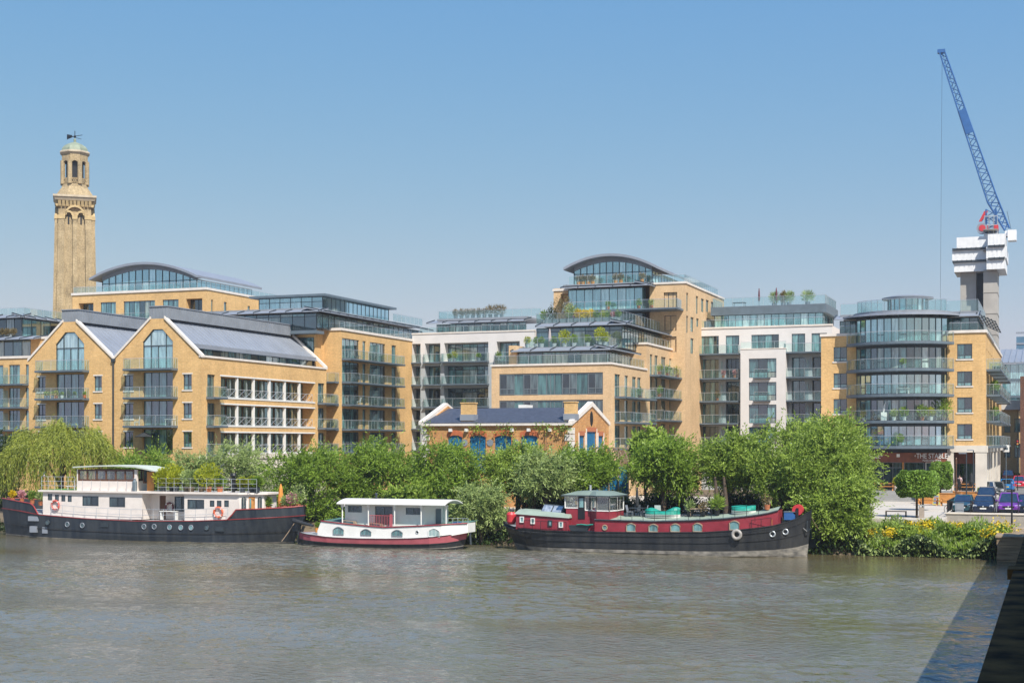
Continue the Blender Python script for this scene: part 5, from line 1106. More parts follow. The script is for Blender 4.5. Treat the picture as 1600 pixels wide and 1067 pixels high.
T('leafy_tree', 'mid green bushy tree between the weeping willow and the grey-green shrub behind the long barge', 168, 284, 688, 815, 123, 'mid', 9000, seed=2)
T('silver_shrub', 'grey-green feathery shrub above the roof garden of the long barge', 258, 340, 700, 800, 120.5, 'silver', 7000, L=.32, W=.08, seed=3)
T('leafy_tree', 'grey-green tree with sparse top behind the satellite dish of the long barge', 318, 420, 682, 806, 122, 'silver', 8500, L=.30, W=.09, seed=4)
T('leafy_tree', 'broad bright green tree between the long barge bow and the small white houseboat', 410, 558, 682, 838, 119.5, 'mid', 17000, seed=5)
T('leafy_tree', 'rounded green tree behind the roof chimney of the small white houseboat', 532, 656, 676, 818, 122, 'mid', 14000, seed=6)
T('leafy_tree', 'rounded green tree in front of the left gable of the brick pub', 636, 768, 678, 822, 121, 'mid', 15000, seed=8)
T('low_shrub', 'low bright green shrub hanging over the roof of the small white houseboat', 600, 682, 752, 806, 117.6, 'light', 4500, seed=9, L=.42, W=.2, zb=1.0)
T('silver_shrub', 'pale silvery willow shrub hanging over the water between white houseboat and red barge', 710, 794, 742, 846, 115.5, 'silver', 10500, L=.36, W=.09, seed=10, zb=.6, droop=.35)
T('leafy_tree', 'green tree below the middle blue doors of the brick pub', 752, 868, 688, 786, 122, 'light', 13000, seed=11)
T('leafy_tree', 'pale green tree with a bare dark trunk behind the stern cabin of the red barge', 800, 905, 700, 786, 118.5, 'silver', 9000, seed=12, L=.34, W=.1)
T('leafy_tree', 'green tree behind the wheelhouse of the red barge', 856, 966, 686, 786, 120.5, 'mid', 12500, seed=13)
T('leafy_tree', 'thin young tree with airy yellow-green top in front of the courtyard balconies', 978, 1044, 640, 760, 124, 'light', 3200, seed=14, L=.42, W=.2, shell=.2, k=14)
T('leafy_tree', 'green tree right of the pub behind the green dinghies of the red barge', 974, 1096, 674, 784, 120, 'mid', 14500, seed=15)
T('leafy_tree', 'tall loose green tree below the white framed bay', 1080, 1196, 660, 784, 121.5, 'light', 15000, seed=16)
T('leafy_tree', 'largest tree, broad pale green crown beside the bow of the red barge', 1160, 1376, 624, 822, 120, 'light', 32000, ry=5.2, seed=17, k=52, sub=.23, L=.28, W=.105)
T('low_shrub', 'drooping green boughs reaching down to the water at the bow of the red barge', 1238, 1372, 722, 866, 116.6, 'light', 17000, seed=18, zb=.3, L=.3, W=.11, droop=.3)
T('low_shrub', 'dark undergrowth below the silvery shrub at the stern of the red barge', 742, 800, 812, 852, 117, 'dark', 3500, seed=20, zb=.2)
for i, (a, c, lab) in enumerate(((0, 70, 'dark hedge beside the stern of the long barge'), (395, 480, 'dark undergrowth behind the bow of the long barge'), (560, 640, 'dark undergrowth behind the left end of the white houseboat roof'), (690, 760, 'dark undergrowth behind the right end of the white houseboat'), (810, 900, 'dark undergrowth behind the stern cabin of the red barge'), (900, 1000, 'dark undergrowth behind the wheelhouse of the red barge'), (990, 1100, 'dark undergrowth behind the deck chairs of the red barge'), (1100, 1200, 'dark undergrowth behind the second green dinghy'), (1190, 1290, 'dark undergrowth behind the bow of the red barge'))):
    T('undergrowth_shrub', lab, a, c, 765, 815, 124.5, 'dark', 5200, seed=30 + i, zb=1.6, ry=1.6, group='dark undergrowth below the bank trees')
# bare trunks seen under the crowns
for px, lab in ((832, 'leaning dark trunk behind the skylight of the red barge'), (1118, 'dark trunk behind the palm on the red barge'), (1132, 'thin dark trunk right of the palm on the red barge'), (1216, 'dark trunk behind the red barge bow, left of three'), (1230, 'dark trunk behind the red barge bow, middle of three'), (1242, 'dark trunk behind the red barge bow, right of three')):
    y = 119.0; x = XY(px, y); o = MB().tube([(x, y, 1.2), (x + .15, y, 3.8), (x - .1, y + .2, 6.0)], [.22, .18, .12], 8).build('tree_trunk', 'bark'); tag(o, lab, 'trunk', 'bare trunks under the crowns')
# clipped plaza trees
def clipped(px0, px1, py0, py1, pyb, label, seed):
    x, y = on_z((px0 + px1) / 2, pyb, 2.6); x0, x1 = XY(px0, y), XY(px1, y); z0, z1 = ZY(px0, py1, y), ZY(px0, py0, y); t = thing('clipped_tree', label, 'tree', (x, y, 2.6), 'clipped trees on the plaza')
    n = 9000; p = RNG.uniform(-1, 1, (n, 3)); ax = RNG.integers(0, 3, n); sg = RNG.choice([-1, 1], n); sh = RNG.random(n) < .75
    for i in range(3): q = sh & (ax == i); p[q, i] = sg[q] * RNG.uniform(.82, 1.02, q.sum())
    r_ = np.linalg.norm(p[:, :2], axis=1); p[:, :2] *= np.where(r_ > 1.05, 1.05 / r_, 1)[:, None]; e_ = np.maximum(0, np.abs(p[:, 2]) - .6) * .45; p[:, :2] *= (1 - e_)[:, None]; hx = (x1 - x0) / 2
    bump = 1 + .06 * np.sin(p[:, :1] * 5 + seed) + .05 * np.sin(p[:, 2:3] * 6)
    P = np.column_stack([(x0 + x1) / 2 + p[:, 0] * hx * bump[:, 0], y + p[:, 1] * hx * .9, (z0 + z1) / 2 + p[:, 2] * (z1 - z0) / 2 * (1 + .05 * np.sin(p[:, 0] * 7 + seed))])
    leaves('crown', P, RNG.normal(size=(n, 3)), .24, .14, 'hedge', t); m_ = MB(); m_.tube([(x, y, 2.5), (x, y, z0 + .6)], [.1, .09], 8)
    for a in (-1, 0, 1): m_.tube([(x, y, z0 - .1), (x + a * hx * .6, y + .2 * a, (z0 + z1) / 2)], [.06, .03], 5)
    m_.build('trunk', 'bark', t)
clipped(1402, 1463, 736, 775, 808, 'box-clipped tree nearest the river, beside the litter bin', 1)
clipped(1418, 1466, 736, 772, 797, 'box-clipped tree behind the nearest clipped tree, half hidden', 2)
clipped(1452, 1487, 722, 762, 785, 'upright clipped tree in front of the stone columns', 3)
# flower bank
def bank():
    n = 8000; x = RNG.uniform(XY(1335, 118), XY(1572, 118), n); u = RNG.random(n); y = 115.6 + u * 5.2; gz = np.interp(y, [115.2, 117.6, 119.5, 125], [.0, 1.2, 1.72, 1.75])
    h = .25 + .75 * (np.sin(x * 1.9) * .5 + .5) * (np.sin(y * 2.3 + x) * .5 + .5) + RNG.random(n) * .4; z = gz + RNG.random(n) ** .6 * h
    q_ = RNG.random(n) < .45; o = leaves('dry_grasses', np.column_stack([x, y, z + .1])[q_], np.column_stack([RNG.normal(size=n) * .3, RNG.normal(size=n) * .3, np.abs(RNG.normal(size=n)) + .6])[q_], .4, .07, 'silver'); tag(o, 'pale olive grasses among the wild plants of the river bank', 'grasses', kind='stuff')
    o = leaves('bank_plants', np.column_stack([x, y, z]), np.column_stack([RNG.normal(size=n) * .5, RNG.normal(size=n) * .5, np.abs(RNG.normal(size=n)) + .3]), .36, .12, 'mid'); tag(o, 'mixed wild plants covering the sloping river bank', 'plants', kind='stuff')
    n = 6000; x = np.concatenate([RNG.uniform(XY(1338, 115), XY(1556, 115), n), RNG.uniform(XY(-60, 117), XY(1338, 115), 16000)]); n = len(x); y = RNG.uniform(114.9, 116.9, n); z = RNG.random(n) ** 1.0 * 1.7 * (.6 + .4 * np.sin(x * 1.1))
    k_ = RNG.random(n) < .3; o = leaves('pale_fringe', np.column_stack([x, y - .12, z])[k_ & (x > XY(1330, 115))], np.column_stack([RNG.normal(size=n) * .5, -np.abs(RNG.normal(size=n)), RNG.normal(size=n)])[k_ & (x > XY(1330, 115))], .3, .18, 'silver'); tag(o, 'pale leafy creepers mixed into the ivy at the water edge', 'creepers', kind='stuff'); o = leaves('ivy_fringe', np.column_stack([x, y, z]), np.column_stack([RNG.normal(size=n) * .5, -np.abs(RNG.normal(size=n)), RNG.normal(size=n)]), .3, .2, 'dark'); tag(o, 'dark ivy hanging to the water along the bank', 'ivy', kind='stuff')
    P = []
    for px, s, yy in ((1359, .45, 117.0), (1392, .6, 116.8), (1446, .75, 118.8), (1497, .55, 119.2), (1548, .75, 117.4), (1566, .9, 118.6), (1555, .7, 117.0), (1424, .4, 119.4)):
        c = np.array([XY(px, yy), yy, 2.35 if yy > 118 else 1.75]); P.append(c + RNG.normal(size=(int(260 * s), 3)) * [s * .62, s * .6, s * .32])
    P = np.vstack(P); o = leaves('yellow_flowers', P, RNG.normal(size=P.shape), .17, .15, 'flower'); tag(o, 'clusters of yellow wildflowers on the river bank', 'flowers', kind='stuff')
    for i, (px, w_, t_, lab) in enumerate(((1412, 22, 812, 'tall rusty-green bush in the middle of the flower bank'), (1365, 15, 822, 'grey-green bush at the left end of the flower bank'), (1480, 20, 812, 'tall green bush below the bicycle'), (1515, 18, 815, 'olive bush below the retaining wall'), (1558, 22, 815, 'bright bush by the stone abutment'), (1440, 14, 820, 'small yellowish bush in the flower bank'))):
        T('bank_shrub', lab, px - w_, px + w_, t_, 862, 117.2 + .3 * (i % 3), ('light', 'silver', 'mid', 'dry', 'light', 'lime')[i] if i != 3 else 'mid', 2600, seed=50 + i, zb=.8, L=.3, W=.12, group='bushes on the flower bank')
bank()

# ------------------------------------------------------------------ boats
def hull(root, st, bands, yc):
    """st: rows (x, z_deck, half_deck, x_waterline, half_waterline); bands: (name, material, fraction0, fraction1, out) from keel (0) to deck (1)"""
    n = len(st)
    def pt(i, fr, sgn, out=0.0):
        x, zd, hd, xw, hw = st[i]
        zz = -.5 + (zd + .5) * fr; u = max(0, min(1, (zz) / zd)); hh = hw + (hd - hw) * u ** .8 if zz > 0 else hw * (.6 + .4 * (zz + .5) / .5); xx = xw + (x - xw) * u
        return (xx, yc + sgn * (hh + out), zz)
    for name, m, f0, f1, out in bands:
        mb = MB(); k = 5
        for sg in (-1, 1):
            for i in range(n - 1):
                for j in range(k):
                    a, c = f0 + (f1 - f0) * j / k, f0 + (f1 - f0) * (j + 1) / k; mb.quad(pt(i, a, sg, out), pt(i + 1, a, sg, out), pt(i + 1, c, sg, out), pt(i, c, sg, out))
                if out: 
                    for q in (f0, f1): mb.quad(pt(i, q, sg, out), pt(i + 1, q, sg, out), pt(i + 1, q, sg, 0), pt(i, q, sg, 0))
        if 1:
            for e in (0, n - 1):
                for j in range(k): a, c = f0 + (f1 - f0) * j / k, f0 + (f1 - f0) * (j + 1) / k; mb.quad(pt(e, a, -1, out), pt(e, a, 1, out), pt(e, c, 1, out), pt(e, c, -1, out))
        mb.build(name, m, root, smooth=False)
    return pt
def interp(tab, x):
    for (a, u), (c, v) in zip(tab, tab[1:]):
        if a <= x <= c: return u + (v - u) * (x - a) / (c - a)
    return tab[0][1] if x < tab[0][0] else tab[-1][1]
M['hull_black'] = mat('black_hull_paint', (.009, .011, .015), .42, .4, 1, bump=.25, bscale=2, mix2=(.040, .041, .042), stretch=(2.2, 1, .35), detail=6); M['hull_navy'] = mat('navy_hull_paint', (.010, .015, .024), .42, .4, 1, bump=.25, bscale=2, mix2=(.045, .052, .06), stretch=(2.2, 1, .3), detail=6)
M['boot'] = mat('weathered_waterline', (.24, .22, .19), .8, .35, 1, mix2=(.085, .082, .075), stretch=(1.5, 1, 3), detail=6); M['hull_red'] = mat('dark_red_paint', (.25, .026, .04), .45, .15, 1.5); M['pink_red'] = mat('faded_red_paint', (.42, .10, .12), .55, .15, 1.2); M['roof_green'] = mat('grey_green_deck', (.27, .33, .27), .6, .1, 1); M['deck_green'] = mat('green_deck', (.08, .17, .14), .6, .15, 1.2)
def boat_rail(f, s0, s1, z, h, n, par, name='railing', rows=(1.0, .55), zf=None, m='rail', d=0.0):
    rl = MB(); zf = zf or (lambda s: z); 
    ss = [s0 + (s1 - s0) * i / n for i in range(n + 1)]
    for s in ss: rl.tube([f(s, zf(s), d), f(s, zf(s) + h, d)], .022, 5)
    for a, c in zip(ss, ss[1:]):
        for r_ in rows: rl.tube([f(a, zf(a) + h * r_, d), f(c, zf(c) + h * r_, d)], .018, 5)
    return rl.build(name, m, par)
def potted(label, x, y, z, h, lm, n=160, pot='terracotta', r=.22, group='potted plants', cat='potted plant', L=.22, W=.1, name='potted_plant', shape=1.0):
    t = thing(name, label, cat, (x, y, z), group); MB().lathe((x, y, z), [(r * .75, 0), (r, r * 1.5), (r * 1.05, r * 1.6)], 12).build('pot', pot, t)
    d = RNG.normal(size=(n, 3)); d /= np.linalg.norm(d, axis=1, keepdims=True); p = np.array([x, y, z + r * 1.6 + h * .5]) + d * RNG.random((n, 1)) ** .5 * [h * .5 * shape, h * .5 * shape, h * .55]; leaves('leaves', p, d + [0, 0, .5], L, W, lm, t); return t
def lifering(label, x, y, z, r=.36, m='orange_ring'):
    if m not in M: M[m] = mat(m, (.70, .13, .05), .5, .1, 3)
    t = thing('life_ring', label, 'life ring', (x, y, z)); MB().ring((x, y, z), r, .09).build('ring', m, t, True); bd = MB()
    for a in range(4): q = a * math.pi / 2 + .78; bd.box(x + r * math.cos(q) - .055, x + r * math.cos(q) + .055, y - .1, y + .1, z + r * math.sin(q) - .055, z + r * math.sin(q) + .055)
    bd.build('band', 'white_paint', t); return t
def chair(label, x, y, z, rot=0, m='white_paint', group='deck chairs', cat='chair', name='garden_chair'):
    t = thing(name, label, cat, (0, 0, 0), group); s = MB().box(-.25, .25, -.25, .25, .40, .45); s.build('seat', m, t); MB().hexa([(-.25, .2, .45), (.25, .2, .45), (.25, .25, .45), (-.25, .25, .45), (-.25, .32, .95), (.25, .32, .95), (.25, .37, .95), (-.25, .37, .95)]).build('backrest', m, t)
    for a in (-.22, .22):
        for c in (-.22, .22): MB().tube([(a, c, 0), (a, c, .42)], .025, 5).build('leg', m, t)
    t.location = (x, y, z); t.rotation_euler = (0, 0, rot); return t
def table(label, x, y, z, w=.5, h=.72, m='wood_old', group=None, name='garden_table'):
    t = thing(name, label, 'table', (x, y, z), group); MB().box(x - w, x + w, y - w * .7, y + w * .7, z + h - .05, z + h).build('tabletop', m, t)
    for a in (-.85, .85):
        for c in (-.55, .55): MB().tube([(x + a * w, y + c * w, z), (x + a * w, y + c * w, z + h - .05)], .03, 5).build('leg', m, t)
    return t
def parasol(label, x, y, z, h, m, closed=True, r=.22, group='closed parasols'):
    t = thing('closed_parasol' if closed else 'open_parasol', label, 'parasol', (x, y, z), group); MB().tube([(x, y, z), (x, y, z + h)], .03, 6).build('pole', 'steel_dark', t)
    pr = [(.05, h), (r * .6, h * .85), (r, h * .5), (r * .8, h * .35), (.04, h * .33)] if closed else [(.05, h), (r * .5, h - .25), (r, h - .5), (r * .97, h - .54), (.05, h - .3)]
    MB().lathe((x, y, z), pr, 8 if closed else 8).build('fabric', m, t); return t

def long_barge():
    yb = 108.5; yc = yb + 2.4; X = lambda p: XY(p, yb); Z = lambda p, q=240: ZY(q, p, yb); b = thing('long_black_houseboat', 'long black-hulled Dutch barge houseboat with cream cabins and roof garden', 'houseboat', (X(240), yc, 0))
    sheer = [(3, 793), (30, 797), (60, 803), (130, 809), (206, 813), (300, 813), (356, 811), (420, 808), (460, 805.5), (477, 804)]
    half = [(3, .25), (12, .95), (30, 1.7), (60, 2.25), (100, 2.4), (330, 2.4), (390, 2.15), (430, 1.55), (460, .75), (477, .08)]
    hw = [(3, .1), (20, .9), (60, 2.0), (100, 2.3), (330, 2.3), (380, 1.8), (420, 1.0), (450, .3), (477, .03)]
    ps = [3, 6, 12, 20, 30, 45, 60, 80, 100, 130, 170, 206, 250, 300, 330, 356, 375, 390, 405, 420, 435, 450, 460, 470, 477]
    wlx = lambda p: p + 5 if p < 30 else (p if p < 340 else p - (p - 340) * .14)
    YS = lambda p: yc - interp(half, p); X = lambda p: XY(p, YS(p)); st = [(X(p), ZY(p, interp(sheer, p), YS(p)), interp(half, p), XY(wlx(p), YS(p)), interp(hw, p)) for p in ps]
    zt = lambda px: ZY(px, interp(sheer, px), yc - interp(half, px))
    hull(b, st, [('hull', 'hull_navy', 0, .975, 0), ('rubbing_strake', 'hull_black', .50, .53, .05), ('waterline_band', 'boot', .17, .215, .012), ('red_gunwale', 'red_gun', .975, 1.0, .04)], yc) if M.setdefault('red_gun', mat('red_gunwale_paint', (.33, .045, .045), .5, .2, 2)) else 0
    # side deck
    dk = MB()
    for a, c in zip(st, st[1:]): dk.quad((a[0], yc - a[2], a[1] - .03), (c[0], yc - c[2], c[1] - .03), (c[0], yc + c[2], c[1] - .03), (a[0], yc + a[2], a[1] - .03))
    dk.build('deck', 'lilac', b)
    def bulwark(tab, name):
        w_ = MB(); tr = MB()
        for (p, q), (p2, q2) in zip(tab, tab[1:]):
            for sg in (-1, 1):
                A = (X(p), yc + sg * interp(half, p), zt(p)); B = (X(p2), yc + sg * interp(half, p2), zt(p2)); A2 = (A[0], yc + sg * (interp(half, p) + .06), ZY(p, q, YS(p))); B2 = (B[0], yc + sg * (interp(half, p2) + .06), ZY(p2, q2, YS(p2)))
                w_.quad(A, B, B2, A2); w_.quad((A[0], A[1] - sg * .08, A[2]), (B[0], B[1] - sg * .08, B[2]), (B2[0], B2[1] - sg * .1, B2[2]), (A2[0], A2[1] - sg * .1, A2[2])); tr.tube([A2, B2], .055, 6)
        o = w_.build(name, 'hull_navy', b); tr.build('rail_cap', 'red_gun', o)
    bulwark([(4, 778), (15, 780), (30, 783), (48, 786), (53, 790), (57, 797), (60, 803)], 'bulwark'); bulwark([(356, 811), (363, 804), (369, 796), (400, 795), (440, 793), (460, 791.5), (474, 790)], 'bulwark')
    # lower cabin
    yw = yb + .55; f = front(yw); XX = lambda p: XY(p, yw); ZZ = lambda p: ZY(240, p, yw); zc, zk = ZZ(770.5), ZZ(812)
    wl = MB(); op = []; wn = []
    for p, q, u, v, n in ((75, 81.5, 774, 784), (86, 92, 775, 785), (96, 102, 775.5, 785.5), (106, 112, 776, 786), (129, 154, 776.5, 792), (171, 195.5, 777.5, 793), (293, 319, 779, 793.5), (328, 335, 780, 789.5), (339, 346, 780, 789.5), (350.5, 357.5, 779.5, 789.5)) and [(75, 81.5, 774, 784, 1), (86, 92, 775, 785, 1), (96, 102, 775.5, 785.5, 1), (106, 112, 776, 786, 1), (129, 154, 776.5, 792, 2), (171, 195.5, 777.5, 793, 2), (293, 319, 779, 793.5, 2), (328, 335, 780, 789.5, 1), (339, 346, 780, 789.5, 1), (350.5, 357.5, 779.5, 789.5, 1)]:
        r = (XX(p), XX(q), ZZ(v), ZZ(u)); op.append((*r, .08)); window(f, *r, b, n, None, .07, 'steel_dark', 'pane_dark', .06)
    facade(wl, f, XX(67), XX(222), zk, zc, [o for o in op if o[0] < XX(222)]); facade(wl, f, XX(288), XX(374), zk, zc, [o for o in op if o[0] > XX(280)])
    y2 = yw + 3.2; fr2 = front(yw + 1.3); facade(wl, fr2, XX(222), XX(288), zk, zc, [(XX(236), XX(246), zk, zc - .25, .3), (XX(260), XX(282), zk + .75, zc - .3, .08)])
    for p in (222, 288): wl.quad((XX(p), yw, zk), (XX(p), yw + 1.3, zk), (XX(p), yw + 1.3, zc), (XX(p), yw, zc))
    wl.quad((XX(67), yw, zk), (XX(67), y2, zk), (XX(67), y2, zc), (XX(67), yw, zc)); wl.quad((XX(67), y2, zk), (XX(374), y2, zk), (XX(374), y2, zc), (XX(67), y2, zc))
    # angled front end with arched windows and door
    xe, xf = XX(374), XX(403); wl.quad((xe, yw, zk), (xf, yw + 1.0, zk), (xf, yw + 1.0, zc + .1), (xe, yw, zc)); wl.quad((xf, yw + 1.0, zk), (xf, y2, zk), (xf, y2, zc), (xf, yw + 1.0, zc + .1)); wl.build('cabin_wall', 'cream_paint', b)
    def fa(s, z, d): return (xe + (xf - xe) * s, yw + 1.0 * s + d, z)
    for s0, s1, nm, m in ((.10, .28, 'arched_window', 'pane_dark'), (.40, .64, 'door', 'wood'), (.76, .93, 'arched_window', 'pane_dark')):
        zb_ = zk + (1.0 if m != 'wood' else .4); zt_ = zc - .35; mb = MB(); n = 6
        for i in range(n): 
            u0, u1 = s0 + (s1 - s0) * i / n, s0 + (s1 - s0) * (i + 1) / n; h = lambda u: zt_ + .18 * math.sin(math.pi * (u - s0) / (s1 - s0)) if m != 'wood' else zt_ + .15
            mb.hexa([fa(u0, zb_, -.05), fa(u1, zb_, -.05), fa(u1, zb_, .02), fa(u0, zb_, .02), fa(u0, h(u0), -.05), fa(u1, h(u1), -.05), fa(u1, h(u1), .02), fa(u0, h(u0), .02)])
        o = mb.build(nm, m, b)
        if nm == 'door': MB().hexa([fa(.43, zb_ + .8, -.08), fa(.50, zb_ + .8, -.08), fa(.50, zb_ + .8, -.05), fa(.43, zb_ + .8, -.05), fa(.43, zt_, -.08), fa(.50, zt_, -.08), fa(.50, zt_, -.05), fa(.43, zt_, -.05)]).build('door_pane', 'pane', o)
    window(fr2, XX(260), XX(282), zk + .75, zc - .3, b, 2, None, .06, 'steel_dark', 'pane_dark'); MB().fbox(fr2, XX(236), XX(246), zk, zc - .25, .1, .25).build('door', 'frame_brown', b)
    # upper deck slab
    pl = [(XX(62), yw - .25), (XX(374), yw - .25), (XX(410), yw + .9), (XX(410), y2), (XX(62), y2)]
    MB().prism([(x, y, zc) for x, y in pl], (0, 0, .17)).build('upper_deck', 'cream_paint', b); zu = zc + .17
    MB().box(XX(67), XX(117), yw, y2, zu, zu + .04).build('artificial_grass', 'hedge_mat', b) if M.setdefault('hedge_mat', mat('artificial_grass_green', (.08, .20, .03), .9, .2, 3)) else 0
    boat_rail(f, XX(66), XX(118), zu, 1.25, 5, b, d=-.1, rows=(1, .66, .33)); boat_rail(f, XX(118), XX(214), zu, .95, 7, b, d=-.2, rows=()); boat_rail(f, XX(248), XX(402), zu, 1.2, 12, b, d=-.1, rows=(1, .66, .33))
    zz = lambda s: interp([(X(p), zt(p)) for p in ps], s); boat_rail(front(yb + .1), X(80), X(222), 0, 1.0, 8, b, zf=zz, rows=(1.0, .5)); boat_rail(front(yb + .1), X(222), X(356), 0, 1.0, 8, b, zf=zz, rows=(1.0, .5))
    # wheelhouse
    q = ZZ(752.5); zr = ZZ(734); yh = yw + .25; fh = front(yh); XH = lambda p: XY(p, yh); x0, x1 = XH(120), XH(216)
    wh = MB(); wh.box(x0, XH(209), yh, yh + 2.6, zu, q); wh.box(XH(210), XH(214), yh, yh + .2, zu, zr); wh.box(x0, x0 + .12, yh, yh + .12, q, zr); wh.build('wheelhouse_wall', 'cream_paint', b)
    window(fh, x0 + .12, XH(210), q, zr, b, 6, None, .1, 'frame_brown', 'wheel_glass', .16) if M.setdefault('wheel_glass', clear_glass('wheelhouse_glass', (.6, .68, .66), .3, .1, (.2, .25, .22))) else 0
    window(front(yh + 2.5), x0 + .12, XH(210), q, zr, b, 6, None, .1, 'frame_brown', 'wheel_glass', .16)
    window(front(yh + .9), XH(214), XH(238), zu + .7, zr, b, 3, None, .1, 'frame_brown', 'pane_dark', .1); MB().box(XH(222), XH(233), yh + .75, yh + .82, zu, zr - .2).build('door', 'wood', b)
    rf = MB(); xs_ = [XH(117) + (XH(247) - XH(117)) * i / 8 for i in range(9)]; zs_ = [ZZ(733) + .22 * math.sin(math.pi * min(1, i / 8 * .9 + .1)) - (.12 if i > 6 else 0) * (i - 6) for i in range(9)]
    for i in range(8): rf.hexa([(xs_[i], yh - .35, zs_[i]), (xs_[i + 1], yh - .35, zs_[i + 1]), (xs_[i + 1], yh + 3, zs_[i + 1]), (xs_[i], yh + 3, zs_[i]), (xs_[i], yh - .35, zs_[i] + .12), (xs_[i + 1], yh - .35, zs_[i + 1] + .12), (xs_[i + 1], yh + 3, zs_[i + 1] + .12), (xs_[i], yh + 3, zs_[i] + .12)])
    rf.build('wheelhouse_roof', 'roof_grey', b) if M.setdefault('roof_grey', mat('pale_green_roof', (.50, .54, .48), .6, .08, 1)) else 0
    for p, qq, m in ((73, 816, 0), (104, 819, 1), (127.5, 820.5, 1), (224, 822.5, 1), (240, 822.5, 1), (264, 823.5, 1), (281.5, 824, 1), (297.5, 824, 1), (322, 824, 0)):
        x, z = XY(p, yb - .1), ZY(p, qq, yb - .1); o = MB().ring((x, yb - .02, z), .22, .035).build('porthole', 'zinc' if m else 'steel_dark', b, True); MB().disc((x, yb - .02, z), .21, 16, .1).build('pane', 'pane' if p in (264, 281.5, 297.5) else 'pane_dark', o)
    for p0, p1, u, v in ((157, 169, 818, 825), (337, 350, 821, 827), (46, 60, 811, 818.5), (48, 57, 827, 837), (65, 73, 828, 838)): o = MB().box(X(p0), X(p1), yb - .03 if p0 > 100 else yb + .2, yb + .8, Z(v), Z(u)).build('hull_hatch', 'steel_dark' if p0 > 100 else 'zinc', b)
    lifering('orange life ring on the cream cabin wall near the stern of the long barge', XX(87.5), yw - .12, ZZ(792), .42, 'red_ring') if M.setdefault('red_ring', mat('red_ring_paint', (.55, .10, .08), .5, .1, 3)) else 0
    lifering('bright orange life ring on the cream cabin wall near the bow of the long barge', XX(342), yw - .12, ZZ(798), .44)
    lifering('dark maroon life ring beside the cabin doorway of the long barge', XX(253), yw + 1.15, ZZ(793), .4, 'maroon_ring') if M.setdefault('maroon_ring', mat('maroon_ring_paint', (.12, .02, .03), .5, .1, 3)) else 0
    # roof garden
    gi = 0
    for p, h, lm, pot, lab in ((249, 1.5, 'lime', 'steel_dark', 'tall yellow-green bush by the wheelhouse door of the long barge'), (258, 1.9, 'lime', 'steel_dark', 'tallest yellow-green bush in the roof garden of the long barge'), (269, 1.4, 'lime', 'steel_dark', 'yellow bush third from the wheelhouse on the long barge roof'), (281, 1.3, 'silver', 'wood_old', 'grey leafy plant in a wooden trough on the long barge roof'), (293, 1.5, 'silver', 'wood_old', 'pale feathery plant mid roof of the long barge'), (304, 1.1, 'mid', 'wood_old', 'low green plant left of the lime shrub on the long barge roof'), (320, 2.0, 'lime', 'terracotta', 'bright lime shrub in the middle of the long barge roof garden'), (333, .9, 'mid', 'terracotta', 'green plant beside a white pot on the long barge roof'), (373, .8, 'lime', 'steel_dark', 'yellow-green trough plant left of the last roof rail post'), (384, .9, 'lime', 'steel_dark', 'yellow-flowered trough plant on the roof near the bow rail'), (396, .9, 'mid', 'steel_dark', 'last green plant at the bow end of the long barge roof')):
        potted(lab, XX(p), yw + .6 + .5 * (gi % 2), zu, h * 1.05, lm, 800, pot, .3, 'roof garden plants of the long barge', shape=1.25, L=.26, W=.12); gi += 1
    t = thing('stove_chimney', 'black stove chimney with cowl on the roof of the long barge', 'chimney', (XX(357), yw + .8, zu)); MB().tube([(XX(357), yw + .8, zu), (XX(357), yw + .8, zu + 1.4)], .17, 10).lathe((XX(357), yw + .8, zu + 1.4), [(.25, 0), (.3, .1), (.22, .3)], 12).build('flue', 'black', t)
    t = thing('mast', 'thin mast with satellite dish on the roof of the long barge', 'mast', (XX(363), yw + .6, zu)); MB().tube([(XX(363), yw + .6, zu), (XX(363), yw + .6, ZZ(662))], .035, 6).build('pole', 'rail', t); MB().lathe((0, 0, 0), [(.02, .0), (.25, .04), (.36, .12)], 16).build('dish', 'zinc', t); t.children[-1].rotation_euler = (R(75), 0, R(25)); t.children[-1].location = (XX(360.5) - XX(363), -.15, ZZ(716.5) - zu)
    for v in t.children[-1].data.vertices: v.co = v.co + Vector((t.location))
    t = thing('deck_lounger', 'white folding lounger on the artificial grass of the long barge', 'lounger', (XX(108), yw + 1, zu)); x, y = XX(108), yw + 1
    MB().hexa([(x - .9, y - .3, zu + .3), (x + .2, y - .3, zu + .35), (x + .2, y + .3, zu + .35), (x - .9, y + .3, zu + .3), (x - .9, y - .3, zu + .36), (x + .2, y - .3, zu + .41), (x + .2, y + .3, zu + .41), (x - .9, y + .3, zu + .36)]).build('seat', 'white_paint', t); MB().hexa([(x + .15, y - .3, zu + .35), (x + .2, y - .3, zu + .35), (x + .2, y + .3, zu + .35), (x + .15, y + .3, zu + .35), (x + .6, y - .3, zu + 1.05), (x + .66, y - .3, zu + 1.05), (x + .66, y + .3, zu + 1.05), (x + .6, y + .3, zu + 1.05)]).build('backrest', 'white_paint', t)
    for a in (-.8, 0): MB().tube([(x + a, y - .28, zu), (x + a + .15, y - .28, zu + .35)], .025, 5).tube([(x + a, y + .28, zu), (x + a + .15, y + .28, zu + .35)], .025, 5).build('leg', 'white_paint', t)
    t = thing('gas_bottle', 'grey-blue gas cylinder standing by the wheelhouse of the long barge', 'gas bottle', (XH(213.5), yh - .3, zu)); MB().lathe((XH(213.5), yh - .3, zu), [(.2, 0), (.22, .1), (.22, .85), (.12, 1.0), (.08, 1.15)], 14).build('cylinder', 'steel', t); MB().ring((XH(213.5), yh - .3, zu + 1.15), .1, .02, 'z').build('collar', 'rail', t)
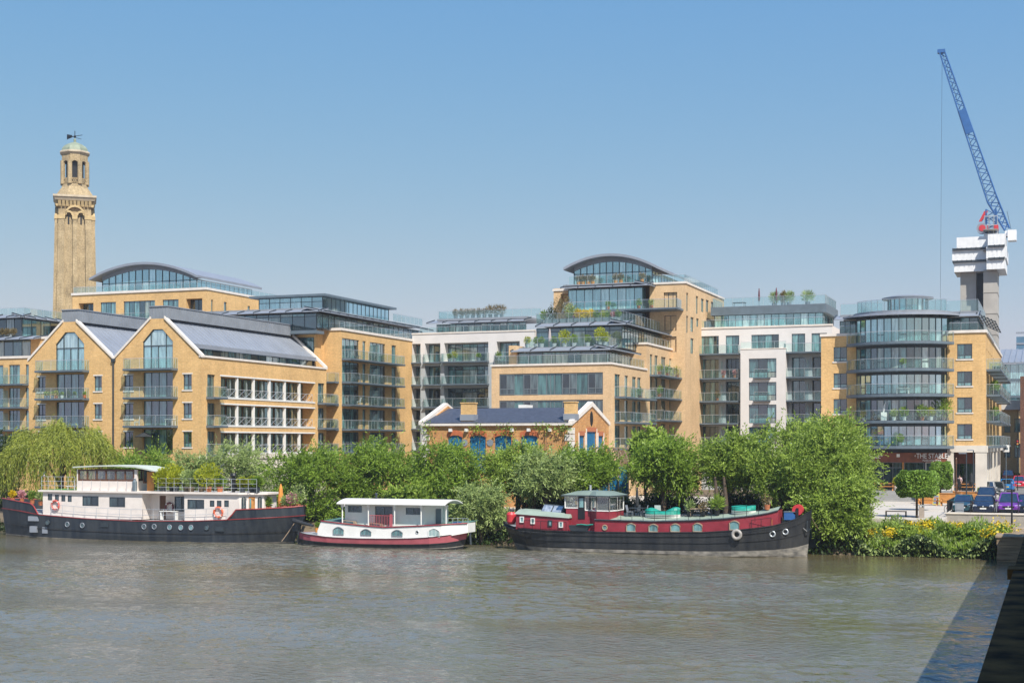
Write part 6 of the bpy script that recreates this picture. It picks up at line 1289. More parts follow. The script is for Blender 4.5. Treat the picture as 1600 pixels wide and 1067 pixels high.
    t = thing('deck_bench', 'pale bench on the side deck by the cabin doorway of the long barge', 'bench', (XX(258), yw + .6, zk)); x = XX(258); MB().box(x - .9, x + .9, yw + .4, yw + .85, zk + .75, zk + .82).build('seat', 'white_paint', t)
    for a in (-.8, .8): MB().box(x + a - .05, x + a + .05, yw + .45, yw + .8, zk, zk + .75).build('leg', 'white_paint', t)
    parasol('closed orange parasol on the bow deck of the long barge', XX(422), yc, zt(420) - .1, 3.0, 'tan_fabric', True, .28)
    for i, (p, h, lm, lab) in enumerate(((12, .7, 'flower', 'yellow flowers in a pot at the stern of the long barge'), (22, .8, 'pink', 'white and pink flowers on the stern deck of the long barge'), (34, .9, 'mid', 'green plant on the stern deck of the long barge'), (45, 1.0, 'silver', 'grey leafy plant beside the stern cabin of the long barge'), (378, .8, 'mid', 'small potted bush by the arched windows of the long barge'), (405, .8, 'mid', 'potted green plant behind the bow bulwark, left of the parasol'), (436, .9, 'silver', 'feathery plant behind the bow bulwark, right of the parasol'), (450, 1.1, 'pink', 'pinkish flowering plant on the bow deck of the long barge'), (463, 1.9, 'silver', 'tall pale plant at the tip of the bow of the long barge'))):
        potted(lab, X(p), yc - .3, ZY(p, interp(sheer, p) - 9, yb), h, lm, 260, 'terracotta', .25, 'deck plants of the long barge')
long_barge()

def white_boat():
    yb = 108.0; yc = yb + 2.0; X = lambda p: XY(p, yb); b = thing('white_houseboat', 'small white houseboat with red band, black hull and porch-roofed cabin', 'houseboat', (X(600), yc, 0))
    sheer = [(468, 831), (480, 834), (515, 838.6), (560, 840.5), (603, 841), (640, 840.5), (669, 839), (700, 835.5), (722, 831), (731, 828)]
    half = [(468, .3), (474, 1.1), (485, 1.6), (510, 1.95), (540, 2.0), (670, 2.0), (700, 1.5), (718, .8), (731, .08)]
    ps = [468, 471, 474, 480, 485, 497, 510, 525, 540, 560, 603, 640, 670, 685, 700, 710, 718, 725, 731]
    YS = lambda p: yc - interp(half, p); X = lambda p: XY(p, YS(p)); st = [(X(p), ZY(p, interp(sheer, p), YS(p)), interp(half, p), XY(p - (p - 680) * .16 if p > 680 else p - (.5 if p < 500 else 0), YS(p)), interp(half, p) * .9) for p in ps]
    hull(b, st, [('hull', 'hull_black', 0, .62, 0), ('red_band', 'pink_red', .62, 1.0, 0), ('rubbing_strake', 'hull_black', .60, .64, .06), ('gunwale', 'hull_black', .975, 1.0, .05), ('waterline_band', 'boot', .36, .40, .012)], yc)
    dk = MB()
    for a, c in zip(st, st[1:]): dk.quad((a[0], yc - a[2], a[1] - .02), (c[0], yc - c[2], c[1] - .02), (c[0], yc + c[2], c[1] - .02), (a[0], yc + a[2], a[1] - .02))
    dk.build('deck', 'lilac', b)
    # lower cabin side follows the sheer
    yw = yb + .3; XX = lambda p: XY(p, yw); zz = lambda p, q: ZY(p, q, yw); f = front(yw)
    topt = [(496, 829), (502, 813.5), (540, 818), (575, 821.5), (601, 823.5), (612, 823), (650, 821.5), (690, 819.5), (724, 818)]; bot = [(496, 838), (540, 841.5), (603, 843), (669, 841), (724, 832)]
    wl = MB(); sp = [496, 502, 510, 521, 530, 540, 550, 564, 575, 585, 601, 612, 620, 629, 640, 650, 660, 670, 680, 690, 700, 703]
    hin = lambda p: 0 if p < 690 else (p - 690) / 34 * .9
    for p, q in zip(sp, sp[1:]): wl.quad((XX(p), yw + hin(p), zz(p, interp(bot, p))), (XX(q), yw + hin(q), zz(q, interp(bot, q))), (XX(q), yw + hin(q), zz(q, interp(topt, q))), (XX(p), yw + hin(p), zz(p, interp(topt, p))))
    A = (XX(703), yw + hin(703)); B = (XX(724), yw + .95); wl.quad((*A, zz(703, 837)), (*B, zz(724, 833)), (*B, zz(724, 818)), (*A, zz(703, 819))); wl.quad((*B, zz(724, 833)), (B[0], yw + 2.6, zz(724, 833)), (B[0], yw + 2.6, zz(724, 818)), (*B, zz(724, 818)))
    wl.quad((XX(496), yw, zz(496, 838)), (XX(496), yw + 3.4, zz(496, 838)), (XX(502), yw + 3.4, zz(502, 813.5)), (XX(502), yw, zz(502, 813.5))); wl.build('cabin_side', 'white_paint', b)
    rf = MB(); tr = MB()
    tp = [502, 520, 540, 560, 575, 601, 612, 650, 690, 724]
    for p, q in zip(tp, tp[1:]):
        g_ = lambda v: (XX(v), yw - .04 + hin(v), zz(v, interp(topt, v))); a, c = g_(p), g_(q); rf.quad(a, c, (c[0], yw + 3.4, c[2] + .12), (a[0], yw + 3.4, a[2] + .12)); tr.tube([a, c], .055, 5)
    rf.build('cabin_roof', 'deck_green', b); tr.build('roof_trim', 'hull_red', b)
    for p, q, u, v, n in ((521, 537, 823, 834.5, 0), (564, 580, 826.3, 835.5, 0), (612.5, 629, 827.5, 837, 0), (670, 687, 825, 838, 1)):
        x0, x1, z0, z1 = XX(p), XX(q), zz(p, v), zz(p, u); pl = [(x0, z0), (x1, z0)] + [(x0 + (x1 - x0) * (1 - i / 8), z1 - .22 + .22 * math.sin(math.pi * i / 8)) for i in range(9)]
        o = MB().prism([(x, yw - .02, z) for x, z in pl], (0, .03, 0)).build('arched_window', 'pane', b); fr = MB(); pts = [(x, yw - .04, z) for x, z in pl]; fr.tube(pts + [pts[0]], .04, 5)
        for i in range(1, 4 if not n else 8): s = x0 + (x1 - x0) * i / (4 if not n else 8); fr.tube([(s, yw - .04, z0), (s, yw - .04, z1 - .06)], .018, 4)
        fr.build('window_frame', 'frame_mid' if not n else 'white_paint', o)
    o = MB().ring((XX(652), yw - .02, zz(652, 831)), .13, .03).build('porthole', 'rail', b, True); MB().disc((XX(652), yw - .02, zz(652, 831)), .13, 12, .03).build('pane', 'black', o)
    # upper cabin with porch roof
    yu = yw + .75; XU = lambda p: XY(p, yu); ZU = lambda q: ZY(600, q, yu); fu = front(yu); zk, zt = ZU(822.5), ZU(788.5); x0, x1 = XU(539), XU(663); wl = MB()
    op = [(XU(543.5), XU(565.5), ZU(801), ZU(790.5)), (XU(586), XU(613.5), zk + .1, ZU(790.5)), (XU(634), XU(657), ZU(803), ZU(792))]
    facade(wl, fu, x0, x1, zk, zt, op, .1); yb2 = yu + 2.3; xr = XU(690)
    wl.quad((x0, yu, zk), (x0, yb2, zk), (x0, yb2, zt), (x0, yu, zt)); wl.quad((x1, yu, zk), (x1 + 1.2, yu + 1.1, zk), (x1 + 1.2, yu + 1.1, zt), (x1, yu, zt)); wl.quad((x1 + 1.2, yu + 1.1, zk), (x1 + 1.2, yb2, zk), (x1 + 1.2, yb2, zt), (x1 + 1.2, yu + 1.1, zt)); wl.quad((x0, yb2, zk), (x1 + 1.2, yb2, zk), (x1 + 1.2, yb2, zt), (x0, yb2, zt)); wl.build('upper_cabin_wall', 'white_paint', b)
    for r, n in zip(op, (3, 2, 2)): window(fu, *r, b, n, None, .09, 'frame_mid', 'pane_dark', .06)
    MB().hexa([(x1 + .75, yu + .66, zk), (x1 + 1.1, yu + .98, zk), (x1 + 1.12, yu + .95, zk), (x1 + .77, yu + .63, zk), (x1 + .75, yu + .66, zt - .3), (x1 + 1.1, yu + .98, zt - .3), (x1 + 1.12, yu + .95, zt - .3), (x1 + .77, yu + .63, zt - .3)]).build('door', 'steel', b)
    ra, rb = XY(528, yw), XY(697, yw); rr = MB(); n = 10
    for i in range(n):
        v0, v1 = -1 + 2 * i / n, -1 + 2 * (i + 1) / n; ya, yb_ = yw + 1.65 + v0 * 1.9, yw + 1.65 + v1 * 1.9; h = lambda v: zt + .05 + .34 * (1 - v * v)
        rr.hexa([(ra, ya, h(v0)), (rb, ya, h(v0) + .02), (rb, yb_, h(v1) + .02), (ra, yb_, h(v1)), (ra, ya, h(v0) + .09), (rb, ya, h(v0) + .11), (rb, yb_, h(v1) + .11), (ra, yb_, h(v1) + .09)])
    rr.build('porch_roof', 'white_paint', b)
    for p in (535, 575.5, 616.5, 658, 691):
        x = XY(p, yw + .1); q = interp(topt, p); y = yw + .1 if p < 680 else yw + .9; z0 = zz(p, q); c = MB().tube([(x, y, z0), (x, y, zt + .05)], .055, 8); c.lathe((x, y, zt - .3), [(.06, 0), (.15, .25), (.16, .36)], 8); c.build('porch_post', 'white_paint', b)
    gt = MB(); 
    for i in range(15): x = XX(577) + (XX(612) - XX(577)) * i / 14; gt.tube([(x, yw + .15, zz(600, 822.5)), (x, yw + .15, zz(600, 805.5))], .02, 4)
    gt.tube([(XX(576), yw + .15, zz(600, 805.5)), (XX(616), yw + .15, zz(600, 805.5))], .03, 5); gt.box(XX(608), XX(611), yw + .1, yw + .2, zz(600, 822.5), zz(600, 803)); gt.build('red_gate', 'pink_red', b)
    for p in (541, 583): x = XX(p); o = MB().hexa([(x - .75, yw + .35, zz(p, interp(topt, p)) + .02), (x + .75, yw + .35, zz(p, interp(topt, p)) - .1), (x + .75, yw + .7, zz(p, interp(topt, p)) - .1), (x - .75, yw + .7, zz(p, interp(topt, p)) + .02), (x - .6, yw + .4, zz(p, interp(topt, p)) + .3), (x + .6, yw + .4, zz(p, interp(topt, p)) + .2), (x + .6, yw + .65, zz(p, interp(topt, p)) + .2), (x - .6, yw + .65, zz(p, interp(topt, p)) + .3)]).build('skylight', 'wood_old', b); MB().hexa([(x - .5, yw + .39, zz(p, interp(topt, p)) + .1), (x + .5, yw + .39, zz(p, interp(topt, p))), (x + .5, yw + .36, zz(p, interp(topt, p))), (x - .5, yw + .36, zz(p, interp(topt, p)) + .1), (x - .45, yw + .41, zz(p, interp(topt, p)) + .24), (x + .45, yw + .41, zz(p, interp(topt, p)) + .16), (x + .45, yw + .38, zz(p, interp(topt, p)) + .16), (x - .45, yw + .38, zz(p, interp(topt, p)) + .24)]).build('pane', 'pane_dark', o)
    x = XU(581.5); c = MB().tube([(x, yu + .8, zt + .2), (x, yu + .8, ZU(772.5))], .1, 8); c.lathe((x, yu + .8, ZU(772.5)), [(.16, 0), (.05, .12)], 8); c.build('flue', 'steel_dark', b)
    boat_rail(front(yw + 1.0), XX(692), XX(724), zz(710, 818.5), .42, 4, b, rows=(1.0,)); MB().box(XX(697), XX(708), yw + 1.2, yw + 1.8, zz(700, 819.5), zz(700, 816.5)).build('blue_box', 'crane_blue', b)
    rud = MB().tube([(X(462), yc, .2), (X(470), yc, 1.6)], .12, 6); rud.box(X(463), X(467), yc - .06, yc + .06, -.5, 2.2); rud.build('rudder', 'hull_black', b)
    til = MB().tube([(X(458), yc - .3, ZY(460, 815, yb)), (X(480), yc - .3, ZY(480, 823, yb))], [.22, .1], 8); til.build('tiller', 'hull_black', b)
    o = MB().tube([(X(735), yc, .4), (X(733), yc, 1.9)], .1, 6).build('bow_fender', 'steel_dark', b)
    potted('orange plant pot on the stern of the white houseboat', X(487), yc - .6, ZY(487, 833, yb), .5, 'mid', 90, 'tan_fabric', .25, 'white houseboat pots'); potted('green plant tub at the stern of the white houseboat', X(495), yc + .3, ZY(495, 832, yb), .9, 'mid', 140, 'steel', .25, 'white houseboat pots')
white_boat()

def red_barge():
    yb = 110.0; yc = yb + 2.35; X = lambda p: XY(p, yb); Zp = lambda p, q: ZY(p, q, yb); b = thing('red_cabin_barge', 'black-hulled barge with dark red cabins, green roofs and a glazed wheelhouse', 'houseboat', (X(1030), yc, 0))
    sheer = [(785, 815), (800, 821), (815, 825), (854, 828), (929, 830), (1020, 831), (1100, 830.5), (1142, 828), (1180, 824), (1207, 820.5), (1228, 815), (1245, 809), (1258, 802), (1268, 796)]
    half = [(785, .3), (790, 1.0), (800, 1.6), (815, 2.0), (854, 2.3), (1150, 2.35), (1190, 2.15), (1220, 1.6), (1245, .95), (1260, .45), (1268, .1)]
    hw = [(785, .05), (800, .4), (815, 1.0), (840, 1.8), (880, 2.2), (1140, 2.25), (1190, 1.8), (1230, 1.0), (1268, .05)]
    ps = [785, 788, 792, 800, 808, 815, 830, 854, 890, 929, 975, 1020, 1060, 1100, 1142, 1165, 1180, 1195, 1207, 1218, 1228, 1238, 1245, 1252, 1258, 1263, 1268]
    YS = lambda p: yc - interp(half, p); X = lambda p: XY(p, YS(p)); Zp = lambda p, q: ZY(p, q, YS(p)); st = [(X(p), Zp(p, interp(sheer, p)), interp(half, p), XY(p + max(0, (825 - p)) * .55 - max(0, p - 1240) * .25, YS(p)), interp(hw, p)) for p in ps]
    hull(b, st, [('hull', 'hull_black', 0, 1, 0), ('waterline_band', 'boot', .1, .36, .012), ('rubbing_strake', 'hull_black', .62, .645, .06), ('rubbing_strake', 'hull_black', .84, .865, .07), ('gunwale', 'hull_black', .975, 1.0, .06)], yc)
    dk = MB()
    for a, c in zip(st, st[1:]): dk.quad((a[0], yc - a[2], a[1] - .25), (c[0], yc - c[2], c[1] - .25), (c[0], yc + c[2], c[1] - .25), (a[0], yc + a[2], a[1] - .25))
    dk.build('deck', 'lilac', b)
    yw = yb + .5; XX = lambda p: XY(p, yw); zz = lambda p, q: ZY(p, q, yw); f = front(yw); y2 = yw + 3.4
    # stern cabin
    wl = MB(); x0, x1 = XX(806), XX(888); 
    tp = lambda p: zz(p, 802.5 + (p - 806) / 80 * 6.5)
    wl.hexa([(x0, yw, zz(806, 826)), (x1, yw, zz(888, 830)), (x1, y2, zz(888, 830)), (x0, y2 - .8, zz(806, 826)), (x0, yw + .05, tp(806)), (x1, yw, tp(888)), (x1, y2, tp(888)), (x0, y2 - .8, tp(806))]); wl.build('stern_cabin', 'hull_red', b)
    MB().hexa([(x0 - .15, yw - .1, tp(806)), (x1 + .1, yw - .12, tp(888)), (x1 + .1, y2, tp(888)), (x0 - .15, y2 - .8, tp(806)), (x0, yw + .8, tp(806) + .34), (x1, yw + .8, tp(888) + .32), (x1, y2 - .4, tp(888) + .32), (x0, y2 - 1, tp(806) + .34)]).build('stern_roof', 'roof_green', b)
    for p in (812.5, 829.5, 856.5, 873.5): window(f, XX(p), XX(p + 6.5), zz(p, 806.5 + (p - 812) * .13 + 9.3), zz(p, 806.5 + (p - 812) * .13), b, 1, None, -.01, 'white_paint' if p != 856.5 else 'steel_dark', 'pane', .07)
    sk = MB().hexa([(XX(838), yw + 1.0, tp(840) + .25), (XX(872), yw + 1.0, tp(872) + .25), (XX(872), yw + 2.0, tp(872) + .3), (XX(838), yw + 2.0, tp(840) + .3), (XX(841), yw + 1.5, tp(840) + .9), (XX(874), yw + 1.5, tp(872) + .9), (XX(874), yw + 1.8, tp(872) + .9), (XX(841), yw + 1.8, tp(840) + .9)]).build('skylight', 'steel_dark', b)
    for p, q in ((840, 854), (856, 870)): MB().hexa([(XX(p), yw + .99, tp(p) + .32), (XX(q), yw + .99, tp(q) + .32), (XX(q), yw + .95, tp(q) + .32), (XX(p), yw + .95, tp(p) + .32), (XX(p) + .1, yw + 1.42, tp(p) + .83), (XX(q) + .1, yw + 1.42, tp(q) + .83), (XX(q) + .1, yw + 1.38, tp(q) + .83), (XX(p) + .1, yw + 1.38, tp(p) + .83)]).build('pane', 'sky_pane', sk) if M.setdefault('sky_pane', pane_mat('skylight_glass', [(0, (.25, .28, .32)), (.5, (.32, .35, .38))], .5)) else 0
    # wheelhouse: faceted front
    zb, zs, zt = zz(930, 830), zz(930, 798), zz(930, 776); zl = zz(890, 794)
    ring_ = [(883, .3), (904, .3), (913, .28), (922, .28), (932, .9), (954, .9), (962, 1.7), (967.5, 2.4), (974, 3.2)]
    ring_ = [(883, .7), (903.5, .7), (914, .7), (921.5, .75), (932, .05), (952, .05), (964, 1.1), (968, 1.9), (974, 3.0)]
    P = [(XY(p, yw + d), yw + d) for p, d in ring_]; body = MB(); fr = MB(); pn = MB()
    for i, ((xa, ya), (xb, yb_)) in enumerate(zip(P, P[1:])):
        s_ = zl if i < 2 else zs; body.hexa([(xa, ya, zb), (xb, yb_, zb), (xb, yb_ + .08, zb), (xa, ya + .08, zb), (xa, ya, s_), (xb, yb_, s_), (xb, yb_ + .08, s_), (xa, ya + .08, s_)])
        if i == 1: continue
        A = Vector((xa, ya, 0)); B = Vector((xb, yb_, 0)); e = (B - A).normalized() * .07; fr.tube([A + Vector((0, 0, s_)), A + Vector((0, 0, zt))], .055, 5); fr.tube([B + Vector((0, 0, s_)), B + Vector((0, 0, zt))], .055, 5); fr.tube([A + Vector((0, 0, s_)), B + Vector((0, 0, s_))], .05, 5); fr.tube([A + Vector((0, 0, zt)), B + Vector((0, 0, zt))], .06, 5)
        pn.quad(A + Vector((0, .03, s_)), B + Vector((0, .03, s_)), B + Vector((0, .03, zt)), A + Vector((0, .03, zt)))
    body.hexa([(P[0][0], P[0][1], zb), (P[0][0] + .08, P[0][1], zb), (P[0][0] + .08, y2, zb), (P[0][0], y2, zb), (P[0][0], P[0][1], zl), (P[0][0] + .08, P[0][1], zl), (P[0][0] + .08, y2, zl), (P[0][0], y2, zl)])
    body.build('wheelhouse', 'hull_red', b); o = fr.build('window_frame', 'white_paint', b); pn.build('pane', 'wheel_glass2', o) if M.setdefault('wheel_glass2', clear_glass('wheelhouse_glass', (.55, .66, .64), .35, .22, (.35, .42, .40))) else 0
    pl = [(x, y - .3) for x, y in P[:-1]]; pl = [(P[0][0] - .25, P[0][1] - .3)] + [(x + .05, y - .3) for x, y in P[1:7]] + [(P[-1][0] + .35, P[-1][1]), (P[-1][0] + .2, y2 + .2), (P[0][0] - .2, y2 + .2)]
    k = MB(); k.prism([(x, y, zt) for x, y in pl], (0, 0, .1)); k.build('roof_edge', 'steel_dark', b); cxr, cyr = sum(x for x, _ in pl) / len(pl), sum(y for _, y in pl) / len(pl); k = MB()
    n = len(pl)
    for i in range(n): (xa, ya), (xb, yb_) = pl[i], pl[(i + 1) % n]; q = .45; k.quad((xa, ya, zt + .103), (xb, yb_, zt + .103), (xb + (cxr - xb) * q, yb_ + (cyr - yb_) * q, zt + .42), (xa + (cxr - xa) * q, ya + (cyr - ya) * q, zt + .42)); k.quad((xa + (cxr - xa) * q, ya + (cyr - ya) * q, zt + .42), (xb + (cxr - xb) * q, yb_ + (cyr - yb_) * q, zt + .42), (cxr, cyr, zt + .5), (cxr, cyr, zt + .5))
    k.build('wheelhouse_roof', 'deck_green2', b) if M.setdefault('deck_green2', mat('wheelhouse_roof_green', (.17, .22, .19), .55, .1, 1)) else 0
    dr = MB().box(P[1][0], P[2][0], P[1][1] - .05, P[1][1] + .03, zz(908, 811), zt).build('door', 'black', b); MB().box(P[1][0] + .12, P[2][0] - .12, P[1][1] - .07, P[1][1] - .05, zz(908, 793), zt - .15).build('pane', 'pane', dr)
    for x, y in ((P[0][0] + .05, P[0][1] + .1),): MB().tube([(XX(914), yw + 1.5, zt + .3), (XX(914), yw + 1.5, zz(914, 758.5))], .09, 8).build('flue', 'rail', b)
    # fore cabin
    tt = [(929, 811.5), (1020, 814.5), (1080, 813), (1132, 810), (1180, 805), (1200, 801.5), (1213, 798)]; sp = [929, 950, 980, 1020, 1050, 1080, 1110, 1132, 1150, 1165, 1180, 1192, 1200, 1207, 1213]; hin = lambda p: 0 if p < 1150 else (p - 1150) / 63 * .75
    wl = MB(); rf = MB(); ed = MB()
    for p, q in zip(sp, sp[1:]):
        A = (XX(p), yw + hin(p)); B = (XX(q), yw + hin(q)); za, zb_ = zz(p, interp(tt, p)), zz(q, interp(tt, q)); la, lb = zz(p, interp(sheer, p) + 2), zz(q, interp(sheer, q) + 2)
        wl.quad((*A, la), (*B, lb), (*B, zb_), (*A, za)); rf.quad((A[0], A[1] - .06, za + .02), (B[0], B[1] - .06, zb_ + .02), (B[0], yc, zb_ + .30), (A[0], yc, za + .30)); rf.quad((A[0], y2 - hin(p), za), (B[0], y2 - hin(q), zb_), (B[0], yc, zb_ + .30), (A[0], yc, za + .30)); ed.tube([(A[0], A[1] - .06, za), (B[0], B[1] - .06, zb_)], .06, 5); wl.quad((A[0], y2 - hin(p), la), (B[0], y2 - hin(q), lb), (B[0], y2 - hin(q), zb_), (A[0], y2 - hin(p), za))
    wl.quad((XX(929), yw, zz(929, 832)), (XX(929), y2, zz(929, 832)), (XX(929), y2, zz(929, 811.5)), (XX(929), yw, zz(929, 811.5))); e_ = (XX(1213), yw + .75); wl.quad((*e_, zz(1213, 822)), (e_[0], y2 - .75, zz(1213, 822)), (e_[0], y2 - .75, zz(1213, 797)), (*e_, zz(1213, 798))); wl.build('fore_cabin', 'hull_red', b); rf.build('cabin_roof', 'roof_green', b); ed.build('roof_edge', 'steel_dark', b)
    for p, q in ((979, 993), (1014, 1028), (1048, 1062.5), (1083, 1097), (1140, 1155)):
        u = interp(tt, p) + 4.2; v = interp(sheer, p) - .5; x0, x1, z0, z1 = XX(p), XX(q), zz(p, v), zz(p, u); pl = [(x0, z0), (x1, z0)] + [(x0 + (x1 - x0) * (1 - i / 8), z1 - .16 + .16 * math.sin(math.pi * i / 8)) for i in range(9)]
        o = MB().prism([(x, yw - .02, z) for x, z in pl], (0, .03, 0)).build('arched_window', 'pane', b); pts = [(x, yw - .04, z) for x, z in pl]; MB().tube(pts + [pts[0]], .05, 5).build('window_frame', 'wood_old', o)
    o = MB().ring((XX(945), yw - .02, zz(945, 824)), .2, .05).build('porthole', 'wood_old', b, True); MB().disc((XX(945), yw - .02, zz(945, 824)), .2, 14, .03).build('pane', 'pane', o)
    for p, q in ((1207, 834), (1227, 830.5)): y_ = yc - interp(hw, p) - (interp(half, p) - interp(hw, p)) * .75 - .06; x = XY(p, y_); o = MB().ring((x, y_, ZY(p, q, y_)), .2, .06).build('porthole', 'rail', b, True); MB().disc((x, y_, ZY(p, q, y_)), .2, 14, .06).build('pane', 'black', o)
    zt_ = lambda s: interp([(XX(p), zz(p, interp(tt, p))) for p in sp], s); boat_rail(f, XX(970), XX(1185), 0, .82, 12, b, zf=zt_, rows=(1.0, .5), m='black'); zq = lambda s: interp([(XX(p), tp(p)) for p in (806, 888)], s); boat_rail(f, XX(808), XX(886), 0, .0, 1, b, rows=()) if False else None
    boat_rail(front(yb + .1), X(820), X(884), 0, .7, 5, b, zf=lambda s: interp([(X(p), Zp(p, interp(sheer, p))) for p in ps], s), rows=(1.0,), m='black'); boat_rail(front(yb + .6), X(1172), X(1204), 0, .6, 2, b, zf=lambda s: interp([(X(p), Zp(p, interp(sheer, p))) for p in ps], s), rows=(1.0,), m='black')
    t = thing('tyre_fender', 'whitewashed tyre fender hanging on the black side of the red barge', 'fender', (XY(1151, yb - .2), yb - .2, ZY(1151, 835, yb - .2))); MB().ring((XY(1151, yb - .2), yb - .2, ZY(1151, 835, yb - .2)), .31, .13, n=24, m=10).build('tyre', mat('pale_tyre', (.33, .31, .29), .9, .25, 4), t, True); MB().tube([(XY(1151, yb - .2), yb - .15, ZY(1151, 830, yb)), (XY(1151, yb), yb + .05, ZY(1151, 826, yb))], .03, 5).build('rope', 'wood_old', t)
    t = thing('anchor', 'small anchor hanging at the bow of the red barge', 'anchor', (X(1260), yc - .5, 2)); x, z = X(1262), Zp(1263, 823); MB().tube([(x, yc - .6, z + .5), (x, yc - .6, z - .3)], .05, 6).tube([(x - .3, yc - .6, z - .1), (x, yc - .6, z - .35), (x + .3, yc - .6, z - .1)], .05, 6).build('shank', 'steel_dark', t)
    # things on deck
    zd = lambda p, d=1.2: zz(p, interp(tt, p)) + .24
    for p, q, lab in ((1008, 1063, 'upturned white dinghy under a long crumpled green tarpaulin on the red barge'), (1143, 1181, 'shorter dinghy under a smooth green tarpaulin near the bow of the red barge')):
        y = yw + 1.5; x0, x1 = XY(p, y), XY(q, y); z = zd(p); t = thing('covered_dinghy', lab, 'dinghy', ((x0 + x1) / 2, y, z), 'dinghies under green tarpaulins'); m_ = MB(); n = 14; tn = MB()
        for i in range(n):
            u0, u1 = i / n, (i + 1) / n; w_ = lambda u: .62 * (1 - (2 * u - 1) ** 4) + .05; h = lambda u: .62 + (.16 * math.sin(u * 9) if q - p > 50 else .03 * math.sin(u * 5)) + .12 * u
            for j in range(6):
                a0, a1 = math.pi * j / 6, math.pi * (j + 1) / 6; pt = lambda u, a: (x0 + (x1 - x0) * u, y - w_(u) * math.cos(a), z + .28 + (h(u) - .28) * math.sin(a)); tn.quad(pt(u0, a0), pt(u1, a0), pt(u1, a1), pt(u0, a1))
            m_.hexa([(x0 + (x1 - x0) * u0, y - w_(u0) * .7, z), (x0 + (x1 - x0) * u1, y - w_(u1) * .7, z), (x0 + (x1 - x0) * u1, y + w_(u1) * .7, z), (x0 + (x1 - x0) * u0, y + w_(u0) * .7, z), (x0 + (x1 - x0) * u0, y - w_(u0), z + .3), (x0 + (x1 - x0) * u1, y - w_(u1), z + .3), (x0 + (x1 - x0) * u1, y + w_(u1), z + .3), (x0 + (x1 - x0) * u0, y + w_(u0), z + .3)])
        m_.build('dinghy_hull', 'white_paint', t); tn.build('tarpaulin', 'green_tarp', t, True)
    yd = yw + 1.7
    table('small dark table among deck chairs aft of the long green dinghy on the red barge', XY(996, yd), yd, zd(996), .6, .75, 'steel_dark'); chair('pale grey deck chair left of the dark table on the red barge', XY(986, yd), yd - .2, zd(986), R(90), 'zinc'); chair('pale grey deck chair right of the dark table on the red barge', XY(1005, yd), yd + .2, zd(1005), R(-80), 'zinc'); chair('dark deck chair behind the table on the red barge', XY(991, yd), yd + .9, zd(991), R(10), 'steel_dark'); parasol('closed black parasol behind the table on the red barge', XY(995.5, yd + 1.0), yd + 1.0, zd(995), 2.4, 'dark_fabric', True, .16)
    chair('round-backed pale chair beside the long green dinghy on the red barge', XY(1029, yd + .8), yd + .8, zd(1029), R(180), 'white_paint')
    table('low cluttered table between the two green dinghies on the red barge', XY(1092, yd), yd, zd(1092), .7, .6, 'wood_old'); chair('dark chair left of the palm on the red barge', XY(1107, yd), yd + .3, zd(1107), R(-70), 'steel_dark'); chair('dark chair left of the cluttered table on the red barge', XY(1075, yd), yd + .2, zd(1075), R(80), 'steel_dark')
    potted('small palm with spiky fan leaves on the roof of the red barge', XY(1122, yd), yd - .4, zd(1122), 1.2, 'light', 260, 'black', .25, 'red barge deck plants', L=.6, W=.07, name='potted_palm'); potted('dry leafy plant above the arched windows of the red barge', XY(1079, yd), yd - .2, zd(1079), 1.0, 'silver', 150, 'black', .25, 'red barge deck plants'); potted('sparse brown plant beside the cluttered table on the red barge', XY(1101, yd), yd - .5, zd(1101), .8, 'dry', 110, 'black', .22, 'red barge deck plants')
    potted('terracotta pot with tall plant at the fore end of the red cabin', XY(1200, yc), yc - .4, zz(1200, 801.5) + .2, .9, 'dry', 100, 'terracotta', .25, 'red barge deck plants')
    chair('folded wooden chair on the bow deck of the red barge', XY(1209, yc), yc - .9, Zp(1209, 821), R(60), 'wood', name='wooden_chair'); 
    t = thing('windlass', 'red painted anchor windlass on the bow of the red barge', 'windlass', (XY(1247, yc), yc, Zp(1247, 808))); x, z = XY(1247, yc), Zp(1247, 806); MB().disc((x, yc - .3, z + .45), .42, 18, .6).build('drum', 'red_paint', t); MB().box(x - .1, x + .1, yc - .4, yc - .32, z - .4, z + .6).box(x - .1, x + .1, yc + .32, yc + .4, z - .4, z + .6).build('frame', 'black', t)
    t = thing('deck_box', 'blue deck locker beside the red windlass', 'box', (XY(1236, yc), yc, Zp(1236, 812))); x, z = XY(1236, yc), Zp(1236, 813); MB().box(x - .5, x + .4, yc - .3, yc + .3, z, z + .6).build('locker', 'crane_blue', t); MB().box(x - .53, x + .43, yc - .33, yc + .33, z + .6, z + .66).build('lid', 'steel', t)
    t = thing('mooring_buoy', 'bright red drum-shaped buoy on the stern of the red barge', 'buoy', (XY(799, yc), yc - 1.0, Zp(799, 820))); x, z = XY(799, yc - 1), Zp(799, 819); MB().lathe((x, yc - 1, z), [(.25, 0), (.38, .2), (.42, .8), (.3, 1.0)], 14).build('buoy', 'red_paint', t); MB().ring((x, yc - 1, z + 1.05), .1, .03).build('eye', 'steel_dark', t)
